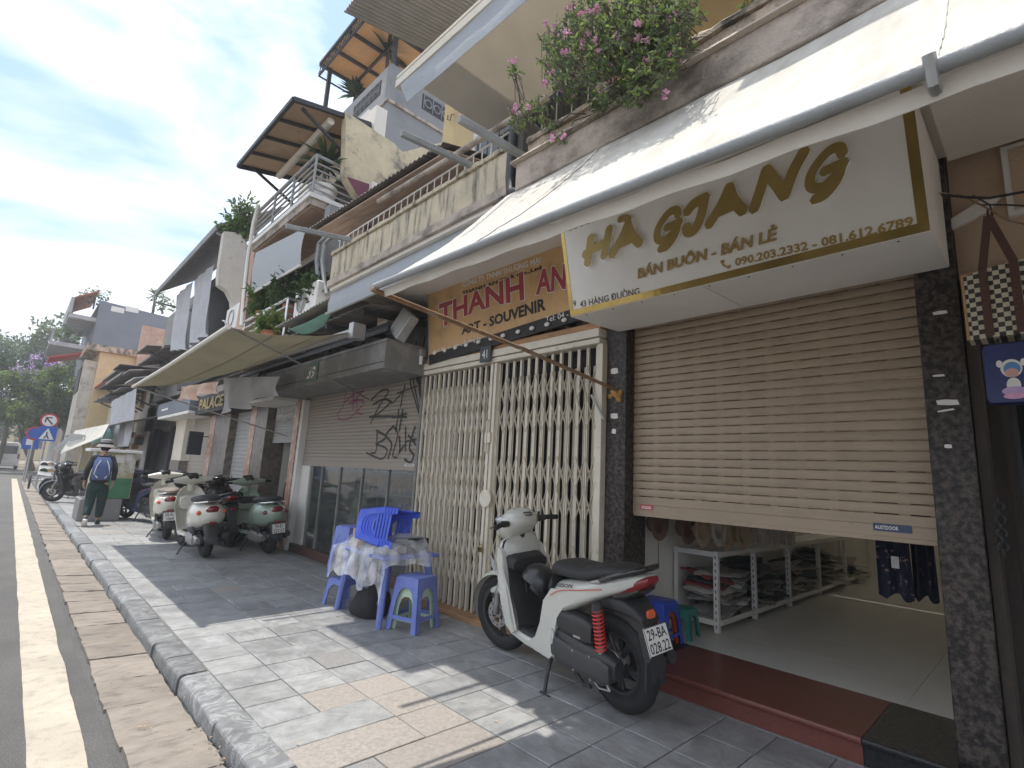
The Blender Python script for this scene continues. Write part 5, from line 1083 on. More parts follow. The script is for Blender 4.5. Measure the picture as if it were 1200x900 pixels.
    en = J('engine_case', MB().rbox([(.40, .10, .27, .03, .05), (.32, .12, .26, .045, .085), (.1, .135, .25, .05, .085), (-.06, .13, .25, .045, .07), (-.12, .12, .25, .025, .04)], 18, 2.7), 'alloy'); J('belt_cover', MB().rbox([(.34, .168, .255, .008, .06), (.1, .186, .25, .012, .06), (-.06, .176, .25, .010, .05)], 16, 2.4), 'alloy', en)
    J('air_box', MB().rbox([(.28, .12, .37, .045, .04), (.1, .13, .375, .05, .05), (.0, .12, .37, .04, .035)], 14, 3.5), 'blackp')
    J('rear_hub', MB().lathe([(0, .05), (.07, .05), (.08, .08), (.04, .11), (0, .115)], (0, 0, R), 'y', 20), 'alloy')
    J('exhaust', MB().tube([(.35, -.10, .18), (.1, -.16, .2), (-.15, -.17, .28), (-.26, -.17, .30)], [.018, .05, .058, .045], 12), 'blackp')
    J('shock_absorber', MB().tube([(-.02, .15, .28), (.02, .15, .5)], .026, 10), 'iron')
    J('side_stand', MB().tube([(.50, .10, .20), (.46, .19, .10), (.42, .245, .02)], .011, 8).tube([(.44, .25, .018), (.36, .25, .014)], .012, 6), 'iron')
    return r
# the scooters further along, each where its tyres touch the pavement
def stand(fu, fv, ru, rv):
    a = at(ru, rv, z=0); b = at(fu, fv, z=0); return (a.x, a.y, .002), math.atan2(b.y - a.y, b.x - a.x)
l_, a_ = stand(280, 637, 312, 648)
classic('sage green scooter parked close to the white door post of the clothes shop', (3.02, 8.30, .002), a_ + .0, 'palegreen', plate=('29-E1', '227.27'))
l_, a_ = stand(212, 637, 238, 651)
classic('ivory scooter with red oval tail lamp standing left of the sage green one', (2.17, 8.28, .002), a_, 'ivory', plate=None, square=True)
modern('dark maroon scooter half hidden behind the ivory scooter', (2.95, 9.7, .002), 1.55, 'maroon', plate=None, spring='iron', detail=False)
classic('pale scooter with a brown seat and white number plate beyond the ivory scooter', (2.10, 10.35, .002), 1.47, 'ivory', plate=('30-K2', '1064'), square=True, seatm=mat('brown_seat', (.20, .165, .14), .6, .1, 12, .1, 120))
modern('black scooter with wide handlebars behind the pale brown seated scooter', (2.72, 11.3, .002), 1.62, 'blackg', plate=None, spring='iron', detail=False)
modern('dark blue scooter with an orange crate shape behind the notice kiosk', (2.45, 13.1, .002), 1.9, 'bluep', plate=None, spring='iron', detail=False)
gbag = at(128, 588, x=2.3)
single('shopping_bag', MB().rbox([(gbag.z - .16, gbag.x, gbag.y, .12, .10), (gbag.z - .1, gbag.x, gbag.y, .19, .14), (gbag.z + .03, gbag.x, gbag.y, .17, .13), (gbag.z + .12, gbag.x, gbag.y, .08, .07), (gbag.z + .2, gbag.x, gbag.y, .03, .03)], 16, 2.2, 'z'), 'greenp', 'light green bag hanging low on the dark blue scooter', 'bag')
ocr = at(150, 540, x=2.9); single('crate', MB().box(ocr.x - .2, ocr.x + .2, ocr.y - .2, ocr.y + .2, ocr.z - .2, ocr.z + .12), 'orange', 'orange crate standing on a trestle behind the dark blue scooter', 'crate', bevel=.02)
single('trestle', MB().box(ocr.x - .2, ocr.x + .2, ocr.y - .2, ocr.y + .2, .0, ocr.z - .21), 'iron', 'dark trestle under the orange crate', 'trestle', bevel=.01)
modern('black scooter parked at an angle beyond the walking person', (1.98, 18.4, .002), 2.45, 'blackg', plate=None, spring='iron', detail=False)
modern('grey black scooter farther up behind the angled one', (1.95, 20.6, .002), 2.35, 'blackp', plate=None, spring='iron', detail=False)

modern('black scooter squeezed between the pale brown seated scooter and the ivory one', (2.72, 9.2, .002), 1.5, 'blackg', plate=None, spring='iron', detail=False)
modern('dark scooter nearest the shop wall, beyond the black wide handlebar one', (2.95, 12.4, .002), 1.7, 'bluep', plate=None, spring='iron', detail=False)
modern('black scooter parked by the roadside cart near the traffic signs', (2.25, 23.6, .002), 2.3, 'blackg', plate=None, spring='iron', detail=False)
# ------------------------------------------------------------------ plastic stools
def stool(label, loc, m, h=.45, top=.125, foot=.175, rot=None, group='plastic stools', rung=True, name='stool'):
    r = thing(name, label, 'stool', loc, 0, group)
    if rot is not None: r.rotation_euler = rot
    J = lambda nm, mb, par=None: link(nm, mb.mesh(nm, ang=45), m, par or r)
    t = J('seat', MB().rbox([(h - .022, 0, 0, top + .004, top + .004), (h - .006, 0, 0, top + .004, top + .004), (h, 0, 0, top - .006, top - .006)], 24, 7, 'z'))
    J('seat_ring', MB().lathe([(.02, h - .0005), (.024, h + .0012), (.028, h - .0005)], (0, 0, 0), 'z', 20), t)
    w0, w1 = top + .003, foot; lw = .045
    arch = [(-.68, .0), (-.63, .58), (-.48, .74), (-.22, .81), (.22, .81), (.48, .74), (.63, .58), (.68, 0)]
    out_ = [(-1, 0), (-1, 1), (1, 1), (1, 0)]
    for k in range(4):
        Rz = Matrix.Rotation(k * pi / 2, 3, 'Z')
        def fn(a, b, d, Rz=Rz):
            w_ = w1 + (w0 - w1) * b; return Rz @ V((w_ * a, w_ - d * .006, (h - .012) * b))
        J('side_panel', MB().poly([(-1, 0), (-1, 1), (1, 1), (1, 0)] + [(a, b) for a, b in reversed(arch)], fn, 1))
        if rung:
            w_ = w1 + (w0 - w1) * .24; J('rung', MB().add([Rz @ V(p) for p in [(x, y, z) for x in (-w_ * .68, w_ * .68) for y in (w_ - .012, w_ - .002) for z in (h * .20, h * .27)]], [(0, 1, 3, 2), (4, 6, 7, 5), (0, 4, 5, 1), (2, 3, 7, 6), (0, 2, 6, 4), (1, 5, 7, 3)]))
    return r
c_ = at(484, 742, z=0)
fs_ = V((c_.x + .08, c_.y + .13, .002))
stool('faded blue stool in front of the plastic covered table', fs_, 'blue2', .43, .118, .165, (0, 0, .30))
stool('pale mint stool tucked under the faded blue stool', fs_ + V((.01, .01, 0)), 'mint', .335, .105, .130, (0, 0, .30))
b_ = at(768, 757, z=.135)
stool('bright blue stool on the red step beside the wire rack', V((3.76, 2.22, .137)), 'blue', .31, .11, .15, (0, 0, .1))
stool('orange stool nested inside the bright blue stool', V((3.765, 2.225, .137)), 'orange', .265, .098, .124, (0, 0, .1), rung=False)
stool('small teal stool behind the bright blue one', V((4.08, 2.19, .137)), 'teal', .22, .09, .115, (0, 0, .15), rung=False)
# table under a plastic sheet
TX0, TX1, TY0, TY1, TH = 2.45, 2.98, 4.05, 4.82, .58
tb = thing('plastic_table', 'blue plastic table in front of the glass shopfront, buried under goods and plastic', 'table', (2.7, 4.4, 0))
part('tabletop', MB().box(TX0 - .03, TX1 + .03, TY0 - .03, TY1 + .03, TH - .03, TH), 'blue2', tb, .01)
for x_ in (TX0, TX1):
    for y_ in (TY0, TY1): part('leg', MB().tube([(x_ + (.05 if x_ == TX0 else -.05), y_ + (.05 if y_ == TY0 else -.05), TH - .03), (x_, y_, 0)], [.036, .026], 8), 'blue2', tb)
def pile(nm, x0, x1, y0, y1, z0, z1, m, label, cat): return single(nm, MB().box(x0, x1, y0, y1, z0, z1), m, label, cat, bevel=.012)
pile('box', 2.5, 2.74, 4.52, 4.76, TH + .002, TH + .17, 'card', 'cardboard box under the plastic sheet at the far end of the table', 'box')
pile('box', 2.72, 2.95, 4.12, 4.42, TH + .002, TH + .13, 'ink', 'dark box under the plastic sheet at the near end of the table', 'box')
pile('tray', 2.48, 2.70, 4.10, 4.46, TH + .002, TH + .07, 'shutter_g', 'shallow tray of goods under the front of the plastic sheet', 'tray')
def drp(a, b):
    # a: along the table (near -> far), b: across (street -> wall)
    y_ = TY0 - .15 + (TY1 - TY0 + .25) * a; s = -.42 + 1.27 * b; x_ = TX0 + s * (TX1 - TX0)
    ins = min(1, max(0, (y_ - TY0 + .02) / .08)) * min(1, max(0, (TY1 + .03 - y_) / .08)) * min(1, max(0, (s + .04) / .12))
    top = TH + .10 + .09 * math.exp(-(((y_ - 4.64) / .14) ** 2 + ((x_ - 2.62) / .16) ** 2)) + .055 * math.exp(-(((y_ - 4.27) / .2) ** 2 + ((x_ - 2.84) / .16) ** 2))
    hang = max(0, -s) * .8 + max(0, TY0 - y_) * .9 + max(0, y_ - TY1) * .6
    z_ = top * ins + (1 - ins) * (TH + .05) - hang * (.9 + .35 * noise.noise(V((a * 4, 2, 0)))) + .045 * noise.noise(V((a * 4, b * 4, 3))) + .02 * noise.noise(V((a * 9, b * 8, 7))) + .022 * abs(noise.noise(V((a * 15, b * 4, 9))))
    if s < -.02: x_ = TX0 - .03 + s * .12 + .05 * noise.noise(V((a * 9, b * 2, 5))) 
    if y_ < TY0: y_ = TY0 - .03 + (y_ - TY0) * .35 + .03 * noise.noise(V((b * 8, 1, 2)))
    return V((x_, y_, max(z_, .22)))
bgm = bpy.data.materials.new('clear_plastic'); MATS['clear_plastic'] = bgm; bgm.use_nodes = True
t_ = bgm.node_tree; b0 = t_.nodes['Principled BSDF']; b0.inputs['Base Color'].default_value = (.82, .83, .86, 1); b0.inputs['Roughness'].default_value = .22; b0.inputs['Specular IOR Level'].default_value = .8
tp_ = t_.nodes.new('ShaderNodeBsdfTransparent'); ms_ = t_.nodes.new('ShaderNodeMixShader'); nz = t_.nodes.new('ShaderNodeTexNoise'); nz.inputs['Scale'].default_value = 7; nz.inputs['Detail'].default_value = 6
tcx = t_.nodes.new('ShaderNodeTexCoord'); t_.links.new(tcx.outputs['Object'], nz.inputs[0]); rg_ = t_.nodes.new('ShaderNodeMapRange'); rg_.inputs[1].default_value = .3; rg_.inputs[2].default_value = .7; rg_.inputs[3].default_value = .12; rg_.inputs[4].default_value = .62
bp_ = t_.nodes.new('ShaderNodeBump'); bp_.inputs['Strength'].default_value = .45; n2_ = t_.nodes.new('ShaderNodeTexNoise'); n2_.inputs['Scale'].default_value = 22; n2_.inputs['Distortion'].default_value = 1.5; t_.links.new(tcx.outputs['Object'], n2_.inputs[0]); t_.links.new(n2_.outputs['Fac'], bp_.inputs['Height']); t_.links.new(bp_.outputs[0], b0.inputs['Normal'])
t_.links.new(nz.outputs['Fac'], rg_.inputs[0]); t_.links.new(rg_.outputs[0], ms_.inputs[0]); t_.links.new(tp_.outputs[0], ms_.inputs[1]); t_.links.new(b0.outputs[0], ms_.inputs[2]); t_.links.new(ms_.outputs[0], t_.nodes['Material Output'].inputs[0])
M['clear_plastic'] = bgm
single('plastic_sheet', MB().grid(drp, 90, 70), 'clear_plastic', 'crumpled clear plastic sheet draped over the table and its goods', 'plastic sheet', (2.7, 4.4, .3))
# overturned nest of blue stools lying on the sheet
nax = V((-.36, .92, .02)).normalized(); nq = nax.to_track_quat('Z', 'Y').to_matrix() @ Matrix.Rotation(.15, 3, 'Z')
nest0 = at(455, 618, y=4.30)
for k in range(5):
    stool(['blue stool at the mouth of the overturned nest lying on the plastic sheet', 'second stool from the mouth of the overturned nest on the plastic sheet', 'middle stool of the overturned nest on the plastic sheet', 'fourth stool from the mouth of the overturned nest on the plastic sheet', 'blue stool at the seat end of the overturned nest on the plastic sheet'][k],
        nest0 - nax * .20 + nax * .034 * k, 'blue', .33, .125, .175, nq.to_euler(), 'nest of overturned blue stools', rung=True)
for k in range(3):
    stool(['topmost stool of the blue stack standing at the far end of the table', 'middle stool of the blue stack standing at the far end of the table', 'lowest stool of the blue stack standing at the far end of the table'][k], V((2.60, 4.98, .345 - .045 * k * 1.0 - .0)), 'blue2', .40, .105, .14, (0, 0, .2), 'stack of blue stools', rung=False)
stool('blue stool underneath the standing stack at the far end of the table', V((2.60, 4.98, .002)), 'blue2', .25, .115, .15, (0, 0, .2), 'stack of blue stools', rung=False)
bgm_ = MB().rbox([(.005, 2.62, 4.5, .15, .17), (.05, 2.62, 4.5, .175, .19), (.10, 2.62, 4.5, .17, .19), (.15, 2.63, 4.5, .15, .17), (.19, 2.64, 4.5, .12, .15), (.22, 2.65, 4.5, .06, .11), (.26, 2.66, 4.52, .02, .06)], 26, 2.4, 'z'); bgm_.v = [p + V((.03 * noise.noise(p * 13), .03 * noise.noise(p * 11 + V((5, 0, 0))), .022 * noise.noise(p * 15) if p.z > .02 else 0)) for p in bgm_.v]
single('bag', bgm_, 'blackf', 'slumped black bag on the ground under the plastic covered table', 'bag')
cl_ = single('clip_rack', MB().tube([(2.58, 4.72, .80), (2.9, 4.9, .83)], .008, 6), 'redtext', 'row of small red clips behind the plastic sheet on the table', 'clips')
for k in range(7): part('clip', MB().box(2.60 + k * .045, 2.62 + k * .045, 4.72 + k * .025, 4.75 + k * .025, .79, .835), 'redtext' if k % 2 else 'iron', cl_)

# ------------------------------------------------------------------ inside the open shop
RX = [4.42, 5.20, 6.1, 7.1, 8.2, 9.4]
rk = thing('wire_rack', 'pale slotted steel rack along the left wall of the open shop', 'rack', (4.4, 2.2, .135))
for i, x_ in enumerate(RX):
    for y_ in (2.045, 2.44):
        pm = MB().box(x_, x_ + .036, y_ - .003, y_ + .003, .136, .78).box(x_ - .003, x_ + .003, y_ - .036 if y_ > 2.2 else y_ + .0031, y_ if y_ > 2.2 else y_ + .036, .136, .78)
        p_ = part('post', pm, 'white2', rk)
        if i < 3 and y_ < 2.2:
            for k in range(11): part('slot', MB().box(x_ - .0042, x_ - .0032, y_ + .012, y_ + .020, .17 + k * .055, .195 + k * .055), 'ink', p_)
for zz in (.20, .745):
    part('shelf', MB().box(RX[0] + .004, RX[-1], 2.05, 2.436, zz, zz + .012), 'white2', rk); part('beam', MB().box(RX[0] + .038, RX[-1], 2.036, 2.041, zz - .012, zz + .03), 'white2', rk); part('beam', MB().box(RX[0] - .004, RX[0] - .0005, 2.082, 2.40, zz - .012, zz + .03), 'white2', rk)
gcol = [mat('bagged_grey', (.26, .26, .25), .35, .3, 14, .5, 26), mat('bagged_beige', (.40, .35, .30), .35, .3, 14, .5, 26), mat('bagged_dark', (.07, .075, .08), .35, .4, 14, .5, 26), mat('bagged_white', (.52, .50, .47), .35, .3, 14, .5, 26), mat('bagged_red', (.30, .06, .06), .35, .4, 10, .5, 26)]
rnd = random.Random(12); lay_meshes = []
for k in range(6):
    def gl_(a, b, k=k):
        e = max(abs(2 * a - 1), abs(2 * b - 1)); return V(((a - .5) * 1, (b - .5) * 1, .5 * (1 - e ** 4) + .5 * noise.noise(V((a * 4, b * 4, k * 5)))))
    lay_meshes.append(MB().grid(gl_, 9, 7, (0, 0, -.35)).mesh('garment', ang=60))
nm_ = ['grey and white bagged garments', 'beige bagged garments', 'dark folded garments', 'mixed grey garments', 'dim folded garments']
for i in range(5):
    x0, x1 = RX[i] + .05, RX[i + 1] - .02
    g = thing('garment_pile', ['heap of plastic wrapped clothes in the nearest bay of the rack', 'heap of crumpled dark clothes in the second bay of the rack', 'pile of clothes in the middle bay of the rack', 'pile of clothes in the fourth bay of the rack', 'pile of clothes in the farthest bay of the rack'][i], 'clothes', ((x0 + x1) / 2, 2.25, .213), 0, 'piles of clothes on the rack')
    for c in range(2 if i < 3 else 1):
        n_ = rnd.randint(8, 12) if i < 4 else 6
        for k in range(n_):
            cx = (x0 + (x1 - x0) * (.28 + .45 * c)) if i < 3 else (x0 + x1) / 2
            mm_ = rnd.choice([0, 1, 3, 3, 0, 2] if i == 0 else [2, 2, 2, 0] if i == 1 else [0, 1, 2, 3]); 
            if i == 0 and c == 0 and k in (7, 9): mm_ = 4
            me = lay_meshes[rnd.randrange(6)].copy(); me.materials.append(gcol[mm_])
            o = link('garment', me, None, g, V((cx + rnd.gauss(0, .03), 2.235 + rnd.gauss(0, .02), .215 + .035 * k + .012)) - g.location)
            o.scale = (rnd.uniform(.30, .40) if i < 3 else .6, rnd.uniform(.30, .36), rnd.uniform(.03, .05)); o.rotation_euler = (rnd.gauss(0, .07), rnd.gauss(0, .12), rnd.gauss(0, .25))
# hats hanging in a row below the shutter
hatm = [mat('hat_brown', (.17, .10, .075), .9, .2, 14, .3, 90), mat('hat_straw', (.50, .38, .25), .9, .15, 40, .4, 200), mat('hat_white', (.60, .55, .48), .9, .15, 14, .3, 90)]
hats = [((772, 613), 3.75, 0, 'dark brown hat hanging by itself at the left end of the shop opening'), ((806, 618), 4.0, 0, 'brown sun hat first in the row under the shutter'), ((823, 622), 4.15, 1, 'straw sun hat second in the row under the shutter'), ((842, 621), 4.35, 2, 'white sun hat third in the row under the shutter'), ((852, 627), 4.5, 1, 'straw sun hat fourth in the row under the shutter'), ((870, 626), 4.7, 1, 'wide straw sun hat fifth in the row under the shutter'), ((890, 626), 5.0, 2, 'white sun hat sixth in the row under the shutter'), ((908, 628), 5.3, 2, 'pale sun hat seventh in the row under the shutter'), ((925, 630), 5.6, 2, 'pale sun hat last in the row under the shutter')]
hb_ = single('hat_rail', MB().tube([(3.7, 2.2, 1.22), (6, 2.2, 1.22)], .007, 6).tube([(6.0, 2.2, 1.22), (6.0, 2.468, 1.22)], .007, 6).tube([(3.7, 2.2, 1.22), (3.7, 2.468, 1.22)], .007, 6), 'galv', 'thin steel rail carrying the row of hats in the open shop', 'rail')
for (u, v), x_, mi, lb_ in hats:
    p_ = at(u, v, x=x_); h_ = thing('sun_hat', lb_, 'hat', (p_.x, p_.y, p_.z - .06), 0, 'hats hanging in the open shop')
    part('brim', MB().lathe([(.075, 0), (.13, -.012), (.135, -.010), (.08, .006)], p_, 'y', 22), hatm[mi], h_); part('crown', MB().lathe([(.08, 0), (.075, .06), (.05, .085), (0, .09)], p_, 'y', 20), hatm[mi], h_)
    part('loop', MB().tube([p_ + V((0, .03, .08)), p_ + V((0, .02, .13))], .004, 5), 'iron', h_)
p_ = at(772, 625, x=3.72); single('cord', MB().tube([p_, p_ + V((.01, .01, -.12)), p_ + V((0, 0, -.26))], .004, 5), hatm[0], 'thin brown cord hanging from the dark brown hat', 'cord')
# floral dresses
flo = mat('floral_print', (.018, .022, .05), .85, .2, 12, .2, 90, col2=(.42, .27, .27), s2=26, f2=(.60, .66)); 
for i, (u0, u1, lb_) in enumerate(((1026, 1062, 'navy floral dress with a white tag hanging at the right of the shop opening'), (1066, 1092, 'darker floral dress next to the granite pillar'))):
    a_ = at(u0, 640, x=4.1 + .1 * i); b_ = at(u1, 640, x=4.1 + .1 * i)
    def dr(a, b, a_=a_, b_=b_, i=i): return V((a_.x + .03 * sin(a * 14 + i) * b, a_.y + (b_.y - a_.y) * a * (1 + .1 * b), 1.5 - (.80 + .02 * sin(a * 9)) * b))
    d_ = single('floral_dress', MB().grid(dr, 24, 12, (.012, 0, 0)), flo if i == 0 else mat('floral_print_dark', (.012, .014, .035), .85, .2, 12, .2, 90, col2=(.25, .13, .17), s2=24, f2=(.6, .66)), lb_, 'dress', group='floral dresses in the open shop')
    if i == 0: tg = at(1049, 660, x=4.05); part('price_tag', MB().box(tg.x, tg.x + .003, tg.y - .02, tg.y + .02, tg.z - .03, tg.z + .04), 'paper', d_)

# ------------------------------------------------------------------ bags hanging before the neighbour
chk = bpy.data.materials.new('woven_check'); MATS['woven_check'] = chk; chk.use_nodes = True; t_ = chk.node_tree; b0 = t_.nodes['Principled BSDF']; b0.inputs['Roughness'].default_value = .8
ck = t_.nodes.new('ShaderNodeTexChecker'); ck.inputs['Scale'].default_value = 46; ck.inputs[1].default_value = (.62, .57, .44, 1); ck.inputs[2].default_value = (.055, .052, .048, 1); cc = t_.nodes.new('ShaderNodeTexCoord'); mpp = t_.nodes.new('ShaderNodeMapping'); mpp.inputs['Scale'].default_value = (0, 1, 1); mpp.inputs['Location'].default_value = (.01, .003, .004); t_.links.new(cc.outputs['Object'], mpp.inputs[0]); t_.links.new(mpp.outputs[0], ck.inputs[0]); t_.links.new(ck.outputs[0], b0.inputs['Base Color']); M['woven_check'] = chk
c0 = at(1136, 400, x=3.06); cT = at(1141, 328, x=3.06); c1 = at(1215, 375, x=3.06); hk = at(1158, 255, x=3.06)
tb_ = thing('tote_bag', 'black and cream checked woven tote bag with brown straps at the right edge', 'bag', (3.06, c0.y - .1, c0.z - .02))
yL, yR, zB, zT = c0.y, c1.y - .02, c0.z, cT.z + .02
def tbp(a, b, d): return V((3.04 + d * .11 * (.35 + .65 * (1 - b)), yL + (yR - yL) * a, zB + (zT - zB) * b + .035 * a * b))
mbt = MB()
for d in (0, 1): mbt.grid(lambda a, b, d=d: tbp(a, b, d) + V(((.012 * sin(a * pi) * (1 if d else -1)), 0, 0)), 10, 8)
mbt.grid(lambda a, b: tbp(0, a, b), 6, 3); mbt.grid(lambda a, b: tbp(1, a, b), 6, 3); mbt.grid(lambda a, b: tbp(a, 0, b), 6, 3)
part('bag_body', mbt, 'woven_check', tb_)
brn = mat('brown_strap', (.10, .05, .038), .7, .2, 12, .2, 90)
for a in (.30, .72):
    part('strap', MB().bar(tbp(a, .02, 0) + V((-.016, 0, 0)), tbp(a, 1.0, 0) + V((-.016, 0, 0)), .03, .004, (1, 0, 0)), brn, tb_); part('strap', MB().bar(tbp(a, 1.0, 0) + V((-.016, 0, 0)), hk + V((-.02, 0, 0)), .03, .004, (1, 0, 0)), brn, tb_)
part('binding', MB().tube([tbp(0, 0, 0), tbp(0, 1, 0), tbp(1, 1, 0)], .006, 6), 'card', tb_)
part('hook', MB().tube([hk + V((-.02, 0, -.02)), hk + V((-.0, .0, .03)), hk + V((.03, 0, .05))], .004, 6), 'iron', tb_)
k0 = at(1150, 404, x=3.02); k1 = at(1224, 470, x=3.02)
pb = thing('printed_bag', 'dark blue bag printed with a pale round headed cartoon child, hanging below the tote', 'bag', (3.05, (k0.y + k1.y) / 2, k1.z))
part('bag_body', MB().rbox([(3.03, (k0.y + k1.y) / 2, (k0.z + k1.z) / 2, abs(k0.y - k1.y) / 2, (k0.z - k1.z) / 2 - .004), (3.05, (k0.y + k1.y) / 2, (k0.z + k1.z) / 2, abs(k0.y - k1.y) / 2 + .004, (k0.z - k1.z) / 2), (3.13, (k0.y + k1.y) / 2, (k0.z + k1.z) / 2, abs(k0.y - k1.y) / 2, (k0.z - k1.z) / 2 - .004)], 28, 12), mat('royal_blue_vinyl', (.02, .03, .13), .35, .15, 8, .1, 60), pb)
pr_ = [('paper', .0, .13, .40, .30, 0), ('bluep', .02, .12, .31, .22, 1), ('skin', .0, -.02, .25, .15, 2), ('paper', .02, -.42, .26, .24, 1), ('purple', .02, -.62, .46, .15, 2), ('pink', .02, -.78, .42, .10, 3), ('paper', -.42, .30, .12, .12, 2), ('paper', .46, .30, .12, .12, 2)]
for m_, cy, cz, ry, rz_, k in pr_:
    Wd, Hd = abs(k0.y - k1.y), (k0.z - k1.z); q2 = [(cos(2 * pi * i / 22), sin(2 * pi * i / 22)) for i in range(22)]
    part('print', MB().poly(q2, lambda a, b, d: V((3.0275 - .0008 * k - .0005 * d, (k0.y + k1.y) / 2 - (cy + a * ry) * Wd * .5, (k0.z + k1.z) / 2 + (cz + b * rz_) * Hd * .5)), 1), {'skin': mat('print_pink', (.62, .36, .30), .6, .05, 5, 0), 'bluep': mat('print_blue', (.10, .25, .5), .6, .05, 5, 0)}.get(m_, m_), pb, smooth=False)
for s in (.3, .7): part('loop', MB().tube([V((3.07, k0.y + (k1.y - k0.y) * s, k0.z - .01)), V((3.07, k0.y + (k1.y - k0.y) * s, k0.z + .10))], .006, 6), 'iron', pb)
p_ = at(1185, 520, x=3.3); single('hanging_clothes', MB().rbox([(1.0, 3.3, -.22, .06, .14), (1.4, 3.3, -.22, .07, .15), (1.72, 3.3, -.20, .05, .10)], 14, 3, 'z'), 'navy', 'dark clothes hanging in the shade below the printed bag', 'clothes')
wr = [[(1103, 228), (1130, 231), (1160, 232), (1215, 222)], [(1100, 226), (1125, 228), (1155, 243), (1180, 258), (1215, 266)], [(1150, 240), (1180, 240), (1215, 242)], [(1140, 229), (1160, 240), (1163, 252), (1158, 257)]]
for i, w_ in enumerate(wr): single('cable', MB().tube([at(u, v, x=3.10 + .02 * i) for u, v in w_], .004 if i else .006, 6), 'rust' if i == 1 else 'iron', ['black cable running level across the tan wall', 'brown cable sagging across the tan wall to the tote hook', 'thin dark cable below the level one on the tan wall', 'short cable looping down to the tote strap'][i], 'cable')
# ------------------------------------------------------------------ foliage helpers
def leaf(mb, p, d, n, L, W):
    d = d.normalized(); s = d.cross(n).normalized() * W * .5; up = s.cross(d).normalized() * L * .08
    mb.v += [p, p + d * L * .45 + s - up * 0, p + d * L * .45 - s, p + d * L - up * 1.5, p + d * L * .45 + up]; o = len(mb.v) - 5
    mb.f += [(o, o + 1, o + 4), (o, o + 4, o + 2), (o + 4, o + 1, o + 3), (o + 2, o + 4, o + 3)]
def rdir(r): 
    while True:
        v = V((r.uniform(-1, 1), r.uniform(-1, 1), r.uniform(-1, 1)))
        if .05 < v.length < 1: return v.normalized()
def foliage(centres, n, L, r, out=.6):
    """leaf clumps filling the given balls (centre, radius)"""
    mb = MB(); tot = sum(q[1] ** 2 for q in centres)
    for c, R in centres:
        k = int(n * R * R / tot)
        for _ in range(max(1, k // 6)):
            d = rdir(r); p = V(c) + V((d.x * R, d.y * R, d.z * R * .85)) * (r.random() ** .4) 
            for _ in range(6):
                q = p + rdir(r) * L * 1.3 * r.random(); leaf(mb, q, d * out + rdir(r) * .9 + V((0, 0, -.15)), rdir(r), L * r.uniform(.7, 1.3), L * r.uniform(.45, .6))
    return mb
def spiky(o, n, L, r, wd=.03, droop=.5):
    mb = MB(); o = V(o)
    for _ in range(n):
        a = r.uniform(0, 2 * pi); e = r.uniform(.15, 1.45); d = V((cos(a) * cos(e), sin(a) * cos(e), sin(e))); s = V((-sin(a), cos(a), 0)) * wd; l_ = L * r.uniform(.6, 1.1); pts = [o + d * l_ * t - V((0, 0, droop * l_ * t * t * .6)) for t in (0, .35, .7, 1)]
        rings = [(p - s * q, p + s * q) for p, q in zip(pts, (.5, 1, .7, .05))]
        for (a0, b0), (a1, b1) in zip(rings, rings[1:]): mb.add([a0, b0, b1, a1], [(0, 1, 2, 3)])
    return mb
# ------------------------------------------------------------------ flowering plant on the near balcony
rf_ = random.Random(31)
fp = thing('flowering_plant', 'large pink flowering shrub spilling over the near balcony parapet', 'plant', (2.2, 1.5, 3.5))
blobs = [(690, 55, 44), (735, 35, 52), (775, 40, 36), (660, 85, 26), (720, 95, 34), (760, 75, 34), (795, 15, 28), (650, 50, 16), (690, 20, 24), (745, 115, 12), (705, 125, 10), (805, 55, 10), (610, 140, 14), (628, 128, 12), (640, 148, 10), (607, 83, 9), (655, 170, 10), (665, 110, 14), (755, 15, 30)]
lv = MB(); lv2 = MB(); st_ = MB(); heads = []
for u, v, R in blobs:
    n_ = int(R * R * .50) + 14
    for _ in range(n_ // 5):
        a = rf_.uniform(0, 2 * pi); q = R * math.sqrt(rf_.random()); x_ = rf_.uniform(1.72, 2.22) if R > 20 else rf_.uniform(1.95, 2.2)
        p = at(u + q * cos(a), v + q * sin(a), x=x_)
        ax = (rdir(rf_) + V((-.3, 0, .5))).normalized()
        for k in range(5):
            d = (ax * .4 + rdir(rf_)).normalized(); leaf(lv if rf_.random() < .62 else lv2, p + ax * .010 * k, d, (ax + rdir(rf_) * .4), rf_.uniform(.024, .046), rf_.uniform(.012, .019))
        if rf_.random() < .06: heads.append(p + ax * .06)
        if rf_.random() < .5: st_.tube([p + ax * .06, p, p.lerp(V((2.2, p.y, 3.52)), .4) + rdir(rf_) * .03], .0028, 4)
for u, v in ((600, 80), (640, 75), (655, 170), (605, 135), (690, 130), (745, 110), (650, 150)):
    p = at(u, v, x=2.05); st_.tube([p, p.lerp(V((2.2, p.y - .15, 3.5)), .5) + V((-.03, 0, .03)), V((2.21, p.y - .2, 3.48))], .0035, 5)
part('foliage', lv, 'leafg', fp, smooth=False); part('foliage', lv2, 'leafl', fp, smooth=False, label='younger brighter leaves'); part('stem', st_, 'bark', fp)
for u, v in ((672, 7), (655, 40), (648, 30), (772, 8), (765, 10), (715, 48), (735, 50), (756, 48), (700, 60), (705, 105), (803, 53), (604, 127), (618, 127), (640, 92), (642, 88), (605, 70), (600, 72), (645, 163), (690, 20), (722, 40), (690, 35), (745, 45), (665, 35), (713, 75), (640, 100), (686, 85), (760, 30), (745, 5), (780, 25), (668, 60)): heads.append(at(u + rf_.uniform(-2, 2), v + rf_.uniform(-2, 2), x=rf_.uniform(1.75, 1.95)))
bm_ = []
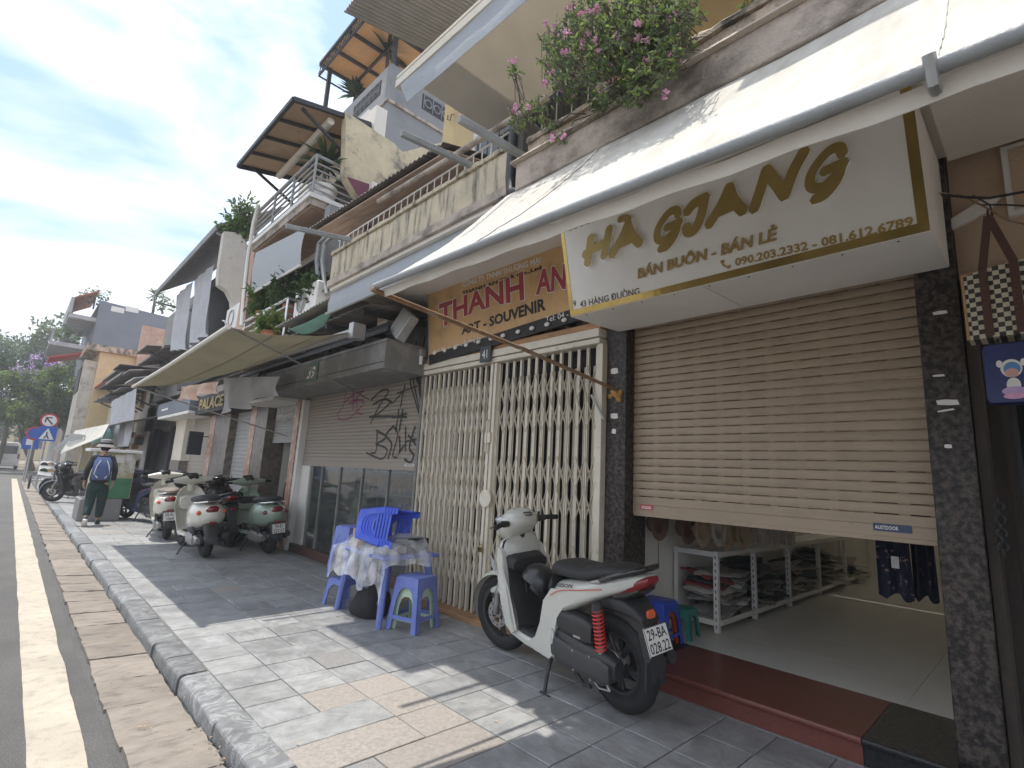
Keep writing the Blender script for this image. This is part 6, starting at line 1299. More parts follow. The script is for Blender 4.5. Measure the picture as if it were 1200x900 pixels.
for k in range(3):
    mb = MB()
    for j in range(4):
        c = rdir(rf_) * .014
        for i in range(5):
            a = i * 2 * pi / 5 + j; d = V((cos(a), sin(a), .35)); d = Euler((rf_.uniform(-1, 1), rf_.uniform(-1, 1), 0)).to_matrix() @ d; leaf(mb, c, d, V((0, 0, 1)), .016, .013)
    bm_.append(mb.mesh('blossom', smooth=False))
for i, p in enumerate(heads[-120:]): o = link('blossom', bm_[i % 3], 'pink', fp, p - fp.location); o.rotation_euler = (rf_.random() * 3, rf_.random() * 3, rf_.random() * 6)
for k, (u, v) in enumerate(((810, 20), (876, 2))):
    p = at(u, v, x=2.2); g = single('weed', foliage([(p, .05)], 40, .03, rf_), 'leafl', ['small weed growing on the parapet beside the shrub', 'tiny weed at the top of the parapet near the frame edge'][k], 'weed', smooth=False)

# ------------------------------------------------------------------ house with the steel balcony
hs = thing('house', 'narrow house with a steel railed balcony, woven blind and tan canopy', 'house', (3.2, 8.8, 3.0))
BX = 2.60; y1b = at(296, 288, x=BX).y; y0b = at(363, 236, x=BX).y; zb = at(330, 262, x=BX).z
part('wall', MB().box(3.40, 3.60, 7.0, y1b + .4, 3.62, 5.76), 'soffit', hs); part('wall', MB().box(3.40, 3.60, 7.16, y1b + .4, 5.84, 7.2), 'soffit', hs); part('storey_band', MB().box(3.37, 3.62, 7.16, y1b + .4, 5.765, 5.835), 'salmon', hs)
fl2 = part('balcony_slab', MB().box(BX, 3.398, y0b, y1b, zb - .06, zb + .05), 'ledge', hs, .006); part('slab_band', MB().box(BX - .03, BX + .02, y0b - .03, y1b + .02, zb + .052, zb + .12).box(BX + .021, 3.39, y0b - .03, y0b + .02, zb + .052, zb + .12), 'white2', hs); part('slab_under', MB().box(BX + .04, 3.39, y0b + .04, y1b - .04, zb - .075, zb - .062), 'salmon', hs)
rl = part('railing', MB().tube([(BX + .02, y1b, zb + .74), (BX + .02, y0b, zb + .74), (3.38, y0b, zb + .74)], .030, 10), 'gpole', hs)
for k in range(5): part('rail', MB().tube([(BX + .02, y1b, zb + .20 + .105 * k), (BX + .02, y0b, zb + .20 + .105 * k), (3.38, y0b, zb + .20 + .105 * k)], .016, 8), 'gpole', rl)
for yy in (y0b, y0b + (y1b - y0b) * .33, y0b + (y1b - y0b) * .66, y1b): part('rail_post', MB().tube([(BX + .02, yy, zb + .1), (BX + .02, yy, zb + .74)], .02, 8), 'gpole', rl)
part('column', MB().box(2.66, 3.39, y1b + .02, y1b + .5, 3.0, zb + .3), 'salmon', hs); part('column', MB().box(2.75, 3.39, 5.75, 6.15, 3.45, 4.3), 'salmon', hs)
part('side_wall', MB().box(2.80, 3.39, y0b - .28, y0b - .10, 3.6, zb - .08), 'greywall', hs)
pp = [at(u, v, x=2.55) for u, v in ((303, 240), (297, 262), (291, 300), (286, 345), (283, 382))]; part('pipe', MB().tube(pp, .035, 8), 'white2', hs)
for dx in (0, 7): part('pipe', MB().tube([at(u + dx, v, x=2.72) for u, v in ((385, 275), (374, 285), (371, 305), (373, 330), (376, 345))], .03, 8), 'gpole', hs)
wn = part('window', MB().box(3.37, 3.41, y0b + .3, y1b - .2, 3.7, 3.76).box(3.37, 3.41, y0b + .3, y1b - .2, 4.92, 4.98), 'iron', hs); part('pane', MB().box(3.385, 3.392, y0b + .3, y1b - .2, 3.765, 4.915), 'darkglass', wn)
for k in range(9): part('grille_bar', MB().tube([(3.35, y0b + .4 + k * .25, 3.72), (3.35, y0b + .4 + k * .25, 4.95)], .01, 5), 'leafd', wn)
wn = part('window', MB().box(3.37, 3.399, y0b + .2, y1b - .3, zb + .15, 6.3), 'iron', hs); part('pane', MB().box(3.36, 3.369, y0b + .35, y1b - .5, zb + .3, 6.2), 'darkglass', wn)
Bq = [at(300, 296, x=2.58), at(359, 266, x=2.58), at(352, 311, x=2.50), at(295, 344, x=2.50)]
bl = thing('bamboo_blind', 'pale woven blind hanging below the steel railed balcony', 'blind', (2.58, 8.5, 4.0)); part('blind', MB().grid(lambda a, b: Bq[0].lerp(Bq[1], a).lerp(Bq[3].lerp(Bq[2], a), b) - V((.03 * sin(pi * b), 0, 0)), 20, 12, (.008, 0, 0)), 'blind', bl); part('batten', MB().tube([Bq[3], Bq[2]], .018, 8), 'white2', bl)
# lower railing, plants, air conditioner
lr_ = [at(287, 378, x=2.6), at(338, 349, x=2.6)]; lz = .5 * (lr_[0].z + lr_[1].z)
lo = part('lower_railing', MB().tube([(2.6, lr_[0].y, lz), (2.6, lr_[1].y, lz), (3.3, lr_[1].y, lz)], .028, 10), 'steel', hs)
for k in (1, 2): part('rail', MB().tube([(2.6, lr_[0].y, lz - .12 * k), (2.6, lr_[1].y, lz - .12 * k), (3.3, lr_[1].y, lz - .12 * k)], .018, 8), 'steel', lo)
for t in (0, .5, 1): part('rail_post', MB().tube([(2.6, lr_[0].y + t * (lr_[1].y - lr_[0].y), lz - .6), (2.6, lr_[0].y + t * (lr_[1].y - lr_[0].y), lz)], .02, 8), 'steel', lo)
part('lower_slab', MB().box(2.55, 3.39, lr_[1].y - .1, y1b, lz - .78, lz - .62), 'ledge', hs)
for u, v, R, m_, lb_ in ((345, 338, .34, 'leafd', 'dark leafy plant behind the lower railing under the blind'), (312, 350, .30, 'leaf', 'green plant behind the lower railing near the salmon column'), (372, 338, .22, 'leafd', 'dark shrub beside the air conditioner'), (318, 380, .17, 'leafl', 'yellow green potted plant outside the lower railing')):
    p = at(u, v, x=2.75 if m_ != 'leafl' else 2.5); g = thing('balcony_plant', lb_, 'plant', (p.x, p.y, p.z - R), 0, 'plants on the balconies'); part('foliage', foliage([(p, R), (p + V((0, R * .8, -.05)), R * .7), (p + V((0, -R * .7, 0)), R * .6)], 700, .10, rf_), m_, g, smooth=False)
    part('pot', MB().lathe([(0, -R - .18), (.10, -R - .18), (.14, -R + .05), (.12, -R + .05), (0, -R + .02)], p, 'z', 12), 'brick', g)
p = at(357, 352, x=2.62); ac = thing('air_conditioner', 'white air conditioner unit standing at the end of the lower railing', 'air conditioner', (p.x, p.y, p.z - .25))
part('casing', MB().box(p.x, p.x + .32, p.y - .38, p.y + .38, p.z - .22, p.z + .22), 'white2', ac, .02); part('fan_grille', MB().torus(.15, .012, (p.x - .008, p.y + .1, p.z), 'x', 22, 6).torus(.09, .008, (p.x - .008, p.y + .1, p.z), 'x', 20, 6).lathe([(0, 0), (.155, .003)], (p.x - .004, p.y + .1, p.z), 'x', 22), 'shutter_g', ac)
# corrugated sheet and turquoise tarp below
A_, B_ = at(322, 384, x=2.40), at(398, 343, x=2.40)
def cs(a, b):
    q = A_.lerp(B_, a); return q + V((.75 * b, 0, .22 * b + .012 * sin(a * (B_ - A_).length * 2 * pi / .09)))
cs_ = thing('sheet_roof', 'small corrugated sheet roof with a turquoise tarp under its edge', 'roof', (2.6, 7, 3.3)); part('metal_sheet', MB().grid(cs, 110, 2, (0, 0, .006)), 'corrg', cs_)
T_ = [at(338, 386, x=2.48), at(392, 360, x=2.48), at(380, 382, x=2.62), at(352, 392, x=2.62)]
part('tarp', MB().grid(lambda a, b: T_[0].lerp(T_[1], a).lerp(T_[3].lerp(T_[2], a), b) - V((0, 0, .03 * sin(pi * a))), 16, 8, (0, 0, .004)), 'turq', cs_)
# canopy over the steel balcony
K = [V((2.10, 9.62, 6.56)), V((2.14, 7.2, 6.60)), V((3.35, 7.2, 6.86)), V((3.35, 9.62, 6.82))]
cn = thing('canopy', 'tan translucent canopy on a dark frame over the steel railed balcony', 'canopy', (2.7, 8.4, 6.5))
part('sheet', MB().grid(lambda a, b: K[0].lerp(K[1], a).lerp(K[3].lerp(K[2], a), b), 8, 6, (0, 0, .01)), 'tancan', cn)
for i in range(4): part('frame_bar', MB().bar(K[i] - V((0, 0, .04)), K[(i + 1) % 4] - V((0, 0, .04)), .05, .07), 'iron', cn)
for t in (.25, .5, .75): part('rafter', MB().bar(K[0].lerp(K[1], t) - V((0, 0, .045)), K[3].lerp(K[2], t) - V((0, 0, .045)), .04, .05), 'iron', cn)
part('brace', MB().bar((2.3, 7.3, 6.56), (3.38, 7.3, 6.0), .04, .04), 'iron', cn); part('brace', MB().bar((2.3, 9.5, 6.54), (3.38, 9.5, 6.0), .04, .04), 'iron', cn)
part('lamp_tube', MB().tube([(2.75, 9.45, 6.56), (2.75, 7.3, 6.60)], .06, 10), 'soffit', cn)
p = at(382, 195, x=2.85); dp = thing('balcony_plant', 'spiky dracaena on the steel railed balcony', 'plant', (p.x, p.y, zb + .05), 0, 'plants on the balconies'); part('foliage', spiky(p, 46, .62, rf_, .028), 'leafd', dp, smooth=False); part('stem', MB().tube([p, (p.x, p.y, zb + .3)], .03, 6), 'bark', dp); part('pot', MB().lathe([(0, 0), (.16, 0), (.22, .32), (.19, .32), (0, .29)], (p.x, p.y, zb + .055), 'z', 16), 'white2', dp)
# stained gable piece above
gb = thing('gable_wall', 'weathered cream end wall rising beside the tan canopy', 'wall', (3.4, 7.1, 5.6))
G_ = [at(u, v, y=7.12) for u, v in ((406, 131), (462, 168), (472, 178), (520, 166), (520, 215), (420, 232), (404, 206))]
part('wall', MB().poly([(g.x, g.z) for g in G_], lambda a, b, d: V((a, 7.12 + .16 * d, b)), 1), mat('gable_plaster', (.60, .52, .36), .9, .15, 4, .5, 60, col2=(.25, .22, .18), s2=3.4, f2=(.53, .66)), gb)
part('skirting', MB().poly([(G_[6].x + .03, G_[6].z - .0), (G_[6].x + .45, G_[6].z + .05), (G_[5].x + .25, G_[5].z + .1), (G_[5].x, G_[5].z)], lambda a, b, d: V((a, 7.11 + .005 * d, b)), 1), mat('plum_paint', (.17, .06, .09), .85, .15, 5, .3, 60), gb)
# tall terrace with the orange pergola
tr = thing('house', 'tall grey rendered terrace house behind, under an orange pergola roof', 'house', (7, 12, 5))
CX, CY = 5.5, 11.0; zt = at(460, 74, y=CY).z; zm = at(456, 118, y=CY).z; zl = 6.0
yF = at(405, 128, x=CX).y + .9
part('wall', MB().box(CX, 10.5, CY, yF, zl, zm - .05), 'greywall', tr); part('band', MB().box(CX - .05, 10.5, CY - .05, yF, zm - .048, zm + .03), 'ledge', tr)
part('parapet', MB().box(CX, 10.5, CY, CY + .18, zm + .032, zt), 'greywall', tr); part('parapet', MB().box(CX, CX + .18, CY + .182, yF, zm + .032, zt), 'whitewall', tr)
bv = part('block_vents', MB().box(CX - .012, CX + .0, CY + .45, CY + 2.0, zm + .40, zm + .85), 'iron', tr)
for k in range(6):
    y_ = CY + .52 + k * .25; part('vent_block', MB().box(CX - .024, CX - .013, y_, y_ + .02, zm + .42, zm + .83).box(CX - .024, CX - .013, y_ + .021, y_ + .2, zm + .60, zm + .63).torus(.075, .012, (CX - .02, y_ + .11, zm + .62), 'x', 14, 6), 'greywall', bv)
bv = part('block_vents', MB().box(CX + 1.0, CX + 4.6, CY - .012, CY, zm + .35, zm + .8), 'iron', tr)
for k in range(12):
    x_ = CX + 1.05 + k * .295; part('vent_block', MB().torus(.11, .02, (x_ + .14, CY - .02, zm + .57), 'y', 14, 6).box(x_ - .012, x_ + .012, CY - .026, CY - .013, zm + .36, zm + .79), 'greywall', bv)
p = at(428, 148, x=5.2); part('small_unit', MB().box(5.1, 5.5, p.y - .3, p.y + .3, p.z - .3, p.z + .3), 'white2', tr, .03)
pg = thing('pergola', 'orange translucent pergola roof with dark scrolled ironwork on the terrace', 'pergola', (5.6, 12, zt))
Q = [at(375, 75, z=13), at(440, -12, z=13), at(560, 80, z=13), at(462, 112, z=13)]; x0, x1 = 4.72, 6.9; y0, y1 = 10.5, 13.95
part('roof_sheet', MB().grid(lambda a, b: (x0 + (x1 - x0) * a, y0 + (y1 - y0) * b, 13.05 + .06 * a), 4, 6, (0, 0, .015)), 'orangecloth', pg)
for y_ in (y0, 11.35, 12.2, 13.1, y1): part('beam', MB().bar((x0, y_, 13.0), (x1, y_, 13.05), .07, .09), 'iron', pg)
for x_ in (x0, (x0 + x1) / 2, x1): part('beam', MB().bar((x_, y0 + .04, 12.99), (x_, y1 - .04, 12.99), .06, .08), 'iron', pg)
part('lower_rim', MB().tube([(x0 + .02, y0, 12.62), (x0 + .02, y1, 12.62), (x1, y1, 12.62)], .03, 6).tube([(x0 + .02, y0, 12.62), (x1, y0, 12.62)], .03, 6), 'iron', pg)
for k in range(13):
    y_ = y0 + .14 + k * .265; part('scroll', MB().torus(.10, .014, (x0 + .02, y_, 12.80), 'x', 12, 5).torus(.05, .012, (x0 + .02, y_ + .12, 12.72), 'x', 10, 5), 'iron', pg)
for k in range(8): part('scroll', MB().torus(.10, .014, (x0 + .18 + k * .265, y0, 12.80), 'y', 12, 5).torus(.05, .012, (x0 + .28 + k * .265, y0, 12.72), 'y', 10, 5), 'iron', pg)
for x_, y_ in ((5.6, 11.1), (5.0, y1 - .1)): part('post', MB().box(x_ - .05, x_ + .05, y_ - .05, y_ + .05, zm, 12.98), 'iron', pg)
for u, v, L_, lb_ in ((455, 62, 1.0, 'big spiky palm lily under the orange pergola'), (418, 112, .7, 'smaller spiky plant at the far corner of the terrace')):
    p = at(u, v, x=5.9); g = thing('terrace_plant', lb_, 'plant', (p.x, p.y, p.z - .8), 0, 'plants on the terrace'); part('foliage', spiky(p, 60, L_, rf_, .045), 'leafd', g, smooth=False); part('stem', MB().tube([p, p - V((0, 0, .9))], .05, 6), 'bark', g)

# ------------------------------------------------------------------ house with the arched fin wall and grey drapes
ha = thing('house', 'old house with a pale arched fin wall, dark roof and long grey drapes', 'house', (3.2, 13.5, 3))
FYa = 11.05
fin = [(263, 271), (281, 273), (293, 291), (287, 330), (281, 381), (272, 381), (273, 366), (272, 352), (266, 340), (256, 333), (256, 320), (259, 298)]
F_ = [at(u, v, y=FYa) for u, v in fin]; part('fin_wall', MB().poly([(p.x, p.z) for p in F_], lambda a, b, d: V((a, FYa + .2 * d, b)), 1), mat('fin_plaster', (.58, .55, .49), .9, .12, 4, .4, 60, col2=(.33, .31, .28), s2=4, f2=(.55, .72)), ha)
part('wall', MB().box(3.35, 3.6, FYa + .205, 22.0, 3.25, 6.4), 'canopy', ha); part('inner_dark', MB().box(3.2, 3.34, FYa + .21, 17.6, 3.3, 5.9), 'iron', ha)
R_ = [V((2.28, 17.5, 5.98)), V((2.28, 11.3, 5.98)), V((3.5, 11.3, 6.9)), V((3.5, 17.5, 6.9))]
part('roof', MB().grid(lambda a, b: R_[0].lerp(R_[1], a).lerp(R_[3].lerp(R_[2], a), b), 12, 6, (0, 0, .06)), 'corr', ha)
part('eave_board', MB().bar((2.27, 11.3, 5.97), (2.27, 17.5, 5.97), .03, .14), 'greywall', ha); part('bracket', MB().tube([(2.3, 17.4, 5.9), (2.3, 17.4, 5.7), (3.2, 17.4, 5.7)], .03, 6), 'galv', ha); part('bracket', MB().tube([(2.3, 11.4, 5.9), (3.0, 11.4, 5.75)], .03, 6), 'galv', ha)
for i, (q, lb_) in enumerate((([(207, 346), (226, 329), (219, 409), (198, 411)], 'far one of the two long grey drapes hanging under the dark roof'), ([(228, 328), (251, 309), (243, 391), (220, 407)], 'near one of the two long grey drapes hanging under the dark roof'))):
    D_ = [at(u, v, x=2.62) for u, v in q]
    single('drape', MB().grid(lambda a, b: D_[0].lerp(D_[1], a).lerp(D_[3].lerp(D_[2], a), b) + V((.05 * sin(a * 16 + 2 * sin(b * 3)) * (.3 + b), 0, 0)), 40, 14, (.008, 0, 0)), 'drape', lb_, 'drape', group='grey drapes under the dark roof')
p = at(271, 373, x=2.7); ac2 = thing('air_conditioner', 'white air conditioner at the foot of the arched fin wall', 'air conditioner', (p.x, p.y, p.z - .3)); part('casing', MB().box(p.x, p.x + .3, p.y - .4, p.y + .4, p.z - .25, p.z + .25), 'white2', ac2, .02); part('fan_grille', MB().torus(.16, .014, (p.x - .006, p.y, p.z), 'x', 20, 6), 'gpole', ac2)
for u, v, R, m_, lb_ in ((276, 262, .32, 'leaf', 'leafy plant on top of the arched fin wall'), (286, 247, .30, 'leafg', 'thin shrub rising above the arched fin wall')):
    p = at(u, v, y=11.2); g = thing('balcony_plant', lb_, 'plant', (p.x, p.y, p.z - R), 0, 'plants on the balconies'); part('foliage', foliage([(p, R), (p + V((.15, .2, .25)), R * .6), (p - V((-.1, 0, .25)), R * .6)], 420, .10, rf_), m_, g, smooth=False); part('stem', MB().tube([p, p - V((0, 0, .6))], .02, 5), 'bark', g)
# grey cloth strip below the tan awning, orange strip beyond it
for q, m_, lb_, cat_ in (([(262, 443), (326, 441), (322, 464), (258, 485)], 'drape', 'pale blue cloth strip hanging below the tan awning', 'cloth'), ([(213, 453), (255, 447), (253, 462), (205, 470)], 'salmon', 'faded orange awning valance beyond the tan awning', 'valance'), ([(131, 470), (160, 455), (150, 524), (124, 524)], 'drape', 'tall grey drape hanging over the pavement beside the kiosk', 'drape')):
    D_ = [at(u, v, x=2.5) for u, v in q]; n_ = 5 if cat_ == 'drape' else 3
    single('hanging_cloth', MB().grid(lambda a, b: D_[0].lerp(D_[1], a).lerp(D_[3].lerp(D_[2], a), b) + V((.07 * sin(a * 5 * n_ + sin(b * 3)) * (.2 + b), 0, .04 * sin(a * 9) * b)), 36, 12, (.008, 0, 0)), m_, lb_, cat_)
# ------------------------------------------------------------------ houses farther up
def old_house(y0, y1, x, h, m, roofm, label, over=.8, eave=None, windows=2):
    o = thing('house', label, 'house', (x + .5, (y0 + y1) / 2, 0)); part('wall', MB().box(x, x + 6, y0 + .01, y1 - .01, 0, h), m, o)
    e = eave or h; rings = []
    part('roof', MB().grid(lambda a, b: (x - over + (over + 2.8) * b, y0 - .1 + (y1 - y0 + .2) * a, e - .12 + 1.15 * b + .03 * sin(a * (y1 - y0) * 2 * pi / .25)), int((y1 - y0) * 10), 3, (0, 0, .08)), roofm, o)
    for k in range(windows):
        yy = y0 + (y1 - y0) * (k + .5) / windows; w_ = part('window', MB().box(x - .05, x - .005, yy - .4, yy + .4, h - 1.35, h - .35), 'wood', o); part('pane', MB().box(x - .056, x - .051, yy - .34, yy + .34, h - 1.29, h - .41), 'darkglass', w_)
    part('shopfront', MB().box(x - .06, x - .012, y0 + .3, y1 - .3, .1, 2.2), 'iron', o)
    part('awning', MB().grid(lambda a, b: (x - 1.5 * b, y0 + .2 + (y1 - y0 - .4) * a, 2.75 - .5 * b), 8, 4, (0, 0, .02)), random.choice(['corr', 'greycloth', 'canvas', 'drape']), o)
    return o
old_house(17.7, 21.9, 3.62, 4.9, 'salmon', 'corr', 'low brown house with a dark tiled eave beyond the grey drapes', .9, 4.6)
old_house(22.0, 26.0, 3.5, 4.6, 'plaster', 'corr', 'low house with stacked dark sheet roofs in the middle of the row', 1.2, 4.2)
old_house(26.1, 31.0, 3.6, 4.9, 'beigewall', 'corr', 'old house with broken dark eaves farther up the row', 1.0, 4.9)
old_house(31.1, 38.5, 3.5, 5.2, 'plaster', 'brick', 'old house with a reddish roof far up the row', .8, 5.0)
hd_ = random.Random(77)
jm = thing('lean_to_roof', 'jumble of dark sagging sheet roofs over the pavement beyond the grey drapes', 'roof', (2.8, 23, 3.6))
for k in range(9):
    yy = 18 + k * 1.3; z_ = 3.6 + hd_.uniform(-.2, 1.2); a0 = hd_.uniform(.05, .35)
    part('sheet', MB().grid(lambda a, b: (2.35 + 1.2 * b, yy + 1.7 * a, z_ + a0 * 1.2 * b + .02 * sin(a * 60)), 40, 2, (0, 0, .03)), hd_.choice(['corr', 'corr', 'corrg', 'iron']), jm)
    part('post', MB().bar((2.5, yy + .3, z_ - .1), (3.5, yy + .3, z_ - .5), .05, .05), 'iron', jm)
# blue grey block with a white balcony
bgq = thing('house', 'tall blind blue grey house wall rising above the old roofs', 'house', (5, 42, 0)); YB = 40
c1, c2, c3 = at(118, 352, y=YB), at(190, 366, y=YB), at(104, 408, y=YB)
part('wall', MB().poly([(c1.x, 0), (c2.x + 4, 0), (c2.x + 4, c1.z - .3), (c1.x, c1.z)], lambda a, b, d: V((a, YB + 10 * d, b)), 1), 'bluegrey', bgq)
for u0, u1 in ((131, 146), (148, 163)): a, b = at(u0, 358, y=YB - .02), at(u1, 362, y=YB - .02); part('sky_slot', MB().box(a.x, b.x, YB - .03, YB - .004, a.z - .35, a.z - .02), 'white2', bgq)
part('balcony', MB().box(c1.x - 1.3, c1.x - .01, YB + .2, YB + 6, c1.z - 1.35, c1.z - 1.1), 'whitewall', bgq); part('balcony_front', MB().box(c1.x - 1.35, c1.x - 1.2, YB + .15, YB + 6, c1.z - 1.09, c1.z - .1), 'whitewall', bgq)
part('roof', MB().grid(lambda a, b: (c1.x - 1.2 + 1.1 * b, YB + .3 + 5 * a, c1.z - .1 + .75 * b + .02 * sin(a * 80)), 60, 2, (0, 0, .06)), 'brick', bgq)
part('lower_balcony', MB().box(c1.x - 1.9, c1.x - .01, YB + .2, YB + 5, c3.z - .1, c3.z + .15), 'whitewall', bgq)
for k in range(12): part('baluster', MB().box(c1.x - 1.85, c1.x - 1.78, YB + .3 + k * .38, YB + .4 + k * .38, c3.z + .152, c3.z + .8), 'whitewall', bgq)
part('balcony_rail', MB().box(c1.x - 1.9, c1.x - 1.74, YB + .25, YB + 5, c3.z + .802, c3.z + .9), 'whitewall', bgq)
yb = thing('house', 'yellow rendered house below the blue grey wall', 'house', (5, 36, 0)); a, b = at(118, 412, y=35.5), at(138, 452, y=35.5)
part('wall', MB().box(a.x, a.x + 6, 35.5, 39.4, 0, a.z), 'yellowwall', yb); part('top_band', MB().box(a.x - .6, a.x + 6, 35.3, 39.4, a.z + .002, a.z + .35), 'moss2', yb)
part('wall', MB().box(a.x - .55, a.x - .01, 36, 39.4, 0, a.z - .5), 'plaster', yb); part('shade_window', MB().box(a.x - .6, a.x - .552, 36.5, 38.8, a.z - 2.2, a.z - .8), 'iron', yb)
part('red_awning', MB().grid(lambda s, t: (a.x - 2.0 + 1.3 * t, 36.5 + 2.5 * s, a.z - .6 + .5 * t), 4, 3, (0, 0, .05)), 'redspring', yb)
part('chimney_wall', MB().box(a.x + 1.6, a.x + 3.0, 35.0, 35.45, a.z - 1, a.z + 1.8), 'salmon', yb)
palm = at(182, 350, y=41); g = thing('palm', 'tiny palm growing on top of the blue grey house', 'palm', palm - V((0, 0, 1.0))); part('foliage', spiky(palm + V((0, 0, .2)), 34, 1.2, rf_, .07, .8), 'leafg', g, smooth=False); part('stem', MB().tube([palm, palm - V((0, 0, 1.4))], .08, 6), 'bark', g)
for u, v, lb_ in ((112, 348, 'wispy shrub on the roof edge of the blue grey house'), (80, 392, 'wispy shrub on the lower balcony of the blue grey house'), (192, 355, 'shrub on the roof behind the far grey drape')):
    p = at(u, v, y=41); g = thing('roof_shrub', lb_, 'shrub', p - V((0, 0, .6)), 0, 'shrubs on far roofs'); part('foliage', foliage([(p, .7)], 160, .22, rf_), 'leafg', g, smooth=False); part('stem', MB().tube([p, p - V((0, 0, .8))], .05, 5), 'bark', g)
# far end of the street: blocks that close the view
for i, (x0, x1, y, h, m_) in enumerate(((-16, -4, 120, 11, 'plaster'), (-3.5, 5, 130, 9, 'yellowwall'), (3.4, 9, 46, 5.5, 'plaster'), (3.5, 9, 62, 6.5, 'beigewall'), (3.5, 9, 80, 7.5, 'whitewall'))):
    o = thing('house', ['pale house beyond the trees at the far left', 'yellowish house closing the far end of the street', 'plain house beyond the yellow one, hidden by trees', 'tan house far up the street behind the trees', 'white house far up the street behind the trees'][i], 'house', ((x0 + x1) / 2, y, 0))
    part('wall', MB().box(x0, x1, y, y + 12, 0, h), m_, o); part('roof', MB().box(x0 - .3, x1 + .3, y - .3, y + 12.3, h + .002, h + .4), 'brick', o)
    for k in range(3):
        for r in range(2): xx = x0 + (x1 - x0) * (k + .5) / 3; w_ = part('window', MB().box(xx - .6, xx + .6, y - .06, y - .005, 2 + r * 3, 3.6 + r * 3), 'wood', o); part('pane', MB().box(xx - .5, xx + .5, y - .07, y - .061, 2.1 + r * 3, 3.5 + r * 3), 'darkglass', w_)
# ------------------------------------------------------------------ trees
def tree(base, top, crown, n, L, m, label, group='street trees', lean=(0, 0), r0=.22, blossom=None, m2=None):
    rr = random.Random(hash(label) % 1000 + 5 if False else len(label) * 7); g = thing('tree', label, 'tree', base, 0, group); b = V(base); tb_ = MB(); tp = V(top)
    tb_.tube([b, b.lerp(tp, .4) + V((.1, 0, 0)), tp], [r0, r0 * .75, r0 * .5], 10)
    for c, R in crown: tb_.tube([b.lerp(tp, .75), tp.lerp(V(c), .5) + rdir(rr) * .2, V(c)], [r0 * .5, r0 * .3, r0 * .1], 6)
    part('trunk', tb_, 'bark', g)
    sub = []
    for c, R in crown:
        for _ in range(7): d = rdir(rr); sub.append((V(c) + V((d.x, d.y, d.z * .8)) * R * rr.uniform(.45, .95), R * rr.uniform(.28, .48)))
    part('crown', foliage(sub, n, L, rr), m, g, smooth=False)
    if m2: part('crown', foliage([(c + V((0, 0, .25 * R)), R) for c, R in sub[::2]], int(n * .7), L, rr), m2, g, smooth=False, label='outer foliage coloured in a brighter, sunlit green')  # brighter leaf colour stands in for light on the outer crown
    if blossom:
        for c, R in sub[::3]: part('blossom_cluster', foliage([(c + V((0, -.3, R * .6)), R * .95)], 240, L * .9, rr), blossom, g, smooth=False)
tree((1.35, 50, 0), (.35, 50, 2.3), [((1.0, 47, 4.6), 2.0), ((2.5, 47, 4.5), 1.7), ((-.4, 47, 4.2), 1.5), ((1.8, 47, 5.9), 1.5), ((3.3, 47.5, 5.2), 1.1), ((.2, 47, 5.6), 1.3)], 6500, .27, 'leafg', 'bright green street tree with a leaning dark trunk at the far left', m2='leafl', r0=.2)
tree((-.6, 56, 0), (-.5, 56, 4.5), [((-.6, 54, 7.2), 2.1), ((-2.2, 54, 7.0), 2.0), ((1.0, 55, 7.6), 1.7), ((2.0, 55, 8.2), 1.2), ((-1.6, 54, 5.0), 1.9), ((.8, 54, 5.4), 1.6)], 5200, .32, 'leafd', 'darker tree with purple blossom clusters at the left edge', blossom='purple')
tree((1.6, 72, 0), (1.4, 72, 7), [((1.2, 72, 11.6), 3.2), ((-1.0, 72, 10.8), 2.6), ((3.3, 72, 12.0), 2.6), ((2.0, 72, 14.4), 2.4), ((4.4, 72, 10.6), 2.2), ((.4, 72, 9), 2.6)], 5600, .45, 'leafg', 'tall grey green tree rising behind the other street trees')
tree((-5, 64, 0), (-5, 64, 4), [((-5, 64, 6.5), 2.6), ((-3, 64, 5.5), 2.2), ((-7, 64, 6), 2.5)], 2600, .40, 'leafd', 'dark tree just outside the left edge of the street')
tree((-2.5, 84, 0), (-2.5, 84, 3), [((-2.5, 84, 4.6), 2.6), ((0, 84, 4.2), 2.4), ((-5.5, 84, 4.8), 2.6), ((2.6, 84, 4.5), 2.2)], 2600, .45, 'leafd', 'low dark tree filling the far end of the street')
# ------------------------------------------------------------------ van
vb = V((-.30, 56.5, -.105)); vn = thing('van', 'white minibus seen from behind at the far left of the street', 'van', vb)
def vbx(nm, x0, x1, y0, y1, z0, z1, m, bevel=.0, par_=vn): return part(nm, MB().box(vb.x + x0, vb.x + x1, vb.y + y0, vb.y + y1, vb.z + z0, vb.z + z1), m, par_, bevel)
part('body', MB().loft([[V((vb.x + x * s, vb.y + y, vb.z + z)) for x, z in ((-.92, .35), (.92, .35), (.94, 1.1), (.84, 1.95), (.7, 2.12), (-.7, 2.12), (-.84, 1.95), (-.94, 1.1))] for y, s in ((0, .94), (.12, 1), (4.2, 1), (4.9, .9))]), 'white', vn, .05)
rw = vbx('rear_window', -.72, .72, -.03, .03, 1.22, 1.82, 'darkglass', .02); vbx('bumper', -.93, .93, -.10, .05, .32, .56, 'white2', .03); vbx('number_plate', -.26, .26, -.045, -.005, .78, .92, 'paper')
for s in (-1, 1): vbx('tail_light', s * .84 - .06, s * .84 + .06, -.02, .06, .85, 1.25, 'tail', .01)
for s in (-1, 1):
    for yy in (.8, 3.9): o = part('wheel', MB().lathe([(0, -.1), (.18, -.1), (.32, -.08), (.33, 0), (.32, .08), (.18, .1), (0, .1)], (vb.x + s * .82, vb.y + yy, vb.z + .33), 'x', 20), 'rubber', vn); part('rim', MB().lathe([(0, s * .102), (.17, s * .104)], (vb.x + s * .82, vb.y + yy, vb.z + .33), 'x', 16), 'galv', o)
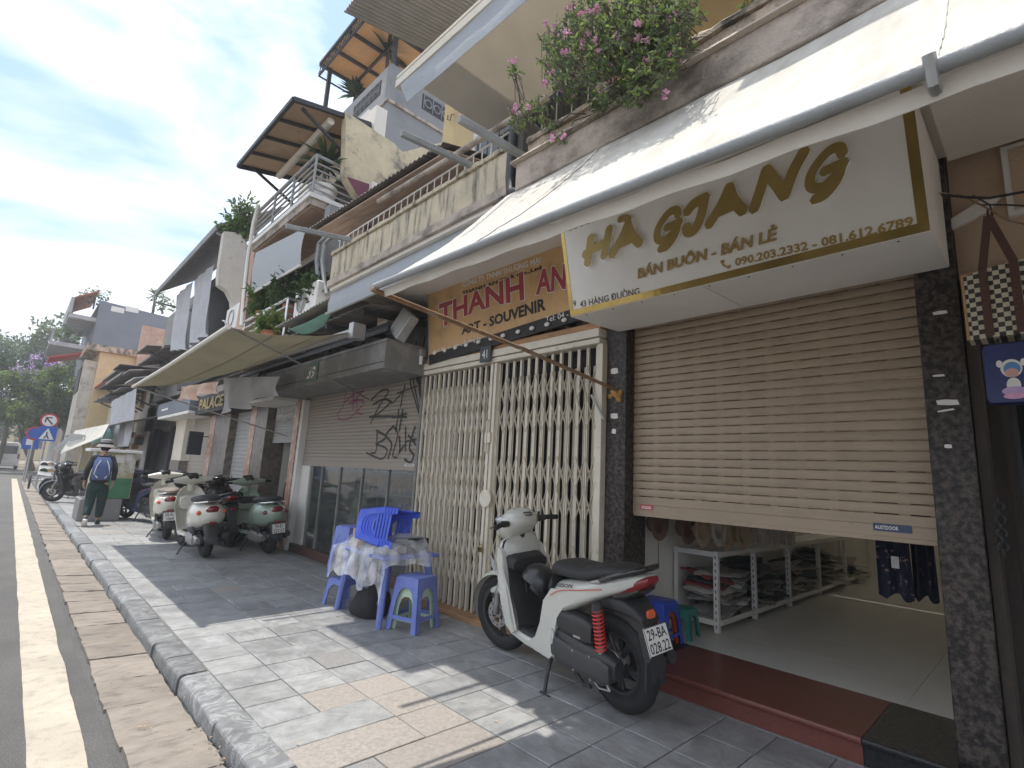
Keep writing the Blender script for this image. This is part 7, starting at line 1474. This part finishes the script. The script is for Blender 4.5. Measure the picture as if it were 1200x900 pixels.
for k in range(1): vbx('side_window', .885, .905, .6, 4.0, 1.25, 1.8, 'darkglass')
# ------------------------------------------------------------------ traffic signs
ps = V((1.06, 28.0, 0)); sg_ = thing('road_sign', 'red ringed no left turn sign on a grey pole', 'road sign', ps); zs = at(58, 493, y=28).z; xs = at(58, 493, y=28).x
part('pole', MB().tube([(xs, 28.03, 0), (xs, 28.03, zs + .25)], .035, 8), 'galv', sg_)
def disc(nm, x, y, z, r, m, par_, k=0): return part(nm, MB().lathe([(0, -.012 - k), (r, -.012 - k), (r, -k), (0, -k)], (x, y, z), 'y', 30), m, par_)
disc('rim', xs, 28.0, zs, .29, mat('sign_red', (.50, .03, .04), .5, .05, 5, 0), sg_); disc('face', xs, 27.987, zs, .225, 'paper', sg_)
ar = MB(); stroke(ar, [(.10, -.13), (-.08, .08)], .05, lambda a, b, d: V((xs + a, 27.974 - d, zs + b)), 0, .004, 0); stroke(ar, [(-.12, -.06), (-.11, .12), (.06, .12)], .05, lambda a, b, d: V((xs + a, 27.974 - d, zs + b)), .0, .004, .0006); part('arrow', ar, 'ink', sg_, smooth=False)
wp = at(57, 508, y=27.9); s2 = thing('road_sign', 'blue square pedestrian crossing sign below the no left turn sign', 'road sign', (xs, 27.93, wp.z - .3)); bl_ = mat('sign_blue', (.02, .10, .42), .5, .05, 5, 0)
part('panel', MB().box(xs - .28, xs + .30, 27.93, 27.95, wp.z - .30, wp.z + .28), bl_, s2); part('triangle', MB().poly([(-.22, -.24), (.24, -.24), (.01, .22)], lambda a, b, d: V((xs + a, 27.929 - .004 * d, wp.z + b)), 1), 'paper', s2, smooth=False)
pm = MB(); stroke(pm, [(.0, .05), (.0, -.06), (-.06, -.2)], .04, lambda a, b, d: V((xs + a, 27.922 - d, wp.z + b)), 0, .004, 0); stroke(pm, [(.0, -.06), (.07, -.2)], .04, lambda a, b, d: V((xs + a, 27.922 - d, wp.z + b)), 0, .004, .0005); part('pedestrian', pm, 'ink', s2, smooth=False)
p3_ = at(41, 508, y=31); s3 = thing('road_sign', 'red and blue no parking disc half behind the blue crossing sign', 'road sign', (p3_.x, 31, 0)); disc('rim', p3_.x, 31, p3_.z, .30, 'sign_red' and MATS['sign_red'], s3); disc('face', p3_.x, 30.987, p3_.z, .23, bl_, s3); part('pole', MB().tube([(p3_.x, 31.03, 0), (p3_.x, 31.03, p3_.z + .2)], .035, 8), 'galv', s3)
p4_ = at(36, 519, y=34); s4 = thing('road_sign', 'small blue sign farther left with white marks', 'road sign', (p4_.x, 34, 0)); part('panel', MB().box(p4_.x - .3, p4_.x + .3, 34, 34.02, p4_.z - .3, p4_.z + .3), bl_, s4); part('mark', MB().box(p4_.x - .17, p4_.x + .05, 33.99, 33.998, p4_.z - .1, p4_.z + .18), 'paper', s4); part('pole', MB().tube([(p4_.x, 34.04, 0), (p4_.x, 34.04, p4_.z)], .035, 8), 'galv', s4)
# picture board on a cart
c_ = at(53, 552, y=25.5); cart = thing('display_cart', 'small cart carrying a white board of product pictures at the kerb', 'cart', (c_.x, 25.5, 0))
bq = [at(44, 556, y=25.5), at(64, 559, y=25.5), at(65, 541, y=25.7), at(48, 540, y=25.7)]
part('board', MB().add(bq + [p + V((0, .04, 0)) for p in bq], [(0, 1, 2, 3), (7, 6, 5, 4), (0, 4, 5, 1), (1, 5, 6, 2), (2, 6, 7, 3), (3, 7, 4, 0)]), 'paper', cart)
for i, (a, b, r, m_) in enumerate(((.27, .7, .11, 'iron'), (.7, .72, .12, 'redmarble'), (.3, .27, .12, 'leaf'), (.72, .3, .12, 'card'))):
    ctr = bq[0].lerp(bq[1], a).lerp(bq[3].lerp(bq[2], a), b); part('picture', MB().lathe([(0, -.006), (r, -.006), (r, -.002), (0, -.002)], ctr, 'y', 14), m_, cart)
for sx in (-.35, .4): part('wheel', MB().torus(.22, .03, (c_.x + sx, 25.7, .25), 'x', 22, 8).torus(.05, .03, (c_.x + sx, 25.7, .25), 'x', 10, 6), 'rubber', cart)
part('frame', MB().bar((c_.x - .4, 25.6, .3), (c_.x + .45, 25.6, .3), .05, .05).bar((c_.x, 25.6, .3), (c_.x, 26.6, .35), .05, .05), 'galv', cart)
# stalls beyond the kiosk: awnings and goods
for i, (q, m_, lb_) in enumerate((([(88, 505), (128, 497), (120, 512), (70, 532)], 'canvas', 'white stall awning sloping down toward the road beyond the kiosk'), ([(100, 511), (128, 502), (134, 512), (108, 521)], 'turq', 'turquoise stall awning behind the white one'), ([(62, 527), (84, 508), (100, 510), (80, 530)], 'blind', 'pale blue sunshade leaning over the pavement beside the road signs'))):
    D_ = [at(q[0][0], q[0][1], y=24 + i), at(q[1][0], q[1][1], y=21 + i), at(q[2][0], q[2][1], y=20 + i), at(q[3][0], q[3][1], y=23.5 + i)]
    st__ = thing('stall_awning', lb_, 'awning', (D_[0].x, D_[0].y, 2)); part('canvas', MB().grid(lambda a, b: D_[0].lerp(D_[1], a).lerp(D_[3].lerp(D_[2], a), b) - V((0, 0, .08 * sin(pi * b) * sin(pi * a))), 10, 6, (0, 0, .012)), m_, st__)
    for d in (D_[2], D_[3]): part('pole', MB().tube([(d.x, d.y, 0), d], .02, 6), 'galv', st__)
gd = random.Random(9); sh_ = thing('goods_stand', 'stand of small framed goods and baskets at the open stall front', 'stand', (3.0, 22.6, 0)); part('back', MB().box(3.2, 3.26, 20.9, 25.8, .2, 2.2), 'white2', sh_)
for k in range(26): yy = gd.uniform(21, 25.5); z_ = gd.uniform(.4, 2.0); s = gd.uniform(.1, .25); part('item', MB().box(3.02, 3.195, yy - s, yy + s, z_ - s * .7, z_ + s * .7), gd.choice(['card', 'ink', 'turq', 'redtext', 'paper', 'blue', 'wood', 'iron']), sh_)
for k in range(5): yy = 21 + k * .5; p_ = V((2.7, yy, 2.05)); bk = thing('basket', ['first', 'second', 'third', 'fourth', 'fifth'][k] + ' straw basket from the kiosk, hanging in the row at the stall front', 'basket', p_, 0, 'straw baskets at the stall'); part('bowl', MB().lathe([(.0, -.1), (.14, -.1), (.18, .08), (.16, .08), (0, -.08)], p_, 'z', 14), 'card', bk); part('handle', MB().torus(.15, .012, p_ + V((0, 0, .1)), 'x', 14, 5), 'card', bk)
# kiosk on a concrete block
kx0, kx1 = at(88, 612, y=13.6).x, at(138, 610, y=13.6).x
single('concrete_block', MB().box(kx0, kx1 + .02, 13.6, 14.5, 0, .44), 'tile4', 'low concrete block standing under the notice kiosk', 'concrete block', bevel=.02)
kk = thing('notice_kiosk', 'small kiosk with pasted notices and a white top board', 'kiosk', (1.7, 14, .44))
K0, K1 = at(112, 584, y=13.7).x, at(153, 584, y=13.7).x; kt = at(130, 530, y=13.7).z
part('cabinet', MB().box(K0 - .12, K1 - .02, 13.7, 14.4, .442, kt), mat('kiosk_print', (.42, .38, .20), .6, .2, 5, .05, 40, col2=(.55, .53, .47), s2=5, f2=(.45, .6)), kk, .01)
part('green_panel', MB().box(K0 - .10, K1 - .04, 13.688, 13.697, .46, .86), mat('kiosk_green', (.05, .20, .10), .5, .2, 5, .05, 40), kk); part('top_board', MB().box(K0 - .25, K1 + .05, 13.55, 14.5, kt + .002, kt + .06), 'white2', kk, .006)
for (a, b, c, d) in ((.10, .27, .93, .75), (.33, .62, .95, .78), (.66, .84, .98, .84), (.30, .40, .55, .60)):
    w_ = K1 - K0; part('notice', MB().box(K0 + w_ * a, K0 + w_ * b, 13.684, 13.6875 + .008, .44 + (kt - .44) * min(c, d), .44 + (kt - .44) * max(c, d)), 'paper', kk)
# ------------------------------------------------------------------ the walking person
def skinned(verts, edges, radii, sub=2):
    me = bpy.data.meshes.new('sk'); me.from_pydata(verts, edges, []); o = bpy.data.objects.new('sk', me); COL.objects.link(o); o.modifiers.new('s', 'SKIN'); ms = o.modifiers.new('u', 'SUBSURF'); ms.levels = sub; ms.render_levels = sub
    if not me.skin_vertices: bpy.context.view_layer.objects.active = o
    for i, r in enumerate(radii): me.skin_vertices[0].data[i].radius = r if isinstance(r, tuple) else (r, r)
    me.skin_vertices[0].data[0].use_root = True
    bpy.context.view_layer.update(); dg = bpy.context.evaluated_depsgraph_get(); m2 = bpy.data.meshes.new_from_object(o.evaluated_get(dg)); bpy.data.objects.remove(o)
    m2.shade_smooth(); return m2
pb_ = at(101, 616, z=0); pr = thing('person', 'person in black walking away in a grey bucket hat with a blue backpack', 'person', (pb_.x + .07, pb_.y + .02, 0), -.05); pr.scale = (.93, .93, .93)
def PJ(nm, me, m, par=None): return link(nm, me, m, par or pr)
# local frame: +y walking direction, x to the right
hip = (0, 0, .88); LK, LA = (-.085, .02, .47), (-.12, -.24, .17); RK, RA = (.10, .10, .46), (.10, .14, .085)
vt = [hip, (0, .01, 1.0), (0, .02, 1.16), (0, .03, 1.32), (0, .04, 1.42), (0, .055, 1.50), (0, .06, 1.58), (0, .065, 1.66),
      (-.09, 0, .84), LK, LA, (-.125, -.17, .06), (.09, 0, .84), RK, RA, (.11, .27, .05),
      (-.17, .03, 1.36), (-.225, -.04, 1.12), (-.235, .05, .88), (.17, .03, 1.36), (.225, -.05, 1.12), (.235, .06, .89)]
ed = [(0, 1), (1, 2), (2, 3), (3, 4), (4, 5), (5, 6), (6, 7), (0, 8), (8, 9), (9, 10), (10, 11), (0, 12), (12, 13), (13, 14), (14, 15), (3, 16), (16, 17), (17, 18), (3, 19), (19, 20), (20, 21)]
ra = [(.14, .10), (.13, .09), (.14, .095), (.15, .10), .06, .052, (.075, .09), (.07, .08), .085, .058, .038, .035, .085, .058, .038, .035, .05, .04, .03, .05, .04, .03]
bodym = skinned(vt, ed, ra)
bmx = MB()                                                        # hands: palm, four fingers and a thumb, grown onto the wrists
for s, w_ in ((-1, V((-.235, .05, .88))), (1, V((.235, .06, .89)))):
    bmx.rbox([(w_.z - .10, w_.x, w_.y + .02, .018, .038), (w_.z - .06, w_.x, w_.y + .015, .02, .04), (w_.z - .01, w_.x, w_.y, .022, .026)], 12, 2.4, 'z')
    for k, L_ in enumerate((.06, .072, .068, .05)): yy = w_.y - .012 + k * .02; bmx.tube([V((w_.x, yy + .012, w_.z - .09)), V((w_.x - s * .008, yy + .014, w_.z - .09 - L_ * .55)), V((w_.x - s * .028, yy + .012, w_.z - .09 - L_ * .9))], [.0095, .009, .007], 7)
    bmx.tube([V((w_.x, w_.y + .035, w_.z - .04)), V((w_.x - s * .006, w_.y + .062, w_.z - .075)), V((w_.x - s * .015, w_.y + .066, w_.z - .105))], [.012, .010, .008], 7)
bmf = bmesh.new(); bmf.from_mesh(bodym); tmpm = bmx.mesh('h'); bmf.from_mesh(tmpm); bmf.to_mesh(bodym); bmf.free(); bodym.name = 'body'; PJ('body', bodym, 'skin')
sv = [(0, 0, .80), (0, .01, 1.0), (0, .02, 1.16), (0, .03, 1.31), (0, .04, 1.40), (-.16, .03, 1.355), (-.225, -.04, 1.12), (-.234, .045, .895), (.16, .03, 1.355), (.225, -.05, 1.12), (.234, .055, .905)]
PJ('shirt', skinned(sv, [(0, 1), (1, 2), (2, 3), (3, 4), (3, 5), (5, 6), (6, 7), (3, 8), (8, 9), (9, 10)], [(.195, .155), (.175, .135), (.165, .12), (.17, .12), (.07, .065), .072, .058, .044, .072, .058, .044]), 'blackf')
tv = [(0, 0, .92), (0, 0, .84), (-.095, .0, .76), (-.09, .02, .47), (-.118, -.225, .20), (.095, .0, .76), (.10, .10, .46), (.10, .135, .13)]
PJ('trousers', skinned(tv, [(0, 1), (1, 2), (2, 3), (3, 4), (1, 5), (5, 6), (6, 7)], [(.165, .125), (.18, .14), .115, .088, .068, .115, .088, .068]), 'greenf')
for nm, (c, rot) in (('shoe', ((-.122, -.20, .085), -.75)), ('shoe', ((.105, .20, .045), 0))):
    Rm_ = Euler((rot, 0, 0)).to_matrix(); mb = MB().rbox([(-.13, 0, .0, .035, .04), (-.08, 0, .01, .045, .055), (.03, 0, 0, .05, .045), (.11, 0, -.012, .045, .03), (.145, 0, -.02, .02, .015)], 14, 2.6, 'y'); sl = MB().rbox([(-.14, 0, -.045, .04, .012), (.02, 0, -.045, .052, .012), (.12, 0, -.045, .045, .012), (.15, 0, -.042, .02, .010)], 14, 3, 'y')
    for q in (mb, sl): q.v = [Rm_ @ p + V(c) for p in q.v]
    o = PJ('shoe', mb.mesh('shoe'), 'iron'); PJ('sole', sl.mesh('sole'), 'paper', o)
PJ('hair', MB().ell((0, .055, 1.60), (.088, .10, .105)).mesh('hair'), 'blackf')
PJ('bucket_hat', MB().lathe([(.165, -.04), (.145, -.01), (.113, .025), (.108, .06), (.10, .11), (.06, .125), (0, .128)], (0, .06, 1.63), 'z', 26).mesh('bucket_hat'), 'hatf'); PJ('hat_band', MB().lathe([(.119, .020), (.114, .055)], (0, .06, 1.63), 'z', 26).mesh('hat_band'), 'blackf')
bkp = PJ('backpack', MB().rbox([(.92, 0, -.17, .13, .08), (.98, 0, -.18, .155, .105), (1.15, 0, -.175, .16, .11), (1.30, 0, -.16, .145, .10), (1.38, 0, -.14, .10, .07)], 22, 3.2, 'z').mesh('backpack'), 'backpack')
PJ('front_pocket', MB().rbox([(.96, 0, -.275, .11, .03), (1.06, 0, -.285, .12, .035), (1.16, 0, -.275, .11, .025)], 18, 3.5, 'z').mesh('front_pocket'), 'backpack', bkp)
for s in (-1, 1):
    PJ('trim', MB().tube([(s * .05, -.285, 1.32), (s * .10, -.29, 1.20), (s * .12, -.29, 1.05), (s * .06, -.31, .96)], .009, 6).mesh('trim'), 'paper', bkp); PJ('strap', MB().tube([(s * .09, -.08, 1.38), (s * .11, .03, 1.43), (s * .11, .14, 1.34), (s * .13, .10, 1.10), (s * .13, -.08, .98)], .016, 6).mesh('strap'), 'backpack', bkp)
PJ('bag_handle', MB().tube([(-.04, -.12, 1.38), (0, -.13, 1.43), (.04, -.12, 1.38)], .01, 6).mesh('bag_handle'), 'blackf', bkp)
# ------------------------------------------------------------------ humid air between here and the far end
hz = bpy.data.materials.new('humid_air'); hz.use_nodes = True; t_ = hz.node_tree; t_.nodes.remove(t_.nodes['Principled BSDF'])
pv = t_.nodes.new('ShaderNodeVolumePrincipled'); pv.inputs['Color'].default_value = (.93, .95, .97, 1); pv.inputs['Density'].default_value = .0026; t_.links.new(pv.outputs[0], t_.nodes['Material Output'].inputs['Volume'])
hzo = link('haze', MB().box(-920, 920, -320, 1520, -1.4, 22).mesh('haze', smooth=False), hz); hzo['kind'] = 'stuff'
